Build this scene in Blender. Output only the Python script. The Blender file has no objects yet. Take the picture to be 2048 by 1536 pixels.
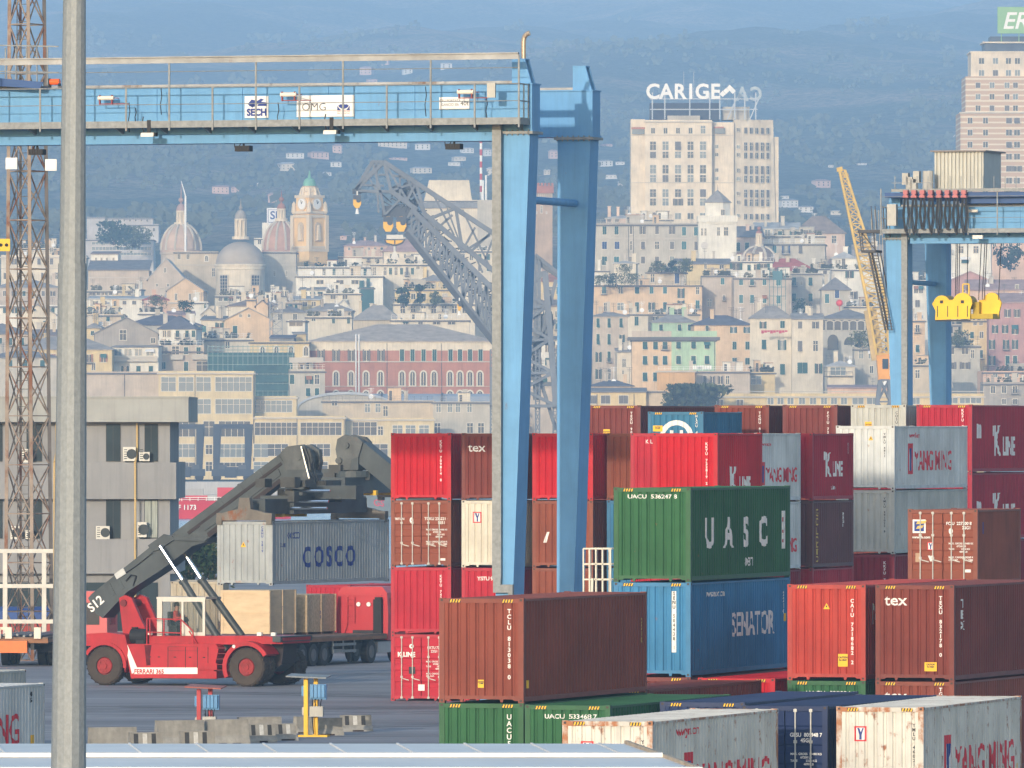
import bpy, bmesh, math, random
from mathutils import Vector, Matrix
R = math.radians
rng = random.Random(7)
sc = bpy.context.scene
COL = sc.collection
F, H, HY, CX = 19700.0, 10.3, 870.0, 1024.0        # focal length in photo pixels, eye height, horizon row, centre column
cam = bpy.data.cameras.new('camera')
cam.sensor_width = 36.0
cam.lens = 36.0 * F / 2048.0
cam.shift_y = (HY - 768.0) / 2048.0
cam.clip_start, cam.clip_end = 2.0, 40000.0
camo = bpy.data.objects.new('camera', cam)
COL.objects.link(camo)
camo.location = (0, 0, H)
camo.rotation_euler = (R(90), 0, 0)
sc.camera = camo
SUN_EL, LX, LY = 12.0, math.sin(R(19)), math.cos(R(19))
w = bpy.data.worlds.new('World')
sc.world = w
w.use_nodes = True
nt = w.node_tree
bg = nt.nodes['Background']
sky = nt.nodes.new('ShaderNodeTexSky')
sky.sky_type = 'NISHITA'
sky.sun_disc = False
sky.sun_elevation = R(SUN_EL)
sky.sun_rotation = math.atan2(-LX, -LY)
sky.air_density, sky.dust_density, sky.ozone_density = 1.0, 1.0, 1.0
nt.links.new(sky.outputs[0], bg.inputs[0])
bg.inputs[1].default_value = 0.15
sun = bpy.data.lights.new('sun', 'SUN')
sun.energy = 2.0
sun.angle = R(0.55)
sun.color = (1.0, 0.87, 0.71)
suno = bpy.data.objects.new('sun', sun)
COL.objects.link(suno)
L = Vector((LX, LY, -math.tan(R(SUN_EL)) * math.hypot(LX, LY)))
suno.rotation_euler = L.to_track_quat('-Z', 'Y').to_euler()
suno.location = (-200, -300, 200)
sc.view_settings.view_transform = 'Standard'
sc.view_settings.look = 'None'
sc.view_settings.exposure = 0.88
sc.view_settings.gamma = 1.0
sc.render.engine = 'CYCLES'
cy = sc.cycles
cy.use_denoising = True
cy.max_bounces, cy.diffuse_bounces, cy.glossy_bounces = 6, 3, 2
cy.transmission_bounces, cy.transparent_max_bounces, cy.volume_bounces = 2, 6, 2
cy.caustics_reflective = cy.caustics_refractive = False
HZC, HZD = (0.36, 0.62, 1.0), 0.00013
def at(px, py, Y):
 """the point at depth Y that the photo shows at (px, py)"""
 return Vector(((px - CX) * Y / F, Y, H + (HY - py) * Y / F))
def tag(o, label=None, cat=None, group=None, kind=None):
 if label: o['label'] = label
 if cat: o['category'] = cat
 if group: o['group'] = group
 if kind: o['kind'] = kind
 return o
def empty(name, loc, rz=0.0, label=None, cat=None, group=None):
 o = bpy.data.objects.new(name, None)
 COL.objects.link(o)
 o.location = loc
 o.rotation_euler = (0, 0, rz)
 o.empty_display_size = 0.5
 return tag(o, label, cat, group)
def lin(c):
 c = c / 255.0
 return c / 12.92 if c <= 0.04045 else ((c + 0.055) / 1.055) ** 2.4
def S(r, g, b, k=1.0):
 return (min(0.85, lin(r) * k), min(0.85, lin(g) * k), min(0.85, lin(b) * k))
_mats = {}
def mat(name, rgb, rough=0.65, var=0.12, scale=1.5, metal=0.0, rust=0.0, rcol=(0.20, 0.075, 0.03), rscale=3.0,
  streak=0.0, bump=0.0, bscale=8.0, spec=0.3, stretch=(1, 1, 1), detail=4.0):
 key = (name, rgb)
 if key in _mats: return _mats[key]
 m = bpy.data.materials.new(name)
 m.use_nodes = True
 n, l = m.node_tree.nodes, m.node_tree.links
 b = n['Principled BSDF']
 b.inputs['Roughness'].default_value = rough
 b.inputs['Metallic'].default_value = metal
 b.inputs['Specular IOR Level'].default_value = spec
 tc = n.new('ShaderNodeTexCoord')
 mp = n.new('ShaderNodeMapping')
 mp.inputs['Scale'].default_value = stretch
 l.new(tc.outputs['Object'], mp.inputs['Vector'])
 nz = n.new('ShaderNodeTexNoise')
 nz.inputs['Scale'].default_value = scale
 nz.inputs['Detail'].default_value = detail
 nz.inputs['Roughness'].default_value = 0.62
 l.new(mp.outputs[0], nz.inputs['Vector'])
 mr = n.new('ShaderNodeMapRange')
 mr.inputs['From Min'].default_value, mr.inputs['From Max'].default_value = 0.3, 0.7
 mr.inputs['To Min'].default_value, mr.inputs['To Max'].default_value = 1 - var, 1 + var
 l.new(nz.outputs['Fac'], mr.inputs['Value'])
 mx = n.new('ShaderNodeVectorMath')
 mx.operation = 'SCALE'
 mx.inputs[0].default_value = rgb[:3]
 l.new(mr.outputs[0], mx.inputs['Scale'])
 out = mx.outputs[0]
 def overlay(src, vec_scale, sc_, lo, hi, col, amt):
  m2 = n.new('ShaderNodeMapping')
  m2.inputs['Scale'].default_value = vec_scale
  l.new(tc.outputs['Object'], m2.inputs['Vector'])
  z = n.new('ShaderNodeTexNoise')
  z.inputs['Scale'].default_value = sc_
  z.inputs['Detail'].default_value = 5.0
  z.inputs['Roughness'].default_value = 0.7
  l.new(m2.outputs[0], z.inputs['Vector'])
  r = n.new('ShaderNodeMapRange')
  r.inputs['From Min'].default_value, r.inputs['From Max'].default_value = lo, hi
  r.inputs['To Max'].default_value = amt
  l.new(z.outputs['Fac'], r.inputs['Value'])
  x = n.new('ShaderNodeMix')
  x.data_type = 'RGBA'
  l.new(r.outputs[0], x.inputs[0])
  l.new(src, x.inputs[6])
  x.inputs[7].default_value = (*col, 1)
  return x.outputs[2]
 if streak: out = overlay(out, (1.3, 1.3, 0.09), 2.2, 0.48, 0.75, tuple(c * 0.45 + 0.01 for c in rgb[:3]), streak)
 if rust: out = overlay(out, (1, 1, 0.55), rscale, 0.70 - 0.28 * rust, 0.80 - 0.26 * rust, rcol, 0.95)
 l.new(out, b.inputs['Base Color'])
 if bump:
  z = n.new('ShaderNodeTexNoise')
  z.inputs['Scale'].default_value = bscale
  z.inputs['Detail'].default_value = 6.0
  l.new(mp.outputs[0], z.inputs['Vector'])
  bp = n.new('ShaderNodeBump')
  bp.inputs['Strength'].default_value = bump
  bp.inputs['Distance'].default_value = 0.1
  l.new(z.outputs['Fac'], bp.inputs['Height'])
  l.new(bp.outputs[0], b.inputs['Normal'])
 _mats[key] = m
 return m
class MB:
 """collects faces, then links them as one mesh object"""
 def __init__(s): s.v, s.f, s.m = [], [], []
 def add(s, vs, fs, mi=0):
  o = len(s.v)
  s.v += [tuple(v) for v in vs]
  s.f += [tuple(i + o for i in f) for f in fs]
  s.m += [mi] * len(fs)
  return s
 def hexa(s, p, mi=0):
  return s.add(p, [(0, 3, 2, 1), (4, 5, 6, 7), (0, 1, 5, 4), (1, 2, 6, 5), (2, 3, 7, 6), (3, 0, 4, 7)], mi)
 def box(s, x0, x1, y0, y1, z0, z1, mi=0):
  return s.hexa([(x0, y0, z0), (x1, y0, z0), (x1, y1, z0), (x0, y1, z0), (x0, y0, z1), (x1, y0, z1), (x1, y1, z1), (x0, y1, z1)], mi)
 def quad(s, a, b, c, d, mi=0): return s.add([a, b, c, d], [(0, 1, 2, 3)], mi)
 def bar(s, p0, p1, wd, ht=None, mi=0, up=(0, 0, 1)):
  p0, p1 = Vector(p0), Vector(p1)
  ht = ht or wd
  d = (p1 - p0).normalized()
  u = Vector(up)
  if abs(d.dot(u)) > 0.98: u = Vector((0, 1, 0))
  a = d.cross(u).normalized()
  c = a.cross(d).normalized()
  q = lambda p, i, j: p + a * (i * wd / 2) + c * (j * ht / 2)
  return s.hexa([q(p0, -1, -1), q(p0, 1, -1), q(p1, 1, -1), q(p1, -1, -1), q(p0, -1, 1), q(p0, 1, 1), q(p1, 1, 1), q(p1, -1, 1)], mi)
 def cyl(s, p0, p1, r0, r1=None, n=10, mi=0, cap=True):
  r1 = r0 if r1 is None else r1
  p0, p1 = Vector(p0), Vector(p1)
  d = (p1 - p0).normalized()
  u = Vector((0, 0, 1)) if abs(d.z) < 0.9 else Vector((0, 1, 0))
  a = d.cross(u).normalized()
  c = a.cross(d)
  vs = []
  for p, r in ((p0, r0), (p1, r1)):
   for k in range(n):
    t = 2 * math.pi * k / n
    vs.append(p + a * (r * math.cos(t)) + c * (r * math.sin(t)))
  fs = [(k, (k + 1) % n, n + (k + 1) % n, n + k) for k in range(n)]
  if cap: fs += [tuple(range(n - 1, -1, -1)), tuple(range(n, 2 * n))]
  return s.add(vs, fs, mi)
 def tube(s, pts, r, n=6, mi=0):
  for a, b in zip(pts[:-1], pts[1:]):
   if (Vector(a) - Vector(b)).length > 1e-5: s.cyl(a, b, r, r, n, mi)
  return s
 def prism(s, poly, ax, a0, a1, mi=0):
  """polygon in the plane across axis ax ('x': (y,z), 'y': (x,z), 'z': (x,y)) carried from a0 to a1"""
  mk = {'x': lambda u, v, t: (t, u, v), 'y': lambda u, v, t: (u, t, v), 'z': lambda u, v, t: (u, v, t)}[ax]
  n = len(poly)
  vs = [mk(u, v, a0) for u, v in poly] + [mk(u, v, a1) for u, v in poly]
  fs = [tuple(range(n)), tuple(range(2 * n - 1, n - 1, -1))] + [(k, (k + 1) % n, n + (k + 1) % n, n + k) for k in range(n)]
  return s.add(vs, fs, mi)
 def lathe(s, prof, n=24, c=(0, 0, 0), mi=0, rot=0.0):
  vs = []
  for r, z in prof:
   for k in range(n):
    t = 2 * math.pi * k / n + rot
    vs.append((c[0] + r * math.cos(t), c[1] + r * math.sin(t), c[2] + z))
  fs = []
  for i in range(len(prof) - 1):
   for k in range(n):
    fs.append((i * n + k, i * n + (k + 1) % n, (i + 1) * n + (k + 1) % n, (i + 1) * n + k))
  return s.add(vs, fs, mi)
 def ball(s, c, r, n=10, mi=0, sq=1.0):
  return s.lathe([(r * math.sin(math.pi * i / n) + 1e-4, -r * sq * math.cos(math.pi * i / n)) for i in range(n + 1)], n + 2, c, mi)
 def build(s, name, mats, parent=None, loc=None, smooth=False, fix=False):
  me = bpy.data.meshes.new(name)
  me.from_pydata(s.v, [], s.f)
  if not isinstance(mats, (list, tuple)): mats = [mats]
  for m in mats: me.materials.append(m)
  if len(mats) > 1:
   for p, i in zip(me.polygons, s.m): p.material_index = i
  b = bmesh.new()
  b.from_mesh(me)
  bmesh.ops.recalc_face_normals(b, faces=b.faces)
  b.to_mesh(me)
  b.free()
  if smooth:
   for p in me.polygons: p.use_smooth = True
  o = bpy.data.objects.new(name, me)
  COL.objects.link(o)
  if parent: o.parent = parent
  if loc is not None: o.location = loc
  return o
def lattice(mb, bot, top, n, rl, rb, mi=0, nb=None):
 """legs from bot[i] to top[i] with cross bracing on every side, n bays"""
 k = len(bot)
 bot, top = [Vector(p) for p in bot], [Vector(p) for p in top]
 P = [[bot[i].lerp(top[i], j / n) for i in range(k)] for j in range(n + 1)]
 if rl:
  for i in range(k): mb.bar(bot[i], top[i], rl, rl, mi)
 for j in range(n):
  for i in range(k):
   a, b = i, (i + 1) % k
   mb.bar(P[j][a], P[j + 1][b], rb, rb, mi)
   mb.bar(P[j][b], P[j + 1][a], rb, rb, mi)
   mb.bar(P[j][a], P[j][b], rb, rb, mi)
 for i in range(k): mb.bar(P[n][i], P[n][(i + 1) % k], rb, rb, mi)
_txt = {}
def text_geo(s, size, bold=0.0, line=1.0, align='CENTER', shear=0.0):
 key = (s, size, bold, line, align, shear)
 if key not in _txt:
  c = bpy.data.curves.new('lettering', 'FONT')
  c.body, c.size, c.offset, c.space_line, c.align_x, c.shear = s, size, bold, line, align, shear
  c.resolution_u = 3
  o = bpy.data.objects.new('lettering', c)
  me = bpy.data.meshes.new_from_object(o)
  _txt[key] = ([(v.co.x, v.co.y) for v in me.vertices], [tuple(p.vertices) for p in me.polygons])
  bpy.data.objects.remove(o)
  bpy.data.curves.remove(c)
  bpy.data.meshes.remove(me)
 return _txt[key]
def geo_put(mb, geo, place, cuts=None, squeeze=1.0, mi=0):
 """lay flat (u, v) geometry onto a surface: place(u, v) gives the 3-D point; cuts = u values where the surface bends"""
 vs, fs = geo
 vs = [(u * squeeze, v) for u, v in vs]
 if cuts:
  b = bmesh.new()
  bv = [b.verts.new((u, v, 0)) for u, v in vs]
  for f in fs:
   try: b.faces.new([bv[i] for i in f])
   except ValueError: pass
  u0, u1 = min(v[0] for v in vs), max(v[0] for v in vs)
  for c in cuts:
   if u0 < c < u1:
    bmesh.ops.bisect_plane(b, geom=b.verts[:] + b.edges[:] + b.faces[:], plane_co=(c, 0, 0), plane_no=(1, 0, 0))
  b.verts.index_update()
  vs = [(v.co.x, v.co.y) for v in b.verts]
  fs = [tuple(v.index for v in f.verts) for f in b.faces]
  b.free()
 mb.add([place(u, v) for u, v in vs], fs, mi)
WHITE = mat('white_paint', (0.78, 0.77, 0.74), 0.5, 0.05)
BLACK = mat('black_rubber', (0.018, 0.018, 0.02), 0.7, 0.2)
YELLOW = mat('yellow_paint', (0.72, 0.46, 0.03), 0.5, 0.06)
GALV = mat('galvanised_steel', (0.22, 0.235, 0.24), 0.55, 0.22, 6.0, 0.1, streak=0.35, rust=0.1, rscale=2.0)
def zt(X, Y):
 P = [(1900, .9), (2130, .9), (2200, 3), (2400, 12), (2600, 21), (2800, 31), (3000, 43), (3200, 58), (3500, 80),
      (4500, 122), (6500, 240), (8500, 372), (10500, 500), (12600, 650)]
 if Y <= P[0][0]: return P[0][1]
 z = P[-1][1]
 for (a, za), (b, zb) in zip(P[:-1], P[1:]):
  if a <= Y <= b:
   z = za + (zb - za) * (Y - a) / (b - a)
   break
 k = max(0.0, min(1.0, (Y - 3350) / 4500.0))
 r = 6 * math.sin(X / 143.0 + Y / 520.0) + 7 * math.sin(X / 61.0 - Y / 333.0 + 1.3) + 2.5 * math.sin(X / 27.0 + Y / 160.0) + 16 * math.sin(X / 390.0 - Y / 900.0 + 2)
 r += 1.2 * math.sin(X / 9.0 + 2 * math.sin(Y / 70.0)) + 1.5 * math.sin(Y / 47.0 + X / 40.0)
 return z + k * r
def ground_mat(name, rgb, var, sc1, rough=0.85, extra=None):
 return mat(name, rgb, rough, var, sc1, bump=0.25, bscale=6.0)
asph = mat('asphalt', (0.255, 0.25, 0.26), 0.80, 0.34, 0.22, rust=.16, rcol=(.06, .06, .065), rscale=.5, bump=0.35, bscale=3.0, stretch=(0.12, 1, 1), detail=9.0, spec=0.35)
g = MB()
g.box(-2500, 2500, -300, 760, -6, 0)
tag(g.build('yard_ground', asph), kind='structure')
lm = MB()
for (xa, ya, xb, yb, wd) in ((-24, 352, 12, 340.5, .14), (-26, 371, 14, 358.5, .12), (-16, 336, 6, 329, .12)):
 d = Vector((xb - xa, yb - ya, 0)).normalized()
 nn = Vector((-d.y, d.x, 0)) * wd
 a, b = Vector((xa, ya, .004)), Vector((xb, yb, .004))
 lm.quad(a - nn, b - nn, b + nn, a + nn)
tag(lm.build('road_marking', mat('worn_line_paint', (0.34, 0.34, 0.35), 0.8, 0.4, 1.5)), kind='structure')
tmk = MB()
tr_ = random.Random(12)
for k in range(26):
 x0, y0, a0, cv, ln = tr_.uniform(-26, 2), tr_.uniform(335, 425), tr_.uniform(-.5, .5), tr_.uniform(-.012, .012), tr_.uniform(12, 34)
 for off in (0, 1.9):
  pts = []
  for j in range(19):
   t = ln * j / 18
   a = a0 + cv * t
   pts.append((x0 + t * math.cos(a) - off * math.sin(a), y0 + t * math.sin(a) + off * math.cos(a), math.sin(a), math.cos(a)))
  for (xa, ya, sa, ca), (xb, yb, sb, cb) in zip(pts[:-1], pts[1:]):
   w2 = .16
   tmk.quad((xa + sa * w2, ya - ca * w2, .0035 + k * 1e-4), (xb + sb * w2, yb - cb * w2, .0035 + k * 1e-4), (xb - sb * w2, yb + cb * w2, .0035 + k * 1e-4), (xa - sa * w2, ya + ca * w2, .0035 + k * 1e-4), k % 3 == 0)
tag(tmk.build('road_tyre_marks', [mat('dark_tyre_mark', (.15, .148, .152), .8, .3, .8), mat('pale_scrape_mark', (.33, .325, .33), .8, .3, .8)]), kind='structure')
wm = mat('harbour_water', (0.10, 0.17, 0.25), 0.25, 0.25, 0.05, bump=0.6, bscale=0.7, spec=0.5, stretch=(1, 0.25, 1))
wt = MB()
wt.add([(-9000, 760.2, -2), (9000, 760.2, -2), (9000, 1960, -2), (-9000, 1960, -2)], [(0, 1, 2, 3)])
tag(wt.build('water', wm), kind='structure')
qm = mat('quay_concrete', (0.42, 0.41, 0.39), 0.85, 0.15, 0.08, streak=0.3)
qb = MB()
qb.box(-9000, 9000, 1960, 1972, -6, 1.0)
tag(qb.build('quay_wall', qm), kind='structure')
tm = bpy.data.materials.new('hillside')
tm.use_nodes = True
n, l = tm.node_tree.nodes, tm.node_tree.links
bs = n['Principled BSDF']
bs.inputs['Roughness'].default_value = 0.95
bs.inputs['Specular IOR Level'].default_value = 0.05
tc = n.new('ShaderNodeTexCoord')
def nz(sc_, det, st=(1, 1, 1)):
 mp = n.new('ShaderNodeMapping')
 mp.inputs['Scale'].default_value = st
 l.new(tc.outputs['Object'], mp.inputs['Vector'])
 z = n.new('ShaderNodeTexNoise')
 z.inputs['Scale'].default_value = sc_
 z.inputs['Detail'].default_value = det
 z.inputs['Roughness'].default_value = 0.6
 l.new(mp.outputs[0], z.inputs['Vector'])
 return z.outputs['Fac']
cr = n.new('ShaderNodeValToRGB')
e = cr.color_ramp.elements
e[0].position, e[0].color = 0.34, (0.056, 0.070, 0.060, 1)
e[1].position, e[1].color = 0.64, (0.23, 0.185, 0.13, 1)
k = e.new(0.49)
k.color = (0.080, 0.092, 0.070, 1)
l.new(nz(0.0055, 10, (1, 0.5, 1)), cr.inputs[0])
cr2 = n.new('ShaderNodeValToRGB')
e = cr2.color_ramp.elements
e[0].position, e[0].color = 0.38, (0.58, 0.62, 0.62, 1)
e[1].position, e[1].color = 0.62, (1.4, 1.36, 1.3, 1)
l.new(nz(0.20, 5, (1, 0.4, 1)), cr2.inputs[0])
mx = n.new('ShaderNodeMix')
mx.data_type, mx.blend_type = 'RGBA', 'MULTIPLY'
mx.inputs[0].default_value = 1.0
l.new(cr.outputs[0], mx.inputs[6])
l.new(cr2.outputs[0], mx.inputs[7])
l.new(mx.outputs[2], bs.inputs['Base Color'])
bp = n.new('ShaderNodeBump')
bp.inputs['Strength'].default_value = 0.8
bp.inputs['Distance'].default_value = 6.0
l.new(nz(0.16, 6), bp.inputs['Height'])
l.new(bp.outputs[0], bs.inputs['Normal'])
ys = [1972, 2050, 2130, 2200] + list(range(2300, 3300, 100)) + list(range(3300, 9000, 45)) + list(range(9000, 12601, 60))
xs = [-6000, -4000, -2500, -1600, -1100] + list(range(-800, 801, 14)) + [1100, 1600, 2500, 4000, 6000]
tv, tf = [], []
for y in ys:
 for x in xs: tv.append((x, y, zt(x, y)))
nx = len(xs)
for j in range(len(ys) - 1):
 for i in range(nx - 1): tf.append((j * nx + i, j * nx + i + 1, (j + 1) * nx + i + 1, (j + 1) * nx + i))
t = MB()
t.add(tv, tf)
tag(t.build('hills', tm, smooth=True), kind='structure')
from mathutils.bvhtree import BVHTree
HILL = BVHTree.FromPolygons([Vector(v) for v in tv], tf)
TH, THC = 17.7, 17.0
def corr(u0, u1, pitch, flat, slope, inner, depth):
 """corrugation profile: list of (u, depth)"""
 pts, u = [(u0, 0.0)], u0 + (((u1 - u0) % pitch) + flat) / 2
 while u + 2 * slope + inner < u1 - 0.01:
  pts += [(u, 0.0), (u + slope, depth), (u + slope + inner, depth), (u + 2 * slope + inner, 0.0)]
  u += pitch
 pts.append((u1, 0.0))
 return pts
def cdepth(prof, u):
 for (a, da), (b, db) in zip(prof[:-1], prof[1:]):
  if a <= u <= b: return da if b - a < 1e-6 else da + (db - da) * (u - a) / (b - a)
 return 0.0
W8 = 2.438
ENDP = corr(-2.295, -0.143, 0.262, 0.150, 0.030, 0.052, 0.045)
SIDEP = {Lc: corr(0.14, Lc - 0.14, 0.278, 0.105, 0.036, 0.101, 0.036) for Lc in (6.058, 12.192)}
HOLE_DARK = mat('dark_hole_fill', (0.05, 0.035, 0.03), 0.6, 0.3)  # dark colour of flat plates that stand in for shade inside holes
BAR = mat('galvanised_bar', (0.50, 0.49, 0.45), 0.45, 0.15, 3.0)
TXW = mat('white_lettering', (0.74, 0.73, 0.70), 0.6, 0.12, 5.0)
TXR = mat('red_lettering', (0.62, 0.03, 0.045), 0.6, 0.12, 5.0)
TXB = mat('blue_lettering', (0.02, 0.045, 0.22), 0.6, 0.12, 5.0)
TXK = mat('dark_lettering', (0.03, 0.03, 0.035), 0.6, 0.1, 5.0)
TXY = mat('yellow_lettering', (0.60, 0.42, 0.10), 0.6, 0.1, 5.0)
LBY = mat('yellow_sticker', (0.78, 0.45, 0.02), 0.5, 0.05)
PAINT = {
 'brown': ((0.225, 0.058, 0.036), .04), 'brown2': ((0.185, 0.042, 0.030), .03), 'maroon': ((0.175, 0.042, 0.036), .05), 'rustbrown': ((0.24, 0.068, 0.038), .08),
 'red': ((0.50, 0.012, 0.020), .02), 'pink': ((0.44, 0.024, 0.040), .05), 'orange': ((0.42, 0.052, 0.036), .02), 'kline': ((0.37, 0.016, 0.032), .03),
 'deepred': ((0.22, 0.011, 0.022), .03), 'green': ((0.032, 0.115, 0.046), .06), 'blue': ((0.05, 0.20, 0.38), .10), 'hblue': ((0.045, 0.17, 0.29), .05),
 'navy': ((0.028, 0.045, 0.115), .05), 'navy2': ((0.016, 0.03, 0.09), .06), 'white': ((0.62, 0.60, 0.54), .34), 'whiteclean': ((0.58, 0.60, 0.59), .12), 'grey': ((0.45, 0.46, 0.43), .14),
 'greycos': ((0.36, 0.39, 0.40), .16), 'cream': ((0.64, 0.60, 0.50), .05), 'purple': ((0.13, 0.05, 0.05), .06), 'beige': ((0.46, 0.40, 0.30), .08)}
def paint(c):
 rgb, ru = PAINT[c]
 return mat('container_paint_' + c, rgb, 0.62, 0.22, 0.45, rust=ru * 1.25, rscale=3.2, rcol=(0.28, 0.10, 0.04), streak=0.42, spec=0.12, detail=9.0, bump=0.12, bscale=2.5)
def frame_paint(c):
 rgb, ru = PAINT[c]
 return mat('container_frame_' + c, tuple(x * 0.9 for x in rgb), 0.6, 0.16, 1.3, rust=min(1.0, ru * 2.6), rscale=1.6, rcol=(0.34, 0.12, 0.035), streak=0.35)
_cm = {}
def cmesh(key, fn):
 if key not in _cm: _cm[key] = fn()
 return _cm[key].copy() if False else _cm[key]
def part_from(me, name, parent, mats, loc=None):
 o = bpy.data.objects.new(name, me)
 COL.objects.link(o)
 o.parent = parent
 if loc is not None: o.location = loc
 for i, m in enumerate(mats if isinstance(mats, (list, tuple)) else [mats]):
  if i < len(o.material_slots):
   o.material_slots[i].link = 'OBJECT'
   o.material_slots[i].material = m
 return o
def meshonly(mb, nslots=1):
 o = mb.build('tmp', [BLACK] * nslots)
 me = o.data
 bpy.data.objects.remove(o)
 return me
def m_frame(Lc, h):
 b = MB()
 for x in (-W8, -0.15):
  for y in (0, Lc - .13): b.box(x, x + .15, y, y + .13, .10, h - .10)
 for y in (0.0, Lc - .10):
  b.box(-W8 + .15, -.15, y, y + .10, h - .14, h - .015)
  b.box(-W8 + .15, -.15, y + .012, y + .10, .10, .20)
  for x in (-W8 + .56, -.72):
   b.prism([(x, .20), (x + .16, .20), (x + .11, .02), (x + .05, .02)], 'y', y + .015, y + .08)
  for sx in (-1, 1):
   xa = -W8 / 2 + sx * (W8 / 2 - .15)
   b.prism([(xa, .20), (xa, .06), (xa - sx * .12, .06), (xa - sx * .34, .20)], 'y', y + .015, y + .08)
 for x in (-W8, -.07):
  b.box(x, x + .07, .13, Lc - .13, h - .09, h - .03)
  b.box(x + (.0 if x < -1 else .012), x + (.058 if x < -1 else .07), .13, Lc - .13, .04, .17)
 b.box(-W8 + .06, -.06, .10, Lc - .10, .10, .14)
 return meshonly(b)
def m_cast():
 b = MB()
 b.box(-.08, .08, -.083, .083, 0, .118)
 b.box(-.035, .035, -.0865, -.083, .03, .09, 1)
 b.box(.0805, .084, -.035, .035, .03, .09, 1)
 b.box(-.084, -.0805, -.035, .035, .03, .09, 1)
 return meshonly(b, 2)
def m_end(h):
 b = MB()
 for (u0, d0), (u1, d1) in zip(ENDP[:-1], ENDP[1:]):
  b.quad((u0, .022 + d0, .19), (u1, .022 + d1, .19), (u1, .022 + d1, h - .13), (u0, .022 + d0, h - .13))
 return meshonly(b)
def m_side(Lc, h, sgn):
 b = MB()
 x0 = -.014 if sgn > 0 else -W8 + .014
 for (u0, d0), (u1, d1) in zip(SIDEP[Lc][:-1], SIDEP[Lc][1:]):
  b.quad((x0 - sgn * d0, u0, .16), (x0 - sgn * d1, u1, .16), (x0 - sgn * d1, u1, h - .08), (x0 - sgn * d0, u0, h - .08))
 return meshonly(b)
def m_roof(Lc, h):
 b = MB()
 p = corr(.10, Lc - .10, 0.42, .2, .03, .16, .02)
 for (u0, d0), (u1, d1) in zip(p[:-1], p[1:]):
  b.quad((-W8 + .02, u0, h - .022 - d0), (-.02, u0, h - .022 - d0), (-.02, u1, h - .022 - d1), (-W8 + .02, u1, h - .022 - d1))
 return meshonly(b)
def m_door(h):
 b = MB()
 z0, z1 = .18, h - .15
 pr = [(.03, z0)]
 n = 5
 st = (z1 - z0) / n
 for k in range(1, n):
  zc = z0 + k * st
  pr += [(.03, zc - .13), (.06, zc - .08), (.06, zc + .08), (.03, zc + .13)] if k % 1 == 0 else []
 pr += [(.03, z1), (.09, z1), (.09, z0)]
 b.prism(pr, 'x', -.53, .53)
 return meshonly(b)
def m_lock(h):
 b = MB()
 b.cyl((0, -.005, .10), (0, -.005, h - .08), .021, n=8)
 for z in (.13, h * .36, h * .66, h - .13): b.box(-.045, .045, -.02, .03, z - .04, z + .04)
 b.bar((0, -.03, h * .34), (.30, -.03, h * .31), .03)
 return meshonly(b)
CODES = '0123456789'
def end_pt(u, v, off=.006):
 x = u - W8
 return (x, .022 + cdepth(ENDP, x) - off, v)
def side_pt(Lc):
 pr = SIDEP[Lc]
 return lambda u, v, off=.006: (-.014 - cdepth(pr, u) + off, u, v)
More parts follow.
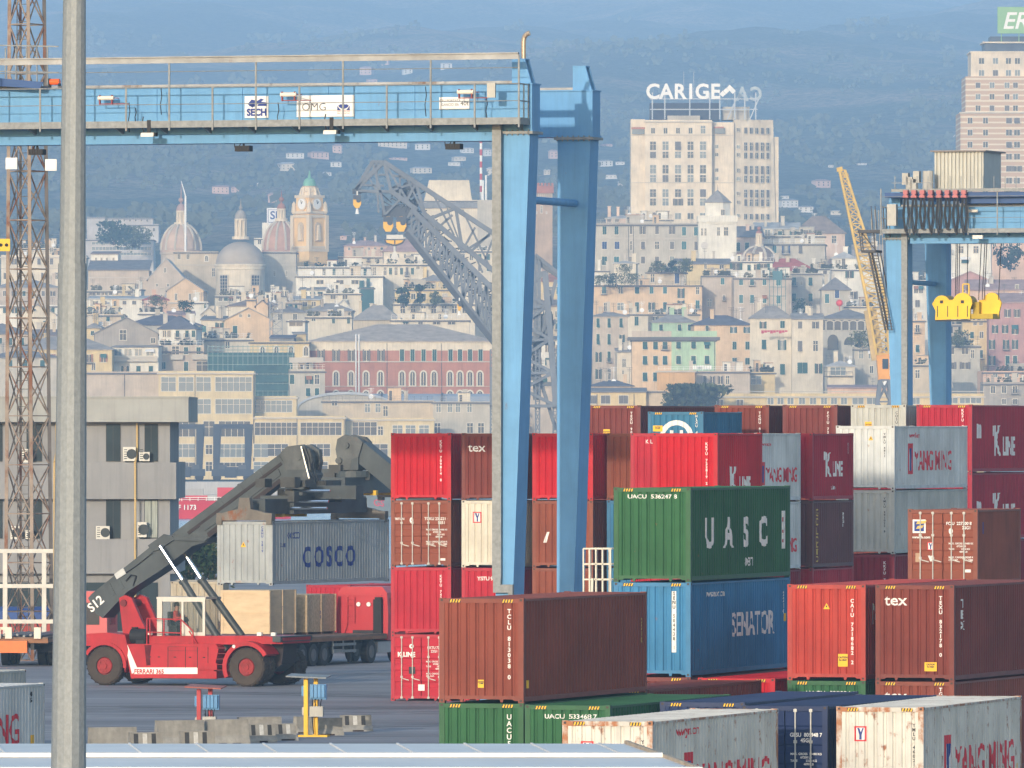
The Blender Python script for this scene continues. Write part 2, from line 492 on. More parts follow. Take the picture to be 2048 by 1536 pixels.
def container(px, ppm, z, Lft, hc, color, label, theta=THC, door=False, stripes=True, deco=(), group=None, loc=None, drot=None):
 Lc, h = (12.192, 6.058)[Lft == 20], (2.896 if hc else 2.591)
 if loc is None: loc = ((px - CX) / ppm, F / ppm, z)
 o = empty('shipping_container', loc, -R(theta), label, 'shipping container', group)
 P, FP = paint(color), frame_paint(color)
 part_from(cmesh(('frame', Lc, h), lambda: m_frame(Lc, h)), 'frame', o, FP)
 cm = cmesh('cast', m_cast)
 for x in (-W8 + .08, -.08):
  for y in (.083, Lc - .083):
   for zz in (0, h - .118): part_from(cm, 'corner_casting', o, [FP, HOLE_DARK], (x + (.004 if x > -1 else -.004), y + (-.004 if y < 1 else .004), zz))
 part_from(cmesh(('side', Lc, h, 1), lambda: m_side(Lc, h, 1)), 'side_panel', o, P)
 part_from(cmesh(('side', Lc, h, -1), lambda: m_side(Lc, h, -1)), 'side_panel', o, P)
 part_from(cmesh(('roof', Lc, h), lambda: m_roof(Lc, h)), 'roof_panel', o, P)
 e2 = part_from(cmesh(('end', h), lambda: m_end(h)), 'end_panel', o, P, (-W8, Lc, 0))
 e2.rotation_euler = (0, 0, math.pi)
 if not door:
  part_from(cmesh(('end', h), lambda: m_end(h)), 'end_panel', o, P)
 else:
  for cx in (-W8 / 2 - .545, -W8 / 2 + .545):
   d = part_from(cmesh(('door', h), lambda: m_door(h)), 'door', o, P, (cx, 0, 0))
   for k in (-.24, .2): part_from(cmesh(('lock', h), lambda: m_lock(h)), 'locking_bar', d, [BAR], (k, 0, 0))
 if stripes:
  for xa in (-2.14, -.62):
   b = MB()
   b.quad((xa, -.004, h - .125), (xa + .32, -.004, h - .125), (xa + .32, -.004, h - .035), (xa, -.004, h - .035), 0)
   for k in range(4):
    s = xa + .01 + k * .08
    b.quad((s, -.007, h - .122), (s + .04, -.007, h - .122), (s + .07, -.007, h - .038), (s + .03, -.007, h - .038), 1)
   b.build('hazard_stripe', [TXK, LBY], o)
 sp = side_pt(Lc)
 scut = [u for u, _ in SIDEP[Lc]]
 ecut = [u for u, _ in ENDP]
 fl = (lambda u, v, off=.006: (u - W8, .03 - off - .004, v)) if door else end_pt
 for dd in deco:
  kind = dd[0]
  b = MB()
  if kind == 'etext':        # text on the end: string, u, v, size, material, bold, squeeze
   _, s, u, v, sz, m, bo, sq = dd
   geo_put(b, text_geo(s, sz, bo), lambda a, c: fl(u + a, v + c), None if door else [c + W8 - u for c in ecut], sq)
   b.build('lettering', m, o)
  elif kind == 'ecol':       # letters standing under one another
   _, s, u, v, sz, m, bo = dd
   geo_put(b, text_geo('\n'.join(s), sz, bo, .92), lambda a, c: fl(u + a, v + c), None if door else [c + W8 - u for c in ecut], 1.05)
   b.build('lettering', m, o)
  elif kind == 'ebox':       # u0,u1,v0,v1, material, name
   _, u0, u1, v0, v1, m, nm = dd
   us = [u0] + [c + W8 for c in ecut if u0 < c + W8 < u1] + [u1]
   for a, c in zip(us[:-1], us[1:]): b.quad(fl(a, v0, .004), fl(c, v0, .004), fl(c, v1, .004), fl(a, v1, .004))
   b.build(nm, m, o)
  elif kind == 'warn':       # yellow triangle
   _, u, v, s_ = dd
   y = .012
   b.add([(u - s_ - W8, y, v), (u + s_ - W8, y, v), (u - W8, y, v + s_ * 1.8)], [(0, 1, 2)], 0)
   b.add([(u - .02 - W8, y - .003, v + .05), (u + .02 - W8, y - .003, v + .05), (u + .02 - W8, y - .003, v + s_ * 1.1), (u - .02 - W8, y - .003, v + s_ * 1.1)], [(0, 1, 2, 3)], 1)
   b.build('warning_label', [LBY, TXK], o)
  elif kind == 'stick':      # yellow caution sticker with printed lines
   _, u, v, wd, ht = dd
   y = .010
   b.quad((u - W8, y, v), (u + wd - W8, y, v), (u + wd - W8, y, v + ht), (u - W8, y, v + ht), 0)
   geo_put(b, text_geo('CAUTION\n9.6 HIGH', min(wd, ht) * .26, .004), lambda a, c: (u + wd / 2 + a - W8, y - .003, v + ht * .66 + c), None, .8, 1)
   b.build('caution_sticker', [LBY, TXK], o)
  elif kind == 'stext':
   _, s, u, v, sz, m, bo, sq = dd
   geo_put(b, text_geo(s, sz, bo), lambda a, c: sp(u + a, v + c), [c - u for c in scut], sq)
   b.build('lettering', m, o)
  elif kind == 'scol':
   _, s, u, v, sz, m, bo = dd
   geo_put(b, text_geo('\n'.join(s), sz, bo, .92), lambda a, c: sp(u + a, v + c), [c - u for c in scut], 1.6)
   b.build('lettering', m, o)
  elif kind == 'sbox':
   _, u0, u1, v0, v1, m, nm = dd
   us = [u0] + [c for c in scut if u0 < c < u1] + [u1]
   for a, c in zip(us[:-1], us[1:]): b.quad(sp(a, v0, .004), sp(c, v0, .004), sp(c, v1, .004), sp(a, v1, .004))
   b.build(nm, m, o)
  elif kind == 'ylogo':      # square emblem with a forked letter, u v size, on the end
   _, u, v, s_ = dd
   sq_ = lambda x0, x1, z0, z1: ([(x0, z0), (x1, z0), (x1, z1), (x0, z1)], [(0, 1, 2, 3)])
   geo_put(b, sq_(0, s_, 0, s_ * 1.25), lambda a, c: fl(u + a, v + c, .005), None if door else [c + W8 - u for c in ecut], 1, 0)
   geo_put(b, sq_(s_ * .12, s_ * .88, s_ * .12, s_ * 1.13), lambda a, c: fl(u + a, v + c, .008), None if door else [c + W8 - u for c in ecut], 1, 1)
   yy = ([(.2, 1.1), (.42, 1.1), (.55, .75), (.68, 1.1), (.8, 1.1), (.62, .55), (.62, .15), (.42, .15), (.42, .55)], [tuple(range(9))])
   geo_put(b, ([(a * s_, c * s_) for a, c in yy[0]], yy[1]), lambda a, c: fl(u + a, v + c, .011), None if door else [c + W8 - u for c in ecut], 1, 2)
   b.build('emblem', [TXR, TXW, TXB], o)
  elif kind == 'ymside':     # emblem and two words on the side: u0, v, k
   _, u0, v, k = dd
   def rc(x0, x1, z0, z1, off, mi):
    geo_put(b, ([(x0, z0), (x1, z0), (x1, z1), (x0, z1)], [(0, 1, 2, 3)]), lambda a, c: sp(u0 + a, v + c, off), [c - u0 for c in scut], 1, mi)
   rc(0, .75 * k, 0, 1.25 * k, .004, 0)
   rc(.14 * k, .61 * k, .14 * k, 1.05 * k, .007, 1)
   geo_put(b, ([(.14 * k, 1.05 * k), (.30 * k, .55 * k), (.30 * k, .14 * k), (.48 * k, .14 * k), (.48 * k, .55 * k), (.61 * k, 1.05 * k)], [tuple(range(6))]), lambda a, c: sp(u0 + a, v + c, .010), [c - u0 for c in scut], 1, 2)
   b.build('emblem', [TXR, TXW, TXB], o)
   b2 = MB()
   geo_put(b2, text_geo('YANG MING', 1.14 * k, .012 * k, align='LEFT'), lambda a, c: sp(u0 + 1.05 * k + a, v + .16 * k + c), [c - u0 - 1.05 * k for c in scut], .98)
   b2.build('lettering', TXR, o)
  elif kind == 'hlogo':      # white ring with a letter
   _, u, v, r = dd
   n_ = 28
   vs, fs = [], []
   for q in (r, r * .72):
    for i in range(n_): vs.append((q * math.cos(2 * math.pi * i / n_), q * math.sin(2 * math.pi * i / n_)))
   for i in range(n_): fs.append((i, (i + 1) % n_, n_ + (i + 1) % n_, n_ + i))
   geo_put(b, (vs, fs), lambda a, c: fl(u + a, v + c), [c + W8 - u for c in ecut])
   geo_put(b, text_geo('H', r * 1.0, .02), lambda a, c: fl(u + a, v - r * .28 + c), [c + W8 - u for c in ecut], 1.2)
   b.build('emblem', TXW, o)
  elif kind == 'flogo':
   _, u, v, s_ = dd
   b.quad(fl(u, v), fl(u + s_, v), fl(u + s_, v + s_), fl(u, v + s_), 0)
   b.quad(fl(u + .06, v + .06, .009), fl(u + s_ - .06, v + .06, .009), fl(u + s_ - .06, v + s_ - .06, .009), fl(u + .06, v + s_ - .06, .009), 1)
   for k in range(2): b.quad(fl(u + .12, v + .14 + k * .16, .012), fl(u + .34 + k * .1, v + .17 + k * .16, .012), fl(u + .40 + k * .1, v + .27 + k * .16, .012), fl(u + .18, v + .24 + k * .16, .012), 2)
   b.build('emblem', [TXW, TXB, TXY], o)
  elif kind == 'data':       # weight tables printed on a right-hand door
   _, u, v = dd
   geo_put(b, text_geo('MAX. GROSS  30480 KG\n            67200 LB\nTARE          2220 KG\n                4890 LB\n\nMAX. CARGO  28260 KG\nCU. CAP.       33.1 CBM', .085, .002, 1.1, 'LEFT'), lambda a, c: fl(u + a, v + c))
   b.build('lettering', TXW, o)
 return o
def stack(px, ppm, tiers, Lft=40, theta=THC):
 z = 0.0
 for hc, color, label, kw in tiers:
  container(px, ppm, z, kw.pop('L', Lft), hc, color, label, theta, **kw)
  z += (2.896 if hc else 2.591) + .004
GP = 'containers in the stacks'
def kw(**a):
 a.setdefault('group', GP)
 return a
vcode = lambda s, m=TXW, u=2.02, v=2.35, sz=.15: ('ecol', s, u, v, sz, m, .004)
kl = lambda Lc, u, v, k=1.0, m=TXW: [('stext', 'K', u, v, 1.55 * k, m, .045, 1.0), ('stext', 'LINE', u + 1.85 * k, v, .95 * k, m, .035, 1.0), ('stext', "'", u - .55 * k, v + .15, 1.3 * k, m, .03, 1.0)]
stack(1047, 72.5, [
 (True, 'green', 'green container at ground level under the big brown container, beside the white shed roof', kw(deco=[vcode('UACU533488', v=2.45, sz=.20)])),
 (True, 'brown', 'big plain brown container on top of a green one, nearest brown one to the viewer', kw(deco=[vcode('TCLU 813038 0', v=2.48, sz=.165), ('stick', 1.12, .42, .17, .22), ('scol', '2210', 11.7, 2.0, .2, TXY, .01), ('sbox', .32, .55, .40, .62, LBY, 'caution_sticker')]))])
stack(1220, 73.0, [(True, 'green', 'green container standing right of the brown one, with a long bare green roof', kw(deco=[('etext', 'UACU  533468 7', 1.30, 2.52, .17, TXW, .003, 1.25)]))])
stack(1305, 77.3, [(True, 'white', 'rusty white container with red side lettering, left one of the front pair', kw(deco=[('ylogo', .50, 1.95, .33), ('warn', 1.80, 2.02, .13), vcode('YMLU 481023', TXK, 2.16, 2.3, .14), ('stext', 'www.yml.com', 3.4, 2.45, .36, TXR, .004, 1.0), ('ymside', 3.0, .55, 1.15)]))])
stack(1489, 72.2, [(True, 'navy', 'dark blue container with a bare roof left of the blue one with doors', kw())])
stack(1655, 73.2, [(True, 'navy2', 'dark blue container with barred doors between two rusty white containers', kw(door=True, stripes=False, deco=[
 ('etext', 'GESU  809948 7\n45G1', 1.82, 2.05, .15, TXW, .004, .9), ('data', 1.38, 1.55), ('ebox', .06, 2.38, 2.775, 2.83, LBY, 'hazard_stripe')] + [('ebox', .10 + k * .2, .20 + k * .2, 2.774, 2.831, TXK, 'hazard_stripe') for k in range(0)]))])
stack(1847, 73.5, [(True, 'white', 'rusty white container at the right front, rust streaks all over its end wall', kw(deco=[('ylogo', .50, 1.95, .33), vcode('YMLU 460213 4', TXK, 2.16, 2.35, .13), ('ymside', 2.6, .55, 1.2), ('sbox', 11.6, 11.75, .5, 1.0, LBY, 'caution_sticker')]))], theta=15.6)
stack(1298, 68.8, [(True, 'brown2', 'low brown container whose long roof shows behind the green roof, below the blue one', kw())])
stack(1731, 66.4, [
 (True, 'green', 'green container under the orange-red one, only its top strip in view', kw(deco=[('etext', 'UACU  522894 3', 1.35, 2.46, .17, TXW, .003, 1.3)])),
 (True, 'orange', 'orange-red container on a green one, warning triangle and yellow sticker on its end', kw(deco=[vcode('CAIU 7318682 2', v=2.35, sz=.155), ('warn', 1.22, 2.15, .1), ('stick', 1.58, .42, .30, .38), ('stext', 'N', 1.2, 1.7, .9, TXW, .02, 1.0)]))])
stack(1908, 66.6, [
 (True, 'brown', 'brown container at the bottom under the brown one with white letters, right front', kw(deco=[('etext', 'tex', .62, 2.30, .46, TXW, .006, 1.15), vcode('TGHU 8832', v=2.6)])),
 (True, 'brown2', 'brown container with short white word and yellow sticker, right of the orange-red one', kw(deco=[('etext', 'tex', .62, 2.28, .46, TXW, .006, 1.15), vcode('TEXU 832178 0', v=2.45, sz=.155), ('stick', 1.52, .30, .38, .27), ('scol', 'TEX', 1.1, 2.2, .36, TXW, .01)]))])
stack(1381, 65.4, [
 (True, 'maroon', 'brown container at ground level beneath the blue one', kw()),
 (True, 'blue', 'blue container with white side lettering between a green one above and a brown one below', kw(deco=[('ebox', 1.83, 1.98, .75, 2.62, TXW, 'code_plate'), vcode('SENU 504438 1', TXK, 1.905, 2.50, .15), ('stext', 'www.senator.com', 3.0, 2.42, .30, TXW, .005, 1.0), ('stext', 'SENATOR', 7.6, 1.15, 1.05, TXW, .012, 1.12), ('scol', '2210', 11.4, 2.3, .2, TXW, .01), ('ebox', 2.30, 2.42, 1.0, 2.5, mat('worn_white_patch', (.66, .60, .48), .7, .2, 6.0), 'code_plate'), ('sbox', 11.4, 11.8, 1.5, 1.75, LBY, 'caution_sticker')])),
 (True, 'green', 'large green container with spaced white side letters, on top of the blue one', kw(deco=[('etext', 'UACU  536247 8', 1.22, 2.56, .17, TXW, .003, 1.3), ('stext', 'U   A   S   C', 5.6, 1.05, 1.25, TXW, .05, 1.2), ('stext', '8M3ST', 7.1, .42, .36, TXW, .01, 1.0), ('sbox', 11.2, 11.6, .9, 2.1, TXW, 'code_plate'), ('sbox', 11.3, 11.5, 1.75, 1.9, TXR, 'code_mark'), ('sbox', 11.3, 11.5, 1.4, 1.5, TXR, 'code_mark'), ('sbox', 11.3, 11.5, 1.1, 1.2, TXR, 'code_mark')]))], theta=16.1)
stack(1550, 65.7, [(True, 'red', 'red container at ground level beside the blue one, roof level with its foot', kw())])
stack(902, 51.7, [
 (False, 'pink', 'light red container with doors at the foot of the four high red column', kw(door=True, stripes=False, deco=[('etext', 'K LINE', .62, 1.72, .24, TXW, .012, 1.0), ('etext', 'O', .83, 2.05, .2, TXW, .02, 1), ('etext', 'KKTU 733\n22G1', 1.75, 2.02, .14, TXW, .003, .9), ('data', 1.42, 1.5), ('ebox', .72, .98, 1.05, 1.32, TXK, 'patch'), ('ebox', 1.1, 1.36, .40, .64, TXW, 'seal_plate')])),
 (False, 'pink', 'light red container second from the ground in the four high red column', kw(stripes=False, deco=[vcode('KKTU 742603', v=2.2, sz=.13)])),
 (False, 'rustbrown', 'rusty brown container with doors, third up in the four high red column', kw(door=True, stripes=False, deco=[('etext', '0', .83, 1.72, .26, TXW, .02, 1), ('etext', 'TCKU 236221 0\n          2251', 1.85, 1.82, .155, TXW, .003, .95), ('data', 1.42, 1.42), ('etext', 'TRITON', .32, 1.82, .12, TXW, .003, 1), ('ebox', 2.0, 2.2, .25, .34, TXW, 'seal_plate')])),
 (False, 'red', 'bright red container on top of the four high red column at the left', kw(stripes=False, deco=[vcode('KKTU 709814 8', v=2.22, sz=.135)]))], 20)
stack(1044, 51.9, [
 (False, 'pink', 'red container lowest behind the brown one left of the near crane leg', kw(stripes=False)),
 (False, 'pink', 'light red container with white code under the cream one beside the crane leg', kw(stripes=False, deco=[('etext', 'YSTU 97', 1.0, 2.1, .2, TXW, .006, 1)])),
 (False, 'cream', 'cream white container with a square emblem left of the near crane leg', kw(stripes=False, deco=[('ylogo', .45, 1.72, .34), ('scol', 'YMLU', 2.0, 2.0, .14, TXW, .006)])),
 (False, 'brown2', 'dark brown container with a short white word, top left of the near crane leg', kw(stripes=False, deco=[('etext', 'tex', .60, 1.88, .46, TXW, .006, 1.15)]))], 20)
stack(1186, 52.0, [
 (False, 'rustbrown', 'brown container at the bottom between the crane legs', kw(stripes=False)),
 (False, 'rustbrown', 'brown container second from the ground between the crane legs', kw(stripes=False)),
 (False, 'rustbrown', 'brown container with a small white diagonal mark seen between the crane legs', kw(stripes=False, deco=[('etext', '/', .56, 1.0, .5, TXW, .03, 1.2), ('scol', 'TEX GROUP', 2.6, 2.1, .15, TXW, .006)])),
 (False, 'red', 'bright red container at the top between the two crane legs', kw(stripes=False, deco=[('scol', 'KLINE', 4.2, 2.0, .2, TXW, .006)]))], 20)
stack(1335, 51.9, [
 (False, 'blue', 'blue container at ground level behind the crane ladder cage', kw(stripes=False)),
 (False, 'blue', 'blue container second from the ground behind the crane ladder cage', kw(stripes=False)),
 (False, 'blue', 'blue container just right of the far crane leg, left of the large green one', kw(stripes=False)),
 (False, 'rustbrown', 'brown container at the top just right of the far crane leg', kw(stripes=False))], 20)
stack(1385, 52.9, [
 (False, 'kline', 'red container at the bottom behind the large green one', kw(stripes=False)),
 (False, 'kline', 'red container second up behind the large green one', kw(stripes=False)),
 (False, 'pink', 'light red container third up behind the large green one', kw(stripes=False)),
 (False, 'pink', 'faded pink container at the top squeezed between a brown one and a bright red one', kw(stripes=False, deco=[('etext', 'K L I N E', .95, 2.2, .2, TXW, .004, 1)]))], 20)
stack(1435, 55.2, [
 (False, 'kline', 'dark red container at the bottom behind the green and blue pair', kw(stripes=False)),
 (False, 'kline', 'dark red container second from the bottom behind the green and blue pair', kw(stripes=False)),
 (False, 'red', 'bright red container hidden behind the top edge of the large green one', kw(stripes=False)),
 (False, 'red', 'bright red container with white side lettering standing above the large green one', kw(stripes=False, deco=[vcode('KKTU 722819 2', v=2.15, sz=.13)] + kl(6, 2.2, .42, .85)))], 20)
stack(1516, 53.2, [
 (False, 'deepred', 'dark red container at the bottom of the stack with two white ones on top', kw(stripes=False)),
 (False, 'deepred', 'dark red container second up under the two white ones, behind the green one', kw(stripes=False)),
 (False, 'whiteclean', 'white container with red lettering partly hidden by the right end of the green one', kw(stripes=False, deco=[('ymside', .6, .55, .68)])),
 (False, 'whiteclean', 'white container with red lettering on top, between two red ones', kw(stripes=False, deco=[('ymside', .5, .62, .70), ('stext', 'www.yml.com', 1.3, 2.1, .2, TXR, .004, 1)]))], 20)
stack(1625, 52.2, [
 (False, 'deepred', 'dark red container at the foot of the stack with a purple-brown one', kw(stripes=False)),
 (False, 'kline', 'red container under the purple-brown one, only its top in view', kw(stripes=False)),
 (False, 'purple', 'purple-brown container with yellow letters running down its side, under a red one', kw(stripes=False, deco=[('scol', 'GOLD', .75, 2.0, .38, TXY, .01), ('scol', 'LTD', .75, .8, .3, TXY, .01), ('scol', '22G1', 4.6, 2.0, .16, TXW, .006)])),
 (False, 'kline', 'red container with white side letters on top of the purple-brown one', kw(stripes=False, deco=kl(6, 2.3, .95, .80) + [('stext', 'w.kline', 3.1, .42, .24, TXW, .006, 1), ('scol', '022', 5.3, 2.1, .16, TXW, .006)]))], 20)
stack(1789, 49.6, [
 (False, 'deepred', 'deep red container at the foot of the two stacked white ones', kw(stripes=False)),
 (True, 'deepred', 'deep red container under the plain white one, beside the brown doors', kw(stripes=False, deco=[vcode('KKFU 77', v=2.5)])),
 (False, 'grey', 'plain white-grey container with rust spots under the white one with red lettering', kw(stripes=False, deco=[vcode('YMLU 391022 8', TXK, v=2.2, sz=.12)])),
 (False, 'whiteclean', 'clean white container with big red side lettering on top of the plain grey-white one', kw(stripes=False, deco=[('warn', 1.45, 2.0, .1), vcode('YMLU 4811', TXK, v=2.2, sz=.12), ('ymside', 2.3, .62, 1.0), ('stext', 'www.yml.com', 3.3, 2.1, .3, TXR, .004, 1)]))], 40, 16.6)
stack(1944, 47.0, [
 (True, 'deepred', 'deep red container at the bottom of the far right four high stack', kw()),
 (True, 'deepred', 'deep red container second up in the far right four high stack', kw(deco=kl(12, 5.6, .5, 1.0))),
 (True, 'kline', 'red container third up at the right edge, white letters cut off by a brown one', kw(deco=kl(12, 4.4, .75, 1.15) + [('stext', 'm', 1.3, 1.1, 1.2, TXW, .04, .8)])),
 (True, 'kline', 'red container with large white side letters at the top right edge', kw(deco=kl(12, 4.4, .75, 1.15) + [('stext', 'm', 1.3, 1.5, 1.2, TXW, .04, .8), vcode('KKFU 71', v=2.6)]))])
for k, (px, ppm, c, lab, L_, hh, de) in enumerate([
 (1281, 46.0, 'maroon', 'nearest the crane leg with yellow sticker', 40, (True,) * 4, [('stick', .75, 1.45, .30, .40), ('warn', 1.55, .95, .1), vcode('TEXU 9021', v=2.5)]),
 (1406.6, 47.3, 'hblue', 'with a white ring emblem', 20, (True, True, True, False), [('hlogo', 1.25, 1.48, .75), ('stick', .22, 1.75, .42, .25), vcode('HLXU 42', v=2.35, u=2.13), ('ebox', 2.30, 2.42, 1.0, 2.2, TXW, 'code_plate')]),
 (1538, 46.3, 'brown2', 'right of the blue ringed one', 40, (True,) * 4, [vcode('TCNU 8142', v=2.5)]),
 (1674.6, 46.5, 'maroon', 'left of the pale grey one', 40, (True,) * 4, [vcode('FCIU 7213', v=2.5)]),
 (1812, 46.8, 'grey', 'pale with rusty corner posts', 40, (True,) * 4, [('stick', .62, 1.75, .30, .42), vcode('COSU 812', TXK, v=2.5)])]):
 z = 0
 for q, hc in enumerate(hh):
  top = q == 3
  pos = ['lowest', 'second up', 'third up', ''][q]
  col = c if top else ['deepred', 'maroon', 'brown2'][(q + k) % 3]
  nm = {'hblue': 'blue container ', 'maroon': 'brown container ', 'brown2': 'brown container ', 'grey': 'grey container '}[c] if top else 'dark container '
  lab2 = (nm + 'on top of the back row, ' + lab) if top else (nm + pos + ' under the one ' + lab)
  container(px, ppm, z, L_, hc, col, lab2, deco=de if top else [], group='containers in the far back row', stripes=True)
  z += (2.896 if hc else 2.591) + .004
stack(1955, 59.0, [
 (False, 'brown2', 'brown container at the bottom under the one with the blue and yellow emblem', kw(stripes=False)),
 (False, 'brown2', 'brown container in the middle under the one with the blue and yellow emblem', kw(stripes=False)),
 (False, 'rustbrown', 'brown container with barred doors and a blue and yellow emblem', kw(door=True, stripes=False, deco=[('flogo', .16, 1.78, .46), ('ylogo', .68, 1.2, .22), ('etext', 'www.fb.com', .45, 1.60, .13, TXW, .004, 1), ('etext', 'FCIU  227300 8\n              22G1', 1.78, 2.06, .145, TXW, .004, .95), ('data', 1.42, 1.40), ('etext', '0', 1.5, 1.78, .2, TXW, .03, 1), ('ebox', 2.0, 2.2, .45, .55, TXW, 'seal_plate'), ('ebox', .26, .42, .80, 1.1, mat('bare_patch', (.42, .28, .18), .7, .1), 'patch'), ('etext', 'V', .8, .85, .2, TXW, .03, 1), ('sbox', .75, 1.0, 1.75, 2.15, TXB, 'emblem')]))], 20)
container(0, 0, 0, 40, False, 'whiteclean', 'white container at the lower left edge with red letters, rusty corner post', loc=(-18.1, 294.8, 0), group=GP,
      deco=[('ymside', 1.2, .55, 1.2), ('sbox', 11.0, 11.3, .55, 1.0, LBY, 'caution_sticker'), ('scol', '45', 11.0, 2.2, .2, TXK, .006)])
container(0, 0, 0, 40, False, 'grey', 'white-grey container behind the lower left white one, only its upper edge in view', loc=(-19.55, 312.4, 0), group=GP)
container(0, 0, 0, 20, False, 'beige', 'cream ribbed container parked behind the cab of the red machine', loc=(at(446, 0, 458).x, 458, .9), group='loads behind the red machine', stripes=False, theta=1)
container(0, 0, 0, 20, False, 'pink', 'red container roof showing behind the wooden crates', loc=(at(700, 0, 470).x, 470, .55), group='loads behind the red machine', stripes=False, theta=30)
class Frame:
 """local frame: x to the right, y away, turned clockwise by th degrees; turns photo pixels into local coordinates"""
 def __init__(s, px, ppm, th):
  s.Y, s.X, s.c, s.s, s.th = F / ppm, (px - CX) / ppm, math.cos(R(th)), math.sin(R(th)), th
  s.loc = (s.X, s.Y, 0)
 def x(s, px, y=0.0):
  return ((px - CX) * (s.Y + s.c * y) - F * (s.X + s.s * y)) / (F * s.c + (px - CX) * s.s)
 def z(s, py, x=0.0, y=0.0): return H + (HY - py) * (s.Y - s.s * x + s.c * y) / F
 def p(s, px, py, y=0.0):
  x = s.x(px, y)
  return Vector((x, y, s.z(py, x, y)))
CBLUE = mat('crane_blue_paint', (0.125, 0.315, 0.55), 0.55, 0.09, 0.7, streak=0.32, rust=0.07, rscale=1.4, spec=0.25)
CDARK = mat('trolley_dark_blue_paint', (0.03, 0.08, 0.22), 0.55, 0.1)
RAILM = mat('rusty_rail_steel', (0.33, 0.335, 0.33), 0.7, 0.25, 1.2, rust=0.42, rscale=.8, rcol=(0.15, 0.085, 0.05))
CABLE = mat('black_cable', (0.02, 0.02, 0.022), 0.6, 0.1)
ORNG = mat('orange_beacon_plastic', (0.85, 0.13, 0.02), 0.35, 0.05)
SIGNW = mat('white_sign_board', (0.74, 0.74, 0.73), 0.5, 0.05, 2.0, streak=0.15)
BOXG = mat('grey_cabinet_paint', (0.42, 0.41, 0.37), 0.6, 0.12, 2.0, streak=0.3)
def gantry(fr, sg, WB, label, zt_=20.42, span=24.0):
 th = R(fr.th)
 o = empty('gantry_crane', fr.loc, -th, label, 'gantry crane', 'blue gantry cranes')
 X = lambda x: sg * x
 def bx(b, x0, x1, y0, y1, z0, z1, mi=0): b.box(min(X(x0), X(x1)), max(X(x0), X(x1)), y0, y1, z0, z1, mi)
 for y in (0.0, WB):
  b = MB()
  tw, bw = 1.17, 0.50
  b.hexa([(X(0), y - .12, 2.0), (X(bw), y - .12, 2.0), (X(bw), y + 1.15, 2.0), (X(0), y + 1.15, 2.0), (X(0), y, zt_), (X(tw), y, zt_), (X(tw), y + .95, zt_), (X(0), y + .95, zt_)])
  leg = b.build('leg', CBLUE, o)
  b = MB()
  bx(b, -.10, tw + .12, y - .10, y + 1.06, zt_ - .09, zt_)
  for k in range(7): b.cyl((X(k * .19), y - .06, zt_ - .14), (X(k * .19), y - .06, zt_ + .05), .025, n=6)
  b.build('bolt_flange', GALV, leg)
  g = MB()
  bx(g, -span, tw + .06, y + .03, y + .92, zt_ + .05, zt_ + 1.56)
  bx(g, -span, tw + .09, y - .02, y + .97, zt_ + .003, zt_ + .06)
  if y == 0:
   bx(g, -span, -.12, y + .03, y + .92, zt_ - .28, zt_ + .0)
   bx(g, -span, -.12, y - .01, y + .96, zt_ - .31, zt_ - .28)
  bx(g, -span, tw + .09, y - .02, y + .97, zt_ + 1.56, zt_ + 1.60)
  for k in range(8): bx(g, -2.9 - k * 3.05 - .03, -2.9 - k * 3.05 + .03, y - .008, y + .03, zt_ + .06, zt_ + 1.55)
  gd = g.build('girder', CBLUE, o)
  r = MB()
  bx(r, -span, tw - .6, y + .40, y + .52, zt_ + 1.60, zt_ + 1.70)
  for k in range(22): bx(g, -1.4 - k * 1.02, -1.38 - k * 1.02, y + .022, y + .03, zt_ + .06, zt_ + 1.55) if False else None
  r.build('trolley_rail', RAILM, gd)
  b = MB()
  xa, xb = .46, .92
  b.prism([(X(xa), zt_ + 1.6), (X(xb + .22), zt_ + 1.6), (X(xb), zt_ + 2.38), (X(xa), zt_ + 2.38)], 'y', y + .25, y + .33)
  b.prism([(X(xa), zt_ + 1.6), (X(xb + .22), zt_ + 1.6), (X(xb), zt_ + 2.38), (X(xa), zt_ + 2.38)], 'y', y + .65, y + .73)
  bx(b, xa, xa + .06, y + .33, y + .65, zt_ + 1.6, zt_ + 2.36)
  bx(b, xa, xb, y + .24, y + .74, zt_ + 2.38, zt_ + 2.43)
  b.build('end_bracket', CBLUE, gd)
 b = MB()
 bx(b, -.05, .55, -1.6, WB + 2.6, 1.05, 2.0)
 b.build('sill_beam', CBLUE, o)
 for y in (-1.2, .6, WB + .4, WB + 2.2):
  b = MB()
  b.cyl((X(.0), y, .72), (X(.5), y, .72), .72, n=20)
  w_ = b.build('wheel', BLACK, o)
  b = MB()
  b.cyl((X(.48), y, .72), (X(.53), y, .72), .36, n=16)
  b.build('rim', CBLUE, w_)
 b = MB()
 b.cyl((X(.62), .9, zt_ - 2.25), (X(.62), WB + .1, zt_ - 2.25), .13, n=12)
 b.build('cross_tube', CBLUE, o)
 b = MB()
 bx(b, -.06, .25, -.30, -.13, 5.5, zt_ + .25)
 z = 6.5
 while z < zt_: bx(b, -.068, .258, -.308, -.13, z, z + .025); z += 1.25
 if sg > 0:
  bx(b, -.02, .24, -.32, -.14, 5.05, 5.5)
  bx(b, .24, .66, -.32, -.14, 5.05, 5.32)
  bx(b, .50, .66, -.31, -.15, 3.0, 5.05)
 else: bx(b, -.05, .25, -.30, -.14, 2.2, 5.5)
 b.build('cable_duct', GALV, o)
 wy = -1.02
 b = MB()
 bx(b, -span, 1.14, wy, .03, zt_ + .34, zt_ + .40)
 bx(b, -span, 1.14, wy - .02, wy, zt_ + .20, zt_ + .43)
 bx(b, 1.14, 1.16, wy, .03, zt_ + .20, zt_ + .43)
 x = .9
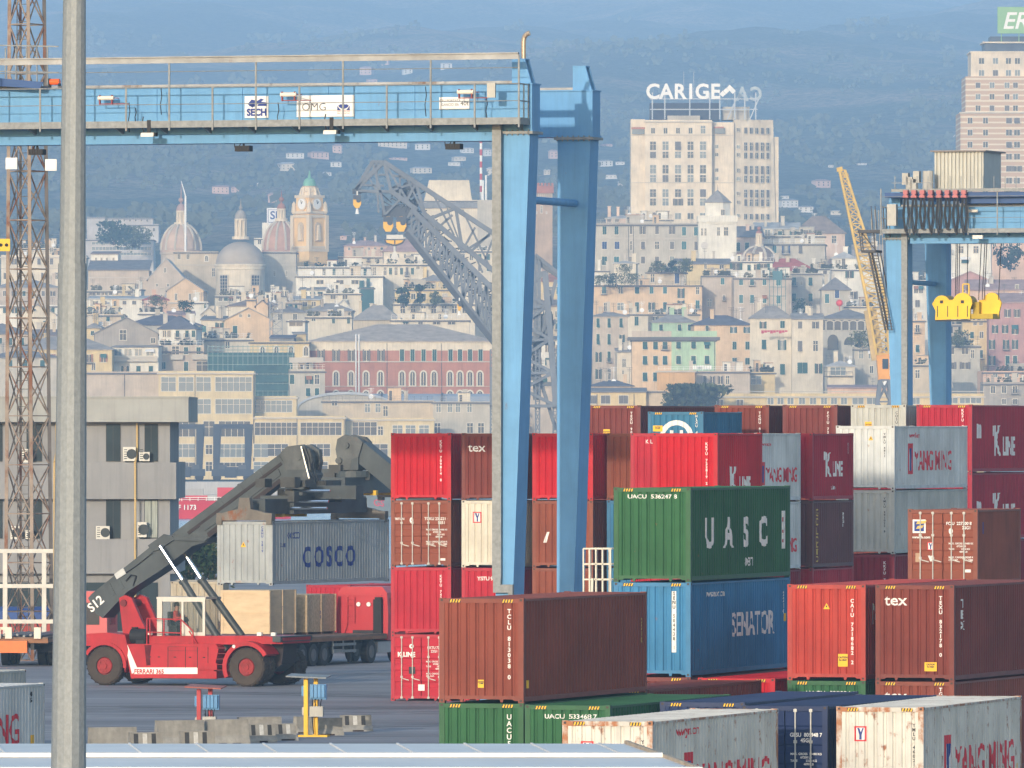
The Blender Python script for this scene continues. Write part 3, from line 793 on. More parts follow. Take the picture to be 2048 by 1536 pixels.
 while x > -span:
  b.prism([(wy, zt_ + .34), (wy, zt_ + .24), (.0, zt_ + .02), (.0, zt_ + .34)], 'x', X(x) - .03, X(x) + .03)
  x -= 1.57
 wk = b.build('walkway', GALV, o)
 x, k = 1.12, 0
 b = MB()
 while x > -span:
  top = zt_ + (2.5 if k % 2 == 0 else 1.55)
  q = MB()
  bx(q, x - .03, x + .03, wy - .06, wy - .02, zt_ + .10, top)
  q.build('rail_post', GALV, wk)
  x -= 1.54
  k += 1
 hr = MB()
 for zz, rr in ((1.55, .024), (.98, .015)): hr.cyl((X(-span), wy - .04, zt_ + zz), (X(1.13), wy - .04, zt_ + zz), rr, n=6)
 for zz in (1.55, .98): hr.cyl((X(1.13), wy, zt_ + zz), (X(1.13), .0, zt_ + zz), .025, n=6)
 for yy in (-.55, -.05): hr.cyl((X(1.13), yy, zt_ + .35), (X(1.13), yy, zt_ + 1.55), .025, n=6)
 hr.cyl((X(-span), wy - .04, zt_ + 2.08), (X(1.1), wy - .04, zt_ + 2.08), .014, n=5)
 hr.build('handrail', GALV, wk)
 return o, bx
fr1 = Frame(993, 60.0, TH)
G1, _ = gantry(fr1, 1, 6.8, 'large blue gantry crane whose legs stand before the container stacks')
bxl = lambda b, p0, p1, y0, y1, mi=0: b.box(fr1.x(p0[0], y0), fr1.x(p1[0], y0), y0, y1, fr1.p(p1[0], p1[1], y0).z, fr1.p(p0[0], p0[1], y0).z, mi)
b = MB()
b.box(-24, 1.12, -1.10, -1.04, fr1.z(119, 0, -1), fr1.z(106, 0, -1))
b.box(-24, 1.12, -1.16, -1.00, fr1.z(108, 0, -1), fr1.z(105.5, 0, -1))
b.build('festoon_beam', RAILM, G1)
def sign(name, x0, y0, x1, y1, y=.0):
 b = MB()
 a, c = fr1.p(x0, y1, y), fr1.p(x1, y0, y)
 b.box(a.x, c.x, y - .03, y + .0, a.z, c.z)
 return b.build(name, SIGNW, G1), a, c
def put(parent, s, px, py, size, m, y=-.034, bold=.006, sq=1.0, align='CENTER'):
 b = MB()
 q = fr1.p(px, py, y)
 geo_put(b, text_geo(s, size, bold, 1.0, align), lambda u, v: (q.x + u, y, q.z + v), None, sq)
 b.build('lettering', m, parent)
s1, a, c = sign('sign_board', 490, 192, 537, 236)
put(s1, 'SECH', 513.5, 231, .32, TXB, bold=.016, sq=.92)
b = MB()
for (q0, q1, q2, q3) in (((495, 208), (503, 199), (512, 201), (505, 216)), ((497, 212), (522, 197), (528, 199), (508, 214)), ((514, 212), (520, 203), (533, 205), (533, 212))):
 b.add([fr1.p(*t, -.034) for t in (q0, q1, q2, q3)], [(0, 1, 2, 3)])
b.build('emblem', TXB, s1)
s2, a, c = sign('sign_board', 594, 190, 709, 234)
put(s2, 'OMG', 628, 221, .36, TXK, bold=-.004, sq=1.05)
q = fr1.p(687, 208, -.034)
b = MB()
pts = [(q.x + .20 * math.cos(R(200 + k * 14)), q.z + .16 * math.sin(R(200 + k * 14))) for k in range(11)]
b.add([(x, -.034, z) for x, z in pts] + [(q.x + .12, -.034, q.z - .01), (q.x - .12, -.034, q.z - .01)], [tuple(range(13))])
b.add([(q.x - .22, -.034, q.z - .2), (q.x - .10, -.034, q.z - .2), (q.x - .22, -.034, q.z - .06)], [(0, 1, 2)])
b.add([(q.x + .22, -.034, q.z - .2), (q.x + .10, -.034, q.z - .2), (q.x + .22, -.034, q.z - .06)], [(0, 1, 2)])
b.build('emblem', TXB, s2)
put(s2, 'GRU OFFICINE\nMECCANICHE', 687, 224, .07, TXR, bold=0)
s3, a, c = sign('sign_board', 879, 194, 939, 219)
put(s3, '40t', 929, 211, .22, TXK, bold=0)
put(s3, 'GRU PORTATA\nGANCIO 50t', 900, 204, .13, TXK, bold=0, sq=.85)
LAMPW = mat('white_lamp_housing', (0.72, 0.68, 0.60), 0.4, 0.08)
for px, py in ((212, 196), (577, 189), (931, 184), (-60, 200)):
 b = MB()
 q = fr1.p(px, py, -.55)
 b.cyl(q - Vector((.28, 0, 0)), q + Vector((.28, 0, 0)), .075, n=12)
 lp = b.build('tube_lamp', LAMPW, G1)
 b = MB()
 for k in (-.22, .22): b.box(q.x + k - .02, q.x + k + .02, -.60, -.50, q.z - .22, q.z + .10)
 b.bar(q + Vector((-.22, 0, -.2)), (q.x + .8, -.55, q.z - .2), .03)
 b.bar(q + Vector((.3, 0, .0)), (q.x + .55, -.8, q.z - .02), .025)
 b.build('lamp_bracket', mat('red_lamp_bracket', (.25, .05, .05), .6, .1), lp)
for px, py in ((299, 270), (664, 265)):
 b = MB()
 q = fr1.p(px, py, -.95)
 b.hexa([(q.x - .25, -1.15, q.z - .06), (q.x + .2, -1.15, q.z - .06), (q.x + .2, -.8, q.z - .04), (q.x - .25, -.8, q.z - .04), (q.x - .25, -1.1, q.z + .07), (q.x + .2, -1.1, q.z + .07), (q.x + .2, -.8, q.z + .09), (q.x - .25, -.8, q.z + .09)])
 fl_ = b.build('floodlight', LAMPW, G1)
 b = MB()
 b.box(q.x + .20, q.x + .26, -1.1, -.85, q.z - .05, q.z + .08)
 b.box(q.x - .05, q.x + .08, -1.06, -1.02, q.z + .08, q.z + .5)
 b.tube([q + Vector((-.2, 0, .1)), q + Vector((-.28, 0, .35)), q + Vector((-.22, 0, .62))], .02)
 b.build('lamp_bracket', CABLE, fl_)
for px, py in ((75, 304), (488, 297), (909, 293)):
 b = MB()
 q = fr1.p(px, py, .5)
 b.box(q.x - .26, q.x + .26, 0.3, .65, q.z - .10, q.z + .09)
 for k in range(6): b.box(q.x - .24 + k * .09, q.x - .20 + k * .09, 0.28, .30, q.z - .09, q.z + .08)
 b.box(q.x - .03, q.x + .03, 0.45, .5, q.z + .09, q.z + .34)
 b.tube([(q.x + k * .3 - .33 - .1 * math.sin(k * 3), 0.47, q.z + .32 - .35 * math.sin(k * 3.0)) for k in [i / 8 for i in range(9)]], .016)
 b.build('underslung_lamp', CABLE, G1)
b = MB()
bxl(b, (974, 166), (990, 195), -1.16, -1.06)
b.build('switch_box', BOXG, G1)
b = MB()
for px, ys_, h_ in ((258, 205, 1.0), (322, 176, .9), (851, 173, 1.0), (271, 216, .5), (556, 205, .8), (973, 196, .7)):
 q = fr1.p(px, ys_, -.5)
 b.tube([q, (q.x + .03, -.5, q.z - h_ * .3), (q.x - .02, -.5, q.z - h_ * .6), (q.x + .05, -.6, q.z - h_)], .016, 5)
b.build('loose_cable', CABLE, G1)
b = MB()
q = fr1.p(1047, 126, .5)
b.tube([q, q + Vector((0, 0, .70)), q + Vector((.02, 0, .85)), q + Vector((.10, 0, .96)), q + Vector((.22, 0, 1.0))], .085, 12)
b.cyl(q + Vector((0, 0, .66)), q + Vector((0, 0, .70)), .095, n=12)
b.build('exhaust_pipe', mat('brushed_exhaust_steel', (.42, .34, .26), .35, .2, 4.0, .6), G1)
b = MB()
b.hexa([tuple(fr1.p(-120, 166, -.7)), tuple(fr1.p(80, 177, -.7)), tuple(fr1.p(80, 176, 7.8)), tuple(fr1.p(-120, 176, 7.8)), tuple(fr1.p(-120, 146, -.7)), tuple(fr1.p(86, 164, -.7)), tuple(fr1.p(86, 166, 7.8)), tuple(fr1.p(-120, 150, 7.8))])
tr = b.build('trolley', CDARK, G1)
b = MB()
q = fr1.p(101, 164, -.4)
b.cyl(q, q + Vector((.33, 0, 0)), .105, n=14)
b.build('beacon', ORNG, tr)
b = MB()
b.box(q.x - .05, q.x + .0, -.5, -.3, q.z - .18, q.z + .12)
b.box(q.x + .30, q.x + .34, -.5, -.3, q.z - .14, q.z - .05)
b.build('beacon_bracket', CABLE, tr)
b = MB()
for k in range(6):
 q = fr1.p(-10 + k * 21, 96 - k * .4, 3.0)
 b.bar(q, (q.x, 3.0, fr1.z(172, q.x, 3.0)), .04)
for yy in (93, 120, 145): b.bar(fr1.p(-30, yy - 3, 3.0), fr1.p(117, yy, 3.0), .04)
b.build('trolley_railing', GALV, tr)
CAGE = mat('cream_steel_paint', (0.68, 0.63, 0.52), 0.6, 0.1, 2.0, rust=.1)
b = MB()
yc = 5.2
xs_ = [fr1.x(p, yc) for p in (1168, 1180, 1193, 1206, 1222)]
z0, z1 = fr1.z(1190, 0, yc) - 3.2, fr1.z(1097, 0, yc)
for x_ in xs_:
 for yy in (yc, yc + .8): b.bar((x_, yy, z0), (x_ - .02, yy, z1), .05)
for zz in [z1 - k * .52 for k in range(9)]:
 for yy in (yc, yc + .8): b.bar((xs_[0], yy, zz), (xs_[-1], yy, zz), .05)
 for x_ in (xs_[0], xs_[-1]): b.bar((x_, yc, zz), (x_, yc + .8, zz), .05)
b.bar((xs_[1], yc - .1, z0), (xs_[1] + .12, yc - .1, z1 - 1.0), .07)
b.build('ladder_cage', CAGE, G1)
fr2 = Frame(1815, 39.0, TH)
G2, _ = gantry(fr2, -1, 7.6, 'smaller looking blue gantry crane behind the stacks with a yellow lifting frame under it', span=24)
zt2 = 20.42
b = MB()
a, c = fr2.p(1870, 378, 2.0), fr2.p(1967, 303, 2.0)
n_ = 13
for k in range(n_):
 x0, x1 = a.x + (c.x - a.x) * k / n_, a.x + (c.x - a.x) * (k + .55) / n_
 b.box(x0, x1, 1.90, 2.0, a.z, c.z)
b.box(a.x, c.x, 2.0, 5.5, a.z, c.z)
mh = b.build('machine_house', mat('cream_ribbed_sheet', (.46, .46, .41), .6, .08, 1.5, streak=.3), G2)
b = MB()
b.box(a.x - .18, c.x + .18, 1.7, 5.8, c.z, c.z + .07)
b.build('roof', mat('house_roof_sheet', (.25, .22, .2), .7, .1), mh)
b = MB()
b.box(fr2.x(1790, 1), fr2.x(2140, 1), -1.0, 7.5, fr2.z(396, 0, 0) , fr2.z(386, 0, 0))
b.box(fr2.x(1935, 1), fr2.x(2140, 1), -.6, 7.5, zt2 + 1.72, fr2.z(396, 0, 0))
tr2 = b.build('trolley', CDARK, G2)
b = MB()
b.box(fr2.x(1783, -1.1), fr2.x(2140, -1.1), -1.16, -1.05, fr2.z(385, 0, 0), fr2.z(379, 0, 0))
for px in range(1790, 2060, 22):
 x_ = fr2.x(px, -1.1)
 b.bar((x_, -1.1, fr2.z(384, x_, -1)), (x_, -1.1, fr2.z(352, x_, -1)), .03)
b.bar((fr2.x(1783, -1.1), -1.1, fr2.z(366, 0, -1)), (fr2.x(1868, -1.1), -1.1, fr2.z(366, 0, -1)), .03)
b.build('trolley_railing', GALV, tr2)
b = MB()
for px, py in ((1812, 356), (1820, 364), (1834, 352), (1828, 368), (1855, 358)):
 q = fr2.p(px, py, 1.5)
 b.box(q.x - .16, q.x + .16, 1.3, 1.7, q.z - .35, q.z + .25)
b.cyl(fr2.p(1856, 382, 1), fr2.p(1856, 342, 1), .28, n=12)
b.build('winch_gear', BOXG, tr2)
b = MB()
q = fr2.p(2003, 388, -.8)
b.cyl(q - Vector((.16, 0, 0)), q + Vector((.16, 0, 0)), .11, n=12)
b.build('beacon', ORNG, tr2)
CR = mat('faded_red_clamp_paint', (.42, .14, .14), .6, .15)
for k in range(8):
 px = 1812 + k * 16.6
 b = MB()
 for j in range(2):
  x_ = fr2.x(px + j * 3 - 1, -1.3)
  dz = 1.75 + .16 * math.sin(k * 2.1 + j)
  zz = fr2.z(396, x_, -1.3)
  w_ = .12
  b.tube([(x_ - w_ + .05, -1.3 - j * .05, zz), (x_ - w_ - .02, -1.3 - j * .05, zz - dz * .5), (x_ - w_ + .08, -1.3 - j * .05, zz - dz * .92), (x_, -1.3 - j * .05, zz - dz), (x_ + w_ - .08, -1.3 - j * .05, zz - dz * .92), (x_ + w_ + .02, -1.3 - j * .05, zz - dz * .5), (x_ + w_ - .05, -1.3 - j * .05, zz)], .034, 6)
 fc = b.build('festoon_cable', CABLE, G2)
 b = MB()
 q = fr2.p(px, 389, -1.35)
 b.prism([(q.x + .15 * math.cos(R(t)), q.z - .16 + .18 * math.sin(R(t))) for t in range(0, 181, 20)], 'y', -1.5, -1.2)
 b.box(q.x - .12, q.x + .12, -1.5, -1.2, q.z + .02, q.z + .22)
 b.build('cable_clamp', CR, fc)
b = MB()
q = fr2.p(1785, 430, -1.2)
b.box(q.x - .24, q.x + .24, -1.4, -1.05, q.z - .55, q.z + .55)
b.build('switch_box', BOXG, G2)
b = MB()
for px in (1945,):
 q = fr2.p(px, 422, -.5)
 b.cyl(q - Vector((.28, 0, 0)), q + Vector((.28, 0, 0)), .075, n=10)
q = fr2.p(1956, 474, -1.0)
b.box(q.x - .26, q.x + .26, -1.1, -.8, q.z - .09, q.z + .09)
b.build('floodlight', LAMPW, G2)
b = MB()
sx0, sx1 = fr2.x(1728, .2), fr2.x(1766, .2)
lv = [463, 500]
b.box(sx0, sx1 + .2, -1.0, .8, fr2.z(466, 0, 0), fr2.z(460, 0, 0))
b.box(fr2.x(1731, .2), fr2.x(1758, .2), -.6, .8, fr2.z(505, 0, 0), fr2.z(500, 0, 0))
for x_ in (fr2.x(1729, 0), fr2.x(1733, 0), fr2.x(1757, 0)): b.bar((x_, -.6, fr2.z(503, 0, 0)), (x_ - .1, -.6, fr2.z(462, 0, 0)), .05)
for k in range(4): b.bar((fr2.x(1730, 0), -.6, fr2.z(470 + 8 * k, 0, 0)), (fr2.x(1757, 0), -.6, fr2.z(470 + 8 * k, 0, 0)), .04)
b.bar((fr2.x(1730, 0), -.6, fr2.z(466, 0, 0)), (fr2.x(1757, 0), -.6, fr2.z(500, 0, 0)), .05)
p0, p1 = (fr2.x(1743, 0), -.5, fr2.z(505, 0, 0)), (fr2.x(1776, 0), -.5, fr2.z(660, 0, 0))
for dy in (0, .6):
 b.bar((p0[0], p0[1] + dy, p0[2]), (p1[0], p1[1] + dy, p1[2]), .09)
 b.bar((p0[0] + .45, p0[1] + dy, p0[2]), (p1[0] + .35, p1[1] + dy, p1[2]), .05)
for k in range(26):
 t = k / 25
 q = Vector(p0).lerp(Vector(p1), t)
 b.bar(q, q + Vector((.42, 0, 0)), .04)
for px in (1716, 1724, 1740, 1750): b.bar(fr2.p(px + 30, 462, -.9), fr2.p(px + 26, 412, -.9), .035)
b.build('stair', mat('dark_stair_steel', (.07, .07, .075), .7, .2), G2)
sb = at(1936, 640, fr2.Y + 3.4)
HB = empty('lifting_frame', sb, -R(TH), 'yellow lifting frame hanging on ropes under the rear blue crane', 'lifting frame')
k_ = (fr2.Y + 3.4) / F
def wheel_poly(cx, cz, r, n=14, a0=20, a1=160): return [(cx + r * math.cos(R(a0 + (a1 - a0) * i / n)), cz + r * math.sin(R(a0 + (a1 - a0) * i / n))) for i in range(n + 1)]
YEL = mat('yellow_crane_paint', (0.80, 0.50, 0.015), 0.5, 0.08, 1.2, rust=.08)
for y0, y1, off in ((-.9, -.75, 0), (.25, .4, 0)):
 b = MB()
 f_ = lambda px: (px - 1936) * k_ * 1.05
 g_ = lambda py: (640 - py) * k_
 if y0 < 0: poly = [(f_(1880), g_(640)), (f_(1949), g_(638)), (f_(1949), g_(618)), (f_(1953), g_(608))] + wheel_poly(f_(1934), g_(606), f_(1953) - f_(1934)) + [(f_(1914), g_(600)), (f_(1908), g_(600))] + wheel_poly(f_(1893), g_(608), f_(1909) - f_(1893)) + [(f_(1874), g_(608)), (f_(1881), g_(622))]
 else: poly = [(f_(1955), g_(636)), (f_(1992), g_(636)), (f_(1999), g_(606))] + wheel_poly(f_(1980), g_(602), f_(1996) - f_(1980)) + [(f_(1962), g_(600)), (f_(1955), g_(600))]
 b.prism(poly, 'y', y0, y1)
 b.build('side_plate', YEL, HB)
b = MB()
b.box(f_(1880), f_(1992), -.7, .7, g_(638), g_(628))
for px, ya in ((1893, -.74), (1934, -.74)): b.cyl((f_(px), ya, g_(605)), (f_(px), .74, g_(605)), .36, n=16)
b.box(f_(1948), f_(1960), -.2, .2, g_(630), g_(604))
b.build('sheave_beam', mat('dark_yellow_paint', (.42, .30, .02), .6, .1), HB)
b = MB()
for px in (1893, 1934): b.box(f_(px) - .08, f_(px) + .08, -.935, -.90, g_(607), g_(601))
for px in (1885, 1905, 1925, 1944):
 b.box(f_(px) - .02, f_(px) + .02, -.92, -.90, g_(634), g_(612))
b.box(f_(1880), f_(1949), -.86, -.8, g_(643), g_(640))
b.build('bolt_plate', TXK, HB)
b = MB()
for px in (1926, 1938): b.bar((f_(px), 0, g_(590)), (f_(px), 0, g_(568)), .06)
b.bar((f_(1926), 0, g_(568)), (f_(1938), 0, g_(568)), .06)
b.build('rope_guard', YEL, HB)
b = MB()
for px in (1911, 1914, 1918, 1934, 1957, 1964, 1968, 1996): b.cyl((f_(px), 0, g_(600)), (f_(px + (6 if px > 1950 else 2)), 0, g_(470)), .022, n=5)
b.build('hoist_rope', CABLE, HB)
RED = mat('machine_red_paint', (0.40, 0.015, 0.022), 0.5, 0.18, 0.9, streak=0.55, spec=0.3, rust=.10, rcol=(.05, .03, .03), rscale=1.3)
REDD = mat('machine_dark_red_paint', (0.16, 0.012, 0.016), 0.55, 0.15, 1.2, streak=0.4)
BOOM = mat('boom_dark_grey_paint', (0.050, 0.062, 0.068), 0.5, 0.3, 0.8, streak=0.35, spec=0.35)
HEADG = mat('boom_head_grey_paint', (0.085, 0.092, 0.092), 0.6, 0.35, 1.5, rust=0.2, streak=0.3)
CHROME = mat('chrome_rod', (0.80, 0.80, 0.80), 0.18, 0.03, 1.0, 1.0)
TYRE = mat('dusty_tyre_rubber', (0.055, 0.043, 0.034), 0.85, 0.25, 2.0)
RUSTG = mat('rusty_spreader_steel', (0.15, 0.135, 0.115), 0.75, 0.3, 1.0, rust=0.5, rscale=1.5)
GLASS = bpy.data.materials.new('cab_glass')
GLASS.use_nodes = True
_n, _l = GLASS.node_tree.nodes, GLASS.node_tree.links
_b = _n['Principled BSDF']
_b.inputs['Base Color'].default_value = (0.10, 0.15, 0.15, 1)
_b.inputs['Roughness'].default_value = 0.08
_b.inputs['Alpha'].default_value = 0.14
CHAS0 = mat('dark_machine_steel', (.03, .022, .022), .7, .2)
fs_ = Frame(208, 48.6, 22)
P = fs_.p
ST = empty('reach_stacker', fs_.loc, -R(22), 'red machine with dark lifting boom carrying a grey container over its front', 'reach stacker', 'container lifting machines')
def prof(name, pts, y0, y1, m, parent=None, ref=None):
 b = MB()
 b.prism([(P(a, c, y0 if ref is None else ref).x, P(a, c, y0 if ref is None else ref).z) for a, c in pts], 'y', y0, y1)
 return b.build(name, m, parent or ST)
def wheel(x, z, r, y0, y1, name='wheel'):
 b = MB()
 yc = (y0 + y1) / 2
 hw = (y1 - y0) / 2
 prf = [(r * .46, -hw * .9), (r * .9, -hw), (r * .98, -hw * .8), (r, -hw * .4), (r, hw * .4), (r * .98, hw * .8), (r * .9, hw), (r * .46, hw * .9)]
 n_ = 36
 vs, fsx = [], []
 for rr, yy in prf:
  for k in range(n_):
   a = 2 * math.pi * k / n_
   vs.append((x + rr * math.cos(a), yc + yy, z + rr * math.sin(a)))
 for i in range(len(prf) - 1):
  for k in range(n_): fsx.append((i * n_ + k, i * n_ + (k + 1) % n_, (i + 1) * n_ + (k + 1) % n_, (i + 1) * n_ + k))
 b.add(vs, fsx)
 for k in range(22):
  a = 2 * math.pi * (k + .5) / 22
  for q in (-1, 1):
   b.bar((x + r * .985 * math.cos(a), yc + q * hw * .85, z + r * .985 * math.sin(a)), (x + r * .985 * math.cos(a + .12), yc + q * hw * .1, z + r * .985 * math.sin(a + .12)), .05, .05)
 t_ = b.build('wheel', TYRE, ST)
 b = MB()
 b.cyl((x, y0 + .12, z), (x, y1 - .12, z), r * .47, n=28)
 b.cyl((x, y0 + .04, z), (x, y0 + .14, z), r * .40, r * .44, n=28)
 b.cyl((x, y0 - .02, z), (x, y0 + .1, z), r * .16, n=16)
 for k in range(10):
  a = 2 * math.pi * k / 10
  b.cyl((x + r * .3 * math.cos(a), y0 + .01, z + r * .3 * math.sin(a)), (x + r * .3 * math.cos(a), y0 + .08, z + r * .3 * math.sin(a)), .035, n=6)
 b.build('rim', mat('worn_red_rim', (.27, .022, .022), .6, .3, 3.0, rust=.3, rcol=(.06, .035, .03)), t_)
rw, fw = (0.0, .80), (P(492, 1337, 0).x, .80)
wheel(rw[0], rw[1], .80, 0, .6)
wheel(rw[0], rw[1], .80, 3.3, 3.9)
for y0 in (0, .66, 3.3, 3.95): wheel(fw[0], fw[1], .80, y0, y0 + .58)
b = MB()
b.cyl((rw[0], .3, .77), (rw[0], 3.6, .77), .16, n=10)
b.cyl((fw[0], .3, .77), (fw[0], 4.2, .77), .22, n=10)
b.build('axle', REDD, ST)
prof('side_panel', [(249, 1288), (432, 1288), (437, 1298), (428, 1342), (434, 1357), (262, 1357)], .10, 3.8, RED)
b = MB()
for p_ in (336, 371, 395, 416): b.box(P(p_, 0, .1).x - .012, P(p_, 0, .1).x + .012, .086, .1, P(0, 1332, .1).z, P(0, 1291, .1).z)
for c_ in (1290, 1298): b.box(P(336, 0, .1).x, P(395, 0, .1).x, .087, .1, P(0, c_ + .5, .1).z, P(0, c_, .1).z)
b.box(P(268, 0, .1).x, P(436, 0, .1).x, .0865, .1, P(0, 1353.8, .1).z, P(0, 1353, .1).z)
for p_ in (300, 318, 350, 380, 408): b.box(P(p_, 0, .1).x - .05, P(p_, 0, .1).x + .05, .08, .1, P(0, 1312, .1).z, P(0, 1310, .1).z)
b.build('panel_joint', CHAS0, ST)
b = MB()
b.prism([(P(a, c, .1).x, P(a, c, .1).z) for a, c in ((289, 1290), (303, 1290), (300, 1312), (301, 1330), (293, 1331), (291, 1310))], 'y', .0875, .0995)
b.build('soot_stain', mat('soot', (.10, .012, .015), .9, .5, 3.0), ST)
b = MB()
for k in range(5): b.bar(P(434 - k * 0, 1296 + k * 11, .02), P(452, 1296 + k * 11, .02), .035)
b.build('ladder_rung', REDD, ST)
b = MB()
for x_ in (P(300, 0, .5).x, P(520, 0, .5).x, P(548, 0, .5).x): b.box(x_ - .1, x_ + .1, .4, .56, 2.08, 2.22)
b.build('work_lamp', WHITE, ST)
b = MB()   # step pod
for z0, z1, y0 in ((.32, .62, .0), (.68, .95, .04)): b.box(P(396, 0, 0).x, P(433, 0, 0).x, y0, .1, z0, z1)
b.build('step', RED, ST)
prof('top_rail', [(292, 1272), (520, 1272), (562, 1276), (560, 1288), (292, 1291)], .55, 3.4, RED, ref=.3)
prof('front_cross_member', [(545, 1273), (561, 1273), (561, 1284), (545, 1284)], .3, 3.6, BOOM, ref=.3)
prof('front_frame', [(520, 1285), (545, 1287), (540, 1330), (520, 1345)], 1.5, 2.9, CHAS0, ref=.3)
prof('counterweight', [(166, 1268), (214, 1265), (250, 1270), (256, 1300), (250, 1345), (244, 1300), (214, 1290), (172, 1292)], .06, 3.9, RED)
def arch(c, r0, r1, a0, a1, y0, y1, name, m):
 b = MB()
 n_ = 16
 for k in range(n_):
  t0, t1 = R(a0 + (a1 - a0) * k / n_), R(a0 + (a1 - a0) * (k + 1) / n_)
  q = lambda r_, t_: (c[0] + r_ * math.cos(t_), c[1] + r_ * math.sin(t_))
  b.prism([q(r0, t0), q(r1, t0), q(r1, t1), q(r0, t1)], 'y', y0, y1)
 return b.build(name, m, ST)
arch(rw, .86, 1.0, -5, 150, 0, .7, 'fender', RED)
arch(fw, .88, 1.06, 30, 205, 0, 1.3, 'fender', RED)
b = MB()
b.cyl((P(468, 1293, 0).x, -.03, P(468, 1293, 0).z), (P(468, 1293, 0).x, .02, P(468, 1293, 0).z), .07, n=14)
b.build('marker_lamp', WHITE, ST)
st = prof('stripe', [(264, 1335), (395, 1335), (395, 1348), (268, 1348)], .088, .098, WHITE)
b = MB()
b.prism([(P(a, c, .09).x, P(a, c, .09).z) for a, c in ((250, 1290), (255, 1290), (274, 1335), (264, 1348))], 'y', .085, .095)
b.build('flash', WHITE, st)
b = MB()
q = P(298, 1347, .08)
geo_put(b, text_geo('FERRARI 365', .25, .008, 1, 'CENTER'), lambda u, v: (q.x + u, .082, q.z + v), None, .98)
b.build('lettering', RED, st)
for y0, pts in ((1.05, [(238, 1196), (250, 1190), (263, 1196), (282, 1240), (300, 1275), (300, 1291), (252, 1291), (246, 1269)]), (2.55, [(238, 1196), (250, 1190), (263, 1196), (282, 1240), (300, 1275), (300, 1291), (252, 1291), (246, 1269)])):
 prof('pivot_plate', pts, y0, y0 + .22, RED, ref=1.05)
pz = P(248, 1206, 1.05)
b = MB()
b.cyl((pz.x, .95, pz.z), (pz.x, 2.9, pz.z), .14, n=14)
b.build('pivot_pin', REDD, ST)
BY0, BY1 = 1.33, 2.49
bpv = Vector((pz.x, 0, pz.z))
def bprism(b, pts, y0, y1, mi=0): b.prism([(P(a, c, BY0).x - bpv.x, P(a, c, BY0).z - bpv.z) for a, c in pts], 'y', y0, y1, mi)
b = MB()
bprism(b, [(176, 1196), (184, 1187), (330, 1070), (420, 1074), (412, 1084), (385, 1092), (322, 1140), (254, 1184), (205, 1236), (192, 1228)], BY0, BY1)
bprism(b, [(298, 1091), (330, 1068), (345, 1072), (352, 1078), (318, 1100), (306, 1103)], BY0 - .12, BY0)
bprism(b, [(330, 1073), (418, 1076), (410, 1083), (340, 1080)], BY0 - .10, BY1 + .10)
for a0, a1 in (((215, 1170), (226, 1192)), ((232, 1157), (244, 1180)), ((310, 1098), (328, 1128))):
 bprism(b, [a0, (a0[0] + 5, a0[1] - 4), (a1[0] + 5, a1[1] - 4), a1], BY0 - .025, BY0)
boom = b.build('boom', BOOM, ST, bpv)
b = MB()
bprism(b, [(300, 1104), (352, 1060), (560, 906), (592, 893), (602, 935), (560, 962), (398, 1084), (330, 1128)], BY0 + .12, BY1 - .12)
bprism(b, [(398, 1052), (555, 938), (560, 950), (408, 1062)], BY0 + .07, BY0 + .13)
for t in (.2, .45, .7, .95):
 x_, y_ = 400 + 160 * t, 1020 - 112 * t
 bprism(b, [(x_, y_), (x_ + 4, y_ - 3), (x_ + 22, y_ + 24), (x_ + 18, y_ + 27)], BY0 + .09, BY0 + .13)
b.build('boom_extension', BOOM, boom)
b = MB()
bprism(b, [(412, 1066), (556, 958), (562, 964), (416, 1076)], BY0 + .085, BY0 + .122)
bprism(b, [(372, 1064), (560, 924), (563, 929), (376, 1069)], BY0 + .085, BY0 + .122)
b.build('boom_groove_strip', CHAS0, boom)  # raised dark strips, the shade of the boom's grooves put into colour
b = MB()
bprism(b, [(562, 904), (574, 893), (604, 889), (621, 900), (624, 924), (616, 962), (604, 972), (588, 970), (586, 946), (570, 938)], BY0 - .02, BY0 + .30)
bprism(b, [(562, 904), (574, 893), (604, 889), (621, 900), (624, 924), (616, 962), (604, 972), (588, 970), (586, 946), (570, 938)], BY1 - .30, BY1 + .02)
bprism(b, [(585, 897), (606, 896), (618, 912), (612, 955), (592, 958)], BY0 + .3, BY1 - .3)
b.cyl(P(596, 914, 1.25) - bpv, P(596, 914, 1.25) - bpv + Vector((0, 1.4, 0)), .14, n=12)
b.cyl(P(612, 950, 1.25) - bpv, P(612, 950, 1.25) - bpv + Vector((0, 1.4, 0)), .16, n=12)
b.build('boom_head', HEADG, boom)
b = MB()
for dx in (0, 6, 13):
 b = MB()
 b.tube([P(604 + dx, 893, 1.2) - bpv, P(612 + dx, 915, 1.18) - bpv, P(616 + dx, 940, 1.2) - bpv, P(624 + dx, 965, 1.25) - bpv], .02, 6)
 b.build('hydraulic_hose', CABLE, boom)
b = MB()
b.tube([P(252, 1162, 1.3) - bpv, P(262, 1150, 1.24) - bpv, P(272, 1152, 1.26) - bpv, P(266, 1172, 1.3) - bpv], .03, 6)
b.tube([P(246, 1150, 1.3) - bpv, P(275, 1130, 1.3) - bpv, P(305, 1106, 1.28) - bpv], .022, 5)
b.build('hydraulic_hose', CABLE, boom)
b = MB()
b.cyl(P(602, 893, 1.15) - bpv, P(618, 957, 1.2) - bpv, .05, n=8)
b.build('damping_rod', CHROME, boom)
b = MB()
c0 = P(196, 1208, BY0 - .01) - bpv
ang = math.atan2(1196 - 1140, 254 - 184)
geo_put(b, text_geo('S12', .52, .012), lambda u, v: (c0.x + u * math.cos(ang) - v * math.sin(ang), BY0 - .012, c0.z + u * math.sin(ang) + v * math.cos(ang) - .12))
b.build('lettering', WHITE, boom)
b = MB()
q = P(243, 1148, BY0 - .02) - bpv
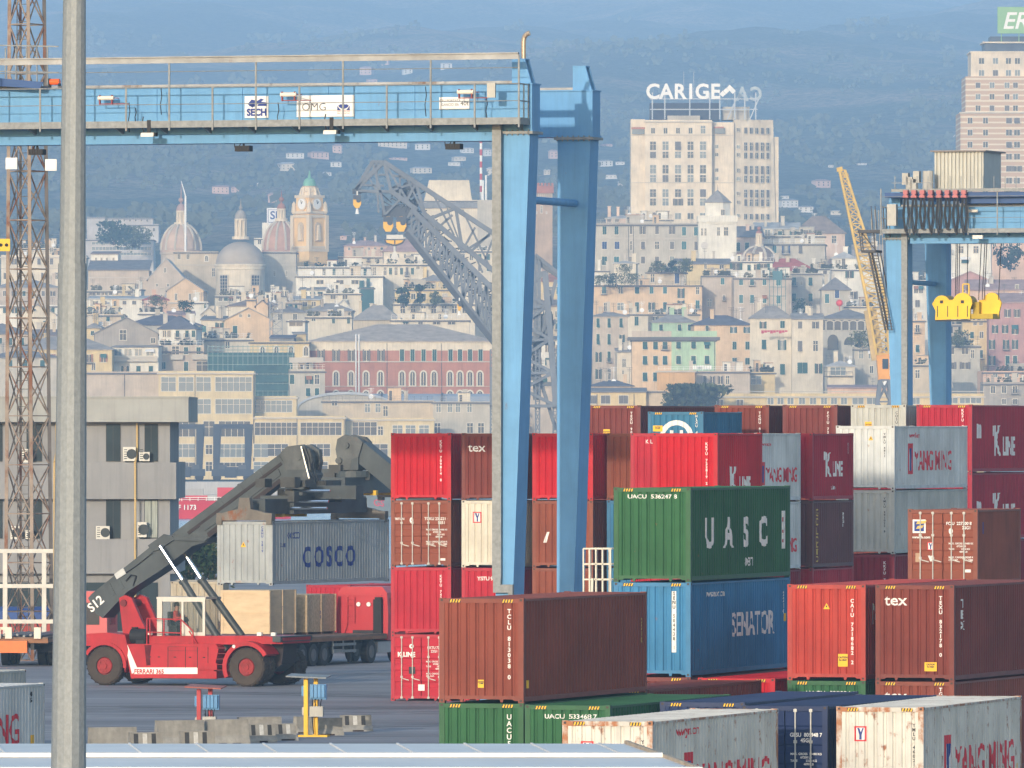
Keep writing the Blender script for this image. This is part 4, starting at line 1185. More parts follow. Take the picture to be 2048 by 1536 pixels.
b.hexa([(q.x - .2, BY0 - .06, q.z - .22), (q.x + .22, BY0 - .06, q.z + .02), (q.x + .22, BY0, q.z + .02), (q.x - .2, BY0, q.z - .22), (q.x - .32, BY0 - .06, q.z - .02), (q.x + .08, BY0 - .06, q.z + .26), (q.x + .08, BY0, q.z + .26), (q.x - .32, BY0, q.z - .02)])
b.build('equipment_box', mat('pale_steel_box', (.5, .52, .52), .4, .1), boom)
for (a, m_, c_), yy in ((((320, 1092), (368, 1165), (452, 1302)), .92), (((369, 1107), (405, 1162), (484, 1272)), 2.9)):
 p0, p1, p2 = P(*a, .92 if yy < 1 else 2.0), P(*m_, .92 if yy < 1 else 2.0), P(*c_, .92 if yy < 1 else 2.0)
 if yy > 1: pass
 for v in (p0, p1, p2): v.y = .92 if yy < 1 else 2.0
 b = MB()
 b.cyl(p1, p2, .155, n=14)
 b.cyl(p1 - (p2 - p1).normalized() * .12, p1, .19, n=14)
 lc = b.build('lift_cylinder', BOOM, ST)
 b = MB()
 b.cyl(p0, p1, .085, n=12)
 b.build('piston_rod', CHROME, lc)
sxc = 8.15
z_ = 6.98
b = MB()
b.box(sxc - .55, sxc + .55, -3.4, 7.2, z_ + .12, z_ + .72)
b.box(sxc - .75, sxc + .75, -.9, 4.7, z_ + .10, z_ + .85)
b.box(sxc - .28, sxc + .28, -4.0, 7.8, z_ + .2, z_ + .55)
sp_ = b.build('spreader', BOOM, ST)
b = MB()
for y0 in (-4.28, 7.55):
 b.box(sxc - 1.22, sxc + 1.22, y0, y0 + .36, z_ - .14, z_ + .16)
 b.prism([(sxc - 1.0, z_ + .16), (sxc + 1.0, z_ + .16), (sxc + .55, z_ + .27), (sxc + .28, z_ + .32), (sxc + .22, z_ + .78), (sxc - .22, z_ + .78), (sxc - .28, z_ + .32), (sxc - .55, z_ + .27)], 'y', y0 + .02, y0 + .34)
 for x_ in (-1.1, 1.1): b.box(sxc + x_ - .12, sxc + x_ + .12, y0 - .03, y0 + .3, z_ - .30, z_ - .02)
b.build('twist_lock_beam', RUSTG, sp_)
b = MB()
b.cyl((sxc, 1.9, z_ + .85), (sxc, 1.9, z_ + 1.15), 1.0, n=24)
b.cyl((sxc, 1.9, z_ + 1.15), (sxc, 1.9, z_ + 1.9), .45, n=16)
b.box(sxc - .5, sxc + .5, 1.3, 2.5, z_ + 1.2, z_ + 1.9)
b.box(sxc + .4, sxc + 2.6, 1.2, 2.0, z_ + .7, z_ + 1.25)
b.build('rotator', BOOM, sp_)
b = MB()
rr = random.Random(3)
for k in range(14):
 x0, y0, zz = sxc - 1.0 + 2.2 * rr.random(), -2.5 + 5 * rr.random(), z_ + .5 + .8 * rr.random()
 w1, h1, d1 = .2 + .45 * rr.random(), .1 + .35 * rr.random(), .3 + .5 * rr.random()
 b.box(x0, x0 + w1, y0, y0 + d1, zz, zz + h1)
b.build('valve_block', mat('greasy_dark_steel', (.05, .052, .05), .5, .3, 2.0), sp_)
b = MB()
for zz, y0 in ((z_ + 1.05, -.8), (z_ + .62, -.95), (z_ + .35, -1.1)): b.cyl((sxc + .3, y0, zz), (sxc + 2.3, y0, zz), .055, n=8)
b.build('slewing_rod', CHROME, sp_)
b = MB()
for y0 in (-2.6, -1.3, 1.0): b.box(sxc - .9, sxc + .4, y0, y0 + .25, z_ - .02, z_ + .22)
b.build('guide_arm', YELLOW, sp_)
cy0, cy1 = .75, 2.35
cabx = lambda p: fs_.x(p, cy0)
zc0, zc1 = P(0, 1272, cy0).z, P(0, 1196, cy0).z
b = MB()
for pa, pb_ in ((314, 324), (363, 367), (405, 410)):
 for y0 in (cy0, cy1 - .08): b.box(cabx(pa), cabx(pb_), y0, y0 + .08, zc0, zc1)
b.box(cabx(313), cabx(411), cy0, cy1, zc1, zc1 + .09)
b.box(cabx(324), cabx(405), cy0, cy0 + .05, zc1 - .10, zc1)
b.box(cabx(313), cabx(411), cy0 + .02, cy1 - .02, zc0 - .05, zc0 + .04)
b.box(cabx(367), cabx(405), cy0 + .01, cy0 + .05, zc0, zc0 + .22)
b.prism([(cabx(367), zc0 + .2), (cabx(382), zc0 + .2), (cabx(372), zc0 + .62), (cabx(367), zc0 + .62)], 'y', cy0 + .012, cy0 + .052)
cab = b.build('cab', mat('cab_white_paint', (.60, .58, .52), .5, .06, 2.0, streak=.2), ST)
b = MB()
for pa, pb_ in ((324, 363), (367, 405)):
 for y0 in (cy0 + .03, cy1 - .06): b.box(cabx(pa), cabx(pb_), y0, y0 + .012, zc0 + .05, zc1 - .02)
b.box(cabx(410) - .03, cabx(410) - .015, cy0 + .08, cy1 - .08, zc0 + .1, zc1 - .03)
b.build('window', GLASS, cab)
b = MB()
b.box(cabx(328), cabx(345), 1.2, 1.75, zc0 + .05, zc0 + .48)
b.box(cabx(326), cabx(332), 1.2, 1.75, zc0 + .45, zc0 + 1.05)
b.build('seat', BLACK, cab)
b = MB()
b.bar((cabx(362), 1.48, zc0 + .1), (cabx(357), 1.48, zc0 + .72), .05)
b.cyl((cabx(354), 1.48, zc0 + .74), (cabx(357), 1.48, zc0 + .80), .19, n=16)
b.build('steering_column', BLACK, cab)
b = MB()
for a, c in (((294, 1237), (362, 1239)), ((294, 1264), (362, 1266)), ((294, 1237), (294, 1290)), ((328, 1238), (328, 1272)), ((300, 1237), (300, 1272)), ((362, 1239), (362, 1272)), ((362, 1239), (386, 1262)), ((386, 1262), (386, 1290)), ((378, 1262), (398, 1294)), ((398, 1294), (398, 1330))):
 b.bar(P(*a, .35), P(*c, .35), .045)
b.build('handrail', RED, ST)
b = MB()
q0, q1 = P(264, 1272, .5), P(296, 1272, .5)
b.cyl(q0, q1, .30, n=16)
b.cyl(P(270, 1262, .7), P(270, 1254, .7), .14, n=10)
b.cyl(P(288, 1274, .4), P(288, 1288, .4), .12, n=10)
b.bar(P(284, 1280, .45), P(284, 1290, .45), .4)
b.build('air_filter', BLACK, ST)
def person(label, loc, rz, joints, radii, edges, cols, hair_c, group=None):
 root = empty('person', loc, rz, label, 'person', group)
 me = bpy.data.meshes.new('body')
 me.from_pydata(joints, edges, [])
 o = bpy.data.objects.new('tmp', me)
 COL.objects.link(o)
 sk = o.modifiers.new('s', 'SKIN')
 sk.use_smooth_shade = True
 for v, r_ in zip(me.skin_vertices[0].data, radii): v.radius = (r_, r_)
 me.skin_vertices[0].data[0].use_root = True
 o.modifiers.new('d', 'SUBSURF').levels = 1
 ev = o.evaluated_get(bpy.context.evaluated_depsgraph_get())
 m2 = bpy.data.meshes.new_from_object(ev)
 m2.name = 'body'
 bpy.data.objects.remove(o)
 m2.materials.clear()
 for c in cols[0]: m2.materials.append(c)
 for p in m2.polygons: p.material_index = cols[1](p.center)
 bo = bpy.data.objects.new('body', m2)
 COL.objects.link(bo)
 bo.parent = root
 return root
SKIN = mat('skin', (.45, .24, .16), .6, .05)
SHIRT = mat('red_shirt_cloth', (.55, .05, .03), .8, .12, 6.0)
TROUS = mat('dark_trouser_cloth', (.03, .035, .05), .8, .12, 6.0)
J = [(0, 0, .12), (.02, 0, .30), (.0, 0, .52), (.02, 0, .60), (.04, 0, .70), (.05, 0, .80),           # pelvis..head
     (.0, -.19, .54), (.12, -.24, .32), (.36, -.15, .34), (.44, -.13, .36),                               # near arm
     (.0, .19, .54), (.14, .23, .32), (.36, .14, .36), (.44, .12, .38),
     (.02, -.10, .10), (.44, -.13, .12), (.50, -.13, -.28), (.64, -.13, -.32),
     (.02, .10, .10), (.44, .13, .12), (.50, .13, -.28), (.64, .13, -.32), (.14, 0, .74), (.07, 0, .90)]
RD = [.16, .15, .15, .07, .07, .10, .075, .055, .04, .045, .075, .055, .04, .045, .10, .075, .055, .05, .10, .075, .055, .05, .03, .075]
ED = [(0, 1), (1, 2), (2, 3), (3, 4), (4, 5), (5, 23), (2, 6), (6, 7), (7, 8), (8, 9), (2, 10), (10, 11), (11, 12), (12, 13), (0, 14), (14, 15), (15, 16), (16, 17), (0, 18), (18, 19), (19, 20), (20, 21), (4, 22)]
def dcol(c):
 if c.z > .62 or c.x > .33 and c.z > .26: return 0
 if c.z < .19: return 2
 return 1
pr_ = Vector(fs_.loc)
lp = Vector((cabx(338), 1.45, zc0 + .48))
ct, stn = math.cos(-R(22)), math.sin(-R(22))
wl = Vector((pr_.x + lp.x * ct - lp.y * stn, pr_.y + lp.x * stn + lp.y * ct, lp.z))
DR = person('driver in a red shirt sitting at the wheel inside the cab of the red machine', wl, -R(22), J, RD, ED, ([SKIN, SHIRT, TROUS], dcol), None)
b = MB()
b.lathe([(.105, .80), (.11, .86), (.095, .93), (.05, .975), (.001, .985)], 14, (.04, 0, 0))
b.box(-.06, .0, -.08, .08, .76, .86)
b.build('hair', mat('dark_hair', (.03, .02, .015), .8, .1), DR)
b = MB()
for s_ in (-1, 1): b.ball((.145, s_ * .04, .83), .014, 6)
b.build('eye', TXK, DR)
def copy_tree(o, parent=None):
 c = o.copy()
 COL.objects.link(c)
 if parent is not None: c.parent = parent
 for ch in list(o.children): copy_tree(ch, c)
 return c
S2 = copy_tree(ST)
S2['label'] = 'dark boomed lifting machine hidden behind the red column, only its boom leaning left in view'
S2.location = ((1037 - CX) / 41.9, F / 41.9, 0)
S2.rotation_euler = (0, 0, math.pi - R(22))
for ch in S2.children:
 if ch.name.startswith('boom'): ch.rotation_euler = (0, -R(3), 0)
 if ch.name.startswith('spreader'): ch.location = (-.4, 0, .45)
lx_, ly_ = sxc + 1.219, -4.2
cw = Vector((pr_.x + lx_ * ct - ly_ * stn, pr_.y + lx_ * stn + ly_ * ct, z_ - 2.591 - .17))
container(0, 0, 0, 40, False, 'greycos', 'grey container with dark blue side letters hanging from the lifting boom', 22, stripes=False, loc=cw, group=GP,
      deco=[('warn', 1.15, 1.55, .12), vcode('CBHU 2819', TXB, 1.98, 2.3, .13), ('stext', 'C O S C O', 5.9, .72, 1.15, TXB, .035, 1.02), ('stext', 'COSCO', 2.2, 1.88, .36, TXB, .004, 1.0), ('stext', 'XLINE', 1.1, 1.55, .2, TXB, .004, 1.0)])
WOOD = mat('worn_deck_planks', (0.20, 0.13, 0.09), 0.85, 0.35, 1.2, stretch=(4, .4, 1))
CHAS = mat('black_chassis_paint', (0.035, 0.036, 0.04), 0.7, 0.25, 2.0)
TRED = mat('truck_red_paint', (0.45, 0.018, 0.028), 0.4, 0.08, 1.0, streak=.15, spec=.5)
def truck_wheel(par, x0, x1, y, r, name='wheel'):
 b = MB()
 b.cyl((x0, y, r), (x1, y, r), r, n=24)
 w_ = b.build(name, BLACK, par)
 b = MB()
 b.cyl((x1 - .03, y, r), (x1 + .012, y, r), r * .56, n=18)
 b.cyl((x1, y, r), (x1 + .03, y, r), r * .22, n=12)
 b.build('rim', mat('dull_wheel_steel', (.10, .10, .11), .6, .1), w_)
def trailer(name, fr, label, Ln, group):
 o = empty(name, fr.loc, -R(fr.th), label, 'trailer', group)
 b = MB()
 b.box(-2.5, 0, 0, Ln, 1.22, 1.31)
 b.build('deck', WOOD, o)
 b = MB()
 b.box(-2.5, -2.44, 0, Ln, 1.08, 1.22)
 b.box(-.06, .01, 0, Ln, 1.08, 1.225)
 b.box(-2.5, 0, -.03, .05, 1.05, 1.24)
 b.build('deck_edge', mat('rusty_deck_edge', (.26, .13, .07), .8, .2, 1.0, rust=.3), o)
 b = MB()
 for x in (-1.8, -.8): b.box(x, x + .16, .1, Ln - .2, .75, 1.08)
 for y in range(1, int(Ln)): b.box(-2.3, -.2, y, y + .08, .95, 1.08)
 b.build('chassis', CHAS, o)
 for y in (2.8, 4.05, 5.3):
  truck_wheel(o, -.36, -.02, y, .50)
  truck_wheel(o, -2.48, -2.14, y, .50)
 return o
frT = Frame(556, 45.3, 22)
TR = trailer('flatbed_trailer', frT, 'empty flatbed trailer with bare rusty deck behind the red truck cab', 12.4, 'flatbed trailers')
b = MB()
for zz in (.55, .85): b.box(-.05, -.01, 6.3, 8.9, zz, zz + .12)
for yy in (6.3, 7.5, 8.8): b.box(-.10, -.05, yy, yy + .08, .5, 1.1)
b.build('side_guard', GALV, TR)
b = MB()
for y in (.02,): b.box(-.5, .0, y - .05, y - .03, 1.08, 1.16)
b.build('reflector', LBY, TR)
b = MB()
for x in (-.45, -2.0): b.box(x, x + .15, 8.9, 9.05, .1, .8)
b.build('landing_leg', CHAS, TR)
TC = empty('tractor_unit', (frT.X + 12.0 * frT.s, frT.Y + 12.0 * frT.c, 0), -R(22), 'red truck cab seen from behind, coupled to the empty flatbed', 'truck')
b = MB()
b.prism([(-2.5, 1.0), (0, 1.0), (.02, 2.2), (-.04, 3.15), (-.30, 3.42), (-2.2, 3.42), (-2.46, 3.15), (-2.52, 2.2)], 'y', .55, 2.6)
cbk = b.build('cab', TRED, TC)
b = MB()
for z0 in (1.75, 2.65): b.box(-2.45, -.06, .52, .55, z0, z0 + .05)
for x0 in (-2.0, -.62): b.box(x0, x0 + .05, .525, .55, 1.3, 3.1)
b.box(-2.2, -.3, .50, .55, 3.0, 3.06)
b.build('panel_rib', TRED, cbk)
b = MB()
b.box(-.62, -.22, .30, .55, 1.15, 2.85)
b.box(-.55, -.25, .32, .55, 2.85, 2.95)
b.build('air_intake', BLACK, TC)
b = MB()
for x0 in (-1.95, -1.6): b.bar((x0, .45, 1.75), (x0, .45, 2.95), .04)
for k in range(5): b.bar((-1.95, .45, 1.85 + k * .25), (-1.6, .45, 1.85 + k * .25), .035)
b.bar((-1.95, .45, 1.75), (-2.2, .45, 1.0), .04)
b.build('ladder', TRED, TC)
for x0 in (-1.42, -.92):
 b = MB()
 b.cyl((x0, .47, 2.62), (x0, .55, 2.62), .10, n=14)
 b.build('work_lamp', WHITE, TC)
b = MB()
b.box(-2.2, -.3, -2.6, 2.4, .65, .95)
b.box(-1.6, -.6, .25, .5, 1.0, 1.45)
for k in range(6): b.cyl((-1.5 + k * .15, .3, 1.0), (-1.5 + k * .15, -.4, 1.15), .03, n=6)
b.build('chassis', CHAS, TC)
b = MB()
b.box(-.15, .04, .9, 2.4, 1.75, 2.9)
b.build('side_window', mat('dark_cab_glass', (.03, .035, .045), .1, .05), TC)
for y in (-1.3, 1.9):
 truck_wheel(TC, -.38, -.02, y, .52)
 truck_wheel(TC, -2.48, -2.12, y, .52)
b = MB()
b.box(-.32, -.04, -.5, 1.1, .45, .95)
b.build('fuel_tank', mat('dull_aluminium', (.35, .36, .37), .45, .1), TC)
frT2 = Frame(541, 44.8, 22)
TR2 = trailer('flatbed_trailer', frT2, 'flatbed trailer under the two tall wooden crates', 9.5, 'flatbed trailers')
PLY = mat('pine_crate_plywood', (0.58, 0.44, 0.28), 0.8, 0.14, 1.0, stretch=(1, 1, 3))
PLY2 = mat('chipboard_crate', (0.50, 0.38, 0.24), 0.85, 0.25, 7.0)
def crate(fr, x0, x1, y0, y1, z0, z1, m, label, marks=()):
 o = empty('wooden_crate', (fr.X + x1 * fr.c + y0 * fr.s, fr.Y - x1 * fr.s + y0 * fr.c, z0), -R(fr.th), label, 'crate', 'wooden crates on a flatbed')
 wx, dy, h = x1 - x0, y1 - y0, z1 - z0
 b = MB()
 b.box(-wx, 0, 0, dy, .10, h)
 b.build('box', m, o)
 b = MB()
 for x in (-wx, -.14): b.box(x - .004, x + .144, -.03, 0, .10, h)
 b.box(-wx + .14, -.14, -.03, 0, h - .14, h)
 b.box(-wx + .14, -.14, -.03, 0, .10, .22)
 b.box(-wx + .14, -.14, -.03, 0, h * .5, h * .5 + .12)
 b.build('end_frame', m, o)
 for y in (.0, dy / 2 - .06, dy - .12):
  b = MB()
  b.box(0, .025, y, y + .12, .10, h)
  b.build('batten', m, o)
 b = MB()
 for y in (.1, dy / 2, dy - .3): b.box(-wx, 0, y, y + .14, 0, .10)
 b.build('skid', WOOD, o)
 for y, z, s_ in marks:
  b = MB()
  geo_put(b, text_geo('↑\n!' if False else 'IT\nR', s_, .01), lambda u, v: (.006, y + u, z + v))
  b.build('lettering', TXB, o)
 return o
crate(frT2, -2.42, -.05, 0, 3.0, 1.312, 3.36, PLY, 'pine crate with battened end, the nearer of two on the flatbed', ((1.5, 1.15, .26), (1.5, .55, .26)))
crate(frT2, -2.40, -.05, 4.2, 7.6, 1.312, 3.10, PLY2, 'chipboard crate, the farther of two on the flatbed, beside the red cab', ((1.6, .9, .2),))
frO = Frame(96, 45.0, 6)
OT = trailer('flatbed_trailer', frO, 'low trailer with orange nose at the left edge behind the lamp post', 9, 'flatbed trailers')
b = MB()
b.box(-3.2, -.9, -.30, -.05, .62, 1.15)
b.box(-2.6, -2.2, -.34, -.3, .1, .75)
b.build('front_bumper', mat('orange_paint', (.70, .16, .03), .5, .1, 2.0, streak=.2), OT)
b = MB()
for x in (-2.4, -1.9, -.6): b.box(x, x + .3, -.2, 0, 1.25, 1.75)
b.bar((-2.4, -.1, 1.7), (-1.6, -.1, 1.7), .12)
b.build('stake', CAGE, OT)
b = MB()
for k in range(7): b.cyl((-2.3 + k * .3, .1, 1.36 + .05 * (k % 2)), (-2.2 + k * .3, 7, 1.38), .06, n=7)
tag(b.build('pipe_bundle', GALV, OT, (0, 0, 0)))
frC = Frame(214, 44.4, 10)
RC = empty('truck', frC.loc, -R(10), 'red truck cab half hidden behind the galvanised lamp post', 'truck')
b = MB()
b.prism([(-2.4, 1.0), (0, 1.0), (0, 2.3), (-.06, 3.1), (-.2, 3.25), (-2.2, 3.25), (-2.34, 3.1), (-2.4, 2.3)], 'y', 0, 2.2)
cb_ = b.build('cab', TRED, RC)
b = MB()
b.box(-1.9, -.35, -.02, .01, 1.75, 2.75)
b.box(-.02, .01, .6, 1.8, 1.75, 2.7)
b.build('window', mat('dark_cab_glass', (.03, .035, .045), .1, .05), cb_)
b = MB()
b.box(-2.2, -.2, -4.5, 2.2, .6, 1.0)
b.build('chassis', CHAS, RC)
for y in (-3.2, 1.1):
 truck_wheel(RC, -.38, -.02, y, .52)
 truck_wheel(RC, -2.38, -2.02, y, .52)
LPM = mat('spangled_galvanised_steel', (0.235, 0.26, 0.275), 0.5, 0.13, 30.0, 0.1, bump=0.06, bscale=30.0, stretch=(1, 1, .7), detail=3.0, streak=0.0)
LY_ = 85.0
lpo = empty('lamp_post', (-3.884, LY_, 0), 0, 'tall galvanised lamp post with a joint, standing close to the viewer at left', 'lamp post')
lean = lambda z: (z - 0) * .0077
rad = lambda z: .190 - .0065 * z
zj = H + (HY - 527) * LY_ / F
b = MB()
n_ = 14
for z0, z1, g_ in ((0, zj, .010), (zj, 21.0, 0.0)):
 b.cyl((lean(z0), 0, z0), (lean(z1), 0, z1), rad(z0) + g_, rad(z1) + g_, n_)
b.build('pole', LPM, lpo)
b = MB()
b.cyl((lean(20.9), 0, 20.9), (lean(21) + .0, -.2, 21.6), .05, n=8)
b.box(-.9, 1.2, -.35, .0, 21.5, 21.65)
for x in (-.8, -.1, .6): b.box(x, x + .5, -.6, -.3, 21.3, 21.7)
b.build('lamp_head', GALV, lpo)
b = MB()
b.cyl((0, 0, 0), (0, 0, .05), .42, n=16)
b.build('base_plate', GALV, lpo)
RSTL = mat('rusty_lattice_steel', (0.27, 0.22, 0.18), 0.8, 0.25, 0.8, rust=0.7, rscale=0.7, rcol=(0.18, 0.075, 0.04))
DRKL = mat('weathered_lattice_steel', (0.12, 0.11, 0.105), 0.8, 0.25, 0.8, rust=0.4, rscale=0.7)
T0 = at(50, 0, 450); T0.z = 0
mast = empty('lattice_mast', T0, 0, 'tall rusty lattice mast with crossed braces behind the lamp post', 'lattice mast')
cor = lambda ps, z: [((p - 50) * 450 / F, d, z) for p, d in ps]
bot = cor(((11, 0), (67, -.9), (103, .6), (38, 1.6)), 0)
top = cor(((21, 0), (56, -.9), (83, .5), (38, 1.3)), 38)
for i in range(4):
 b = MB()
 b.bar(bot[i], top[i], .16 if i != 3 else .11)
 b.build('leg', DRKL if i == 2 else RSTL, mast)
b = MB()
lattice(b, bot, top, 17, 0, .05)
b.build('bracing', RSTL, mast)
b = MB()
lad = [(0.15, .4), (-.35, .5)]
for x, y in lad: b.bar((x, y, 0), (x - .05, y, 38), .04)
for k in range(95): b.bar((lad[0][0], .4, k * .4), (lad[1][0], .5, k * .4), .03)
b.build('ladder', DRKL, mast)
for px, py, m_, sz, nm, cl in ((23, 327, WHITE, .26, 'floodlight', 0), (102, 330, WHITE, .26, 'floodlight', 0), (8, 490, YELLOW, .28, 'junction_box', 1)):
 b = MB()
 q = at(px, py, 448.5) - T0
 b.box(q.x - sz, q.x + sz, q.y - .15, q.y + .12, q.z - sz, q.z + sz)
 b.box(q.x - .05, q.x + .05, q.y + .12, q.y + 1.2, q.z - .05, q.z + .05)
 if cl:
  for x in (-.14, .12): b.cyl((q.x + x, q.y - .19, q.z), (q.x + x, q.y - .15, q.z), .08, n=10, mi=1)
 else: b.box(q.x - sz + .05, q.x + sz - .05, q.y - .17, q.y - .15, q.z - sz + .05, q.z + sz - .05, 1)
 b.build(nm, [m_, BLACK if cl else SIGNW], mast)
WFR = mat('cream_frame_paint', (0.58, 0.57, 0.52), 0.6, 0.12, 1.0, rust=.15, streak=.25)
f0 = at(0, 0, 444); f0.z = 0
wf = empty('steel_frame', f0, 0, 'white steel frame of posts and beams at the left edge', 'steel frame')
k_ = 444 / F
zz = lambda py: H + (HY - py) * k_
for px in (10, 88, -70):
 for y in (0,):
  b = MB()
  b.box(px * k_ - .10, px * k_ + .10, y, y + .2, 0, zz(1100))
  b.build('post', WFR, wf)
for py in (1102, 1172, 1243):
 for y in (-.03,):
  b = MB()
  b.box(-90 * k_, 106 * k_, y, y + .2, zz(py) - .09, zz(py) + .09)
  b.build('beam', WFR, wf)
tl = empty('lorry_trailer', at(112, 0, 476) * 1, 0, 'red sided lorry trailer with dark blue cover behind the white steel frame', 'trailer')
tl.location.z = 0
b = MB()
b.box(-9, 0, 0, 2.4, .55, 1.35)
for k in range(12): b.box(-9 + k * .75, -8.93 + k * .75, -.04, 0, .55, 1.35)
b.build('body', mat('dull_red_paint', (.32, .05, .04), .6, .15, 1.0, streak=.3), tl)
b = MB()
b.prism([(0, 1.35), (0, 1.8), (.3, 1.98), (2.1, 1.98), (2.4, 1.8), (2.4, 1.35)], 'x', -9, 0)
b.build('cover', mat('blue_tarpaulin', (.03, .07, .22), .6, .2, 1.5, bump=.4, bscale=2), tl)
for x in (-1.2, -2.4, -7.5):
 b = MB()
 b.cyl((x, .05, .45), (x, 2.35, .45), .45, n=18)
 b.build('wheel', BLACK, tl)
OD = 490.0
ok = OD / F
oz = lambda py: H + (HY - py) * ok
ox = lambda px: (px - 340) * ok
off = empty('office_block', ((340 - CX) * ok, OD, 0), 0, 'grey concrete office block with recessed window strips and air conditioners', 'office building')
OFW = mat('grey_concrete_render', (0.25, 0.255, 0.262), 0.85, 0.10, 0.35, streak=0.35)
OFP = mat('pale_concrete_fascia', (0.315, 0.325, 0.315), 0.85, 0.10, 0.5, streak=0.30)
b = MB()
b.box(ox(-420), 0, 0, 13, 0, oz(796))
b.build('wall', OFW, off)
for p0, p1, xr in ((925, 998, 353), (1078, 1147, 353)):
 b = MB()
 b.box(ox(-420), ox(xr), -.55, 13.2, oz(p1), oz(p0))
 b.build('spandrel', OFW, off)
b = MB()
b.box(ox(-420), ox(378), -.9, 13.5, oz(844), oz(794))
b.box(ox(-420), ox(379), -.96, 13.55, oz(796), oz(793))
for px in (-20, 105, 196, 289): b.box(ox(px), ox(px + 1), -.903, -.9, oz(843), oz(797))
b.build('roof', OFP, off)
FRM = mat('dark_window_frame', (0.025, 0.035, 0.04), 0.5, 0.1)
GLO = mat('office_glass', (0.016, 0.032, 0.042), 0.3, 0.4, 0.4, spec=0.15)
CURT = mat('pale_curtain', (0.30, 0.33, 0.30), 0.8, 0.25, 3.0, stretch=(4, 1, .3))
for py0, py1 in ((848, 923), (999, 1077)):
 for i, (p0, p1) in enumerate(((-22, 5), (53, 84), (212, 241), (289, 316))):
  b = MB()
  b.box(ox(p0), ox(p1), -.05, .0, oz(py1), oz(py0))
  w_ = b.build('window', FRM, off)
  b = MB()
  m = (p0 + p1) / 2
  for q0, q1 in ((p0 + 1.3, m - .8), (m + .8, p1 - 1.3)): b.box(ox(q0), ox(q1), -.062, -.05, oz(py1 - 2), oz(py0 + 2))
  b.build('pane', [GLO, CURT][i == 3 and py0 > 900], w_)
b = MB()
b.box(ox(-420), ox(316), -.03, 0, oz(1262), oz(1165))
b.build('ground_floor_glazing', GLO, off)
b = MB()
b.box(ox(322), ox(341), -.5, -.04, 0, oz(1147))
b.box(ox(120), ox(139), -.5, -.04, 0, oz(1147))
b.build('pillar', OFW, off)
for px in (271.5, 110):
 b = MB()
 b.cyl((ox(px), -.68, oz(1240)), (ox(px), -.68, oz(925)), .055, n=8)
 b.cyl((ox(px), -.68, oz(925)), (ox(px + 3), -.15, oz(905)), .055, n=8)
 b.cyl((ox(px + 3), -.15, oz(905)), (ox(px + 3), -.15, oz(846)), .055, n=8)
 b.build('drain_pipe', mat('ochre_pipe', (.50, .36, .16), .6, .1), off)
ACM = mat('ivory_plastic', (.58, .57, .52), .5, .1, 2.0)
for p0, p1, y0, y1 in ((247, 272, 894, 922), (279, 300, 904, 922), (193, 220, 1052, 1078), (275, 294, 1044, 1074), (43, 65, 898, 925), (22, 41, 1052, 1078), (52, 68, 1060, 1080)):
 b = MB()
 b.box(ox(p0), ox(p1), -.55, -.2, oz(y1), oz(y0))
 a_ = b.build('air_conditioner', ACM, off)
 b = MB()
 c_ = (ox(p0 * .32 + p1 * .68), oz((y0 + y1) / 2))
 b.cyl((c_[0], -.56, c_[1]), (c_[0], -.55, c_[1]), (oz(y0) - oz(y1)) * .36, n=16)
 for k in range(5): b.box(ox(p0) + .05, ox(p0) + .2, -.56, -.55, oz(y1) + .1 + k * .11, oz(y1) + .14 + k * .11)
 b.build('fan_grille', FRM, a_)
 b = MB()
 for x in (ox(p0) + .08, ox(p1) - .12): b.box(x, x + .04, -.55, -.05, oz(y1) - .05, oz(y1))
 b.build('bracket', FRM, a_)
CON = mat('weathered_concrete', (0.30, 0.285, 0.25), 0.9, 0.3, 1.6, streak=0.45)
JP = [(-.30, 0), (.30, 0), (.28, .10), (.15, .32), (.09, .86), (-.09, .86), (-.15, .32), (-.28, .10)]
BL = [(172, 1508, 22, 1.6, 0, 'plain concrete barrier half hidden behind the lamp post', 1), (252, 1519, 22, 1.1, 1, 'black and white striped barrier low at the white roof edge, left one', 1),
     (306, 1493, 26, 1.7, 0, 'tall plain concrete barrier left of the red power post', 1), (354, 1516, 22, 1.15, 1, 'black and white striped barrier below the red power post', 1),
     (405, 1491, 24, 1.5, 0, 'concrete barrier right of the red power post', 1), (487, 1485, 26, 1.0, 1, 'low barrier midway between the red and yellow posts', .72),
     (541, 1481, 30, .8, 1, 'short faded striped barrier left of the yellow power post', .66), (584, 1467, 36, .6, 0, 'pale end of a barrier behind the yellow power post', .68),
     (611, 1471, 22, 1.2, 0, 'long concrete barrier right at the foot of the yellow power post', .70), (675, 1463, 20, 1.1, 1, 'concrete barrier with faint stripes, rightmost of the row', .66), (470, 1464, 25, 1.6, 0, 'far concrete barrier just seen behind the row', .6)]
for px, py, rz, Ln, stp, lab, hs in BL:
 Yb = F * H / (py - HY)
 o = empty('road_barrier', ((px + 6 - CX) * Yb / F, Yb, 0), R(rz), lab, 'barrier', 'concrete road barriers')
 o.scale = (1, 1, hs)
 b = MB()
 b.prism(JP, 'x', 0, Ln)
 b.build('body', CON, o)
 b = MB()
 for x in (.35, Ln - .65): b.box(x, x + .3, -.303, -.25, 0, .08)
 b.build('lifting_slot', HOLE_DARK, o)
 if stp:
  b = MB()
  k = 0
  while .12 + k * .3 < Ln - .2:
   x = .12 + k * .3
   b.quad((x, -.156, .34), (x + .15, -.156, .34), (x + .15, -.098, .82), (x, -.098, .82), k % 2)
   k += 1
  b.build('stripe', [mat('worn_black_stripe', (.05, .05, .05), .8, .3, 4.0), mat('worn_white_stripe', (.55, .54, .50), .8, .25, 4.0)], o)
BLUB = mat('blue_socket_plastic', (0.055, 0.21, 0.42), 0.4, 0.15)
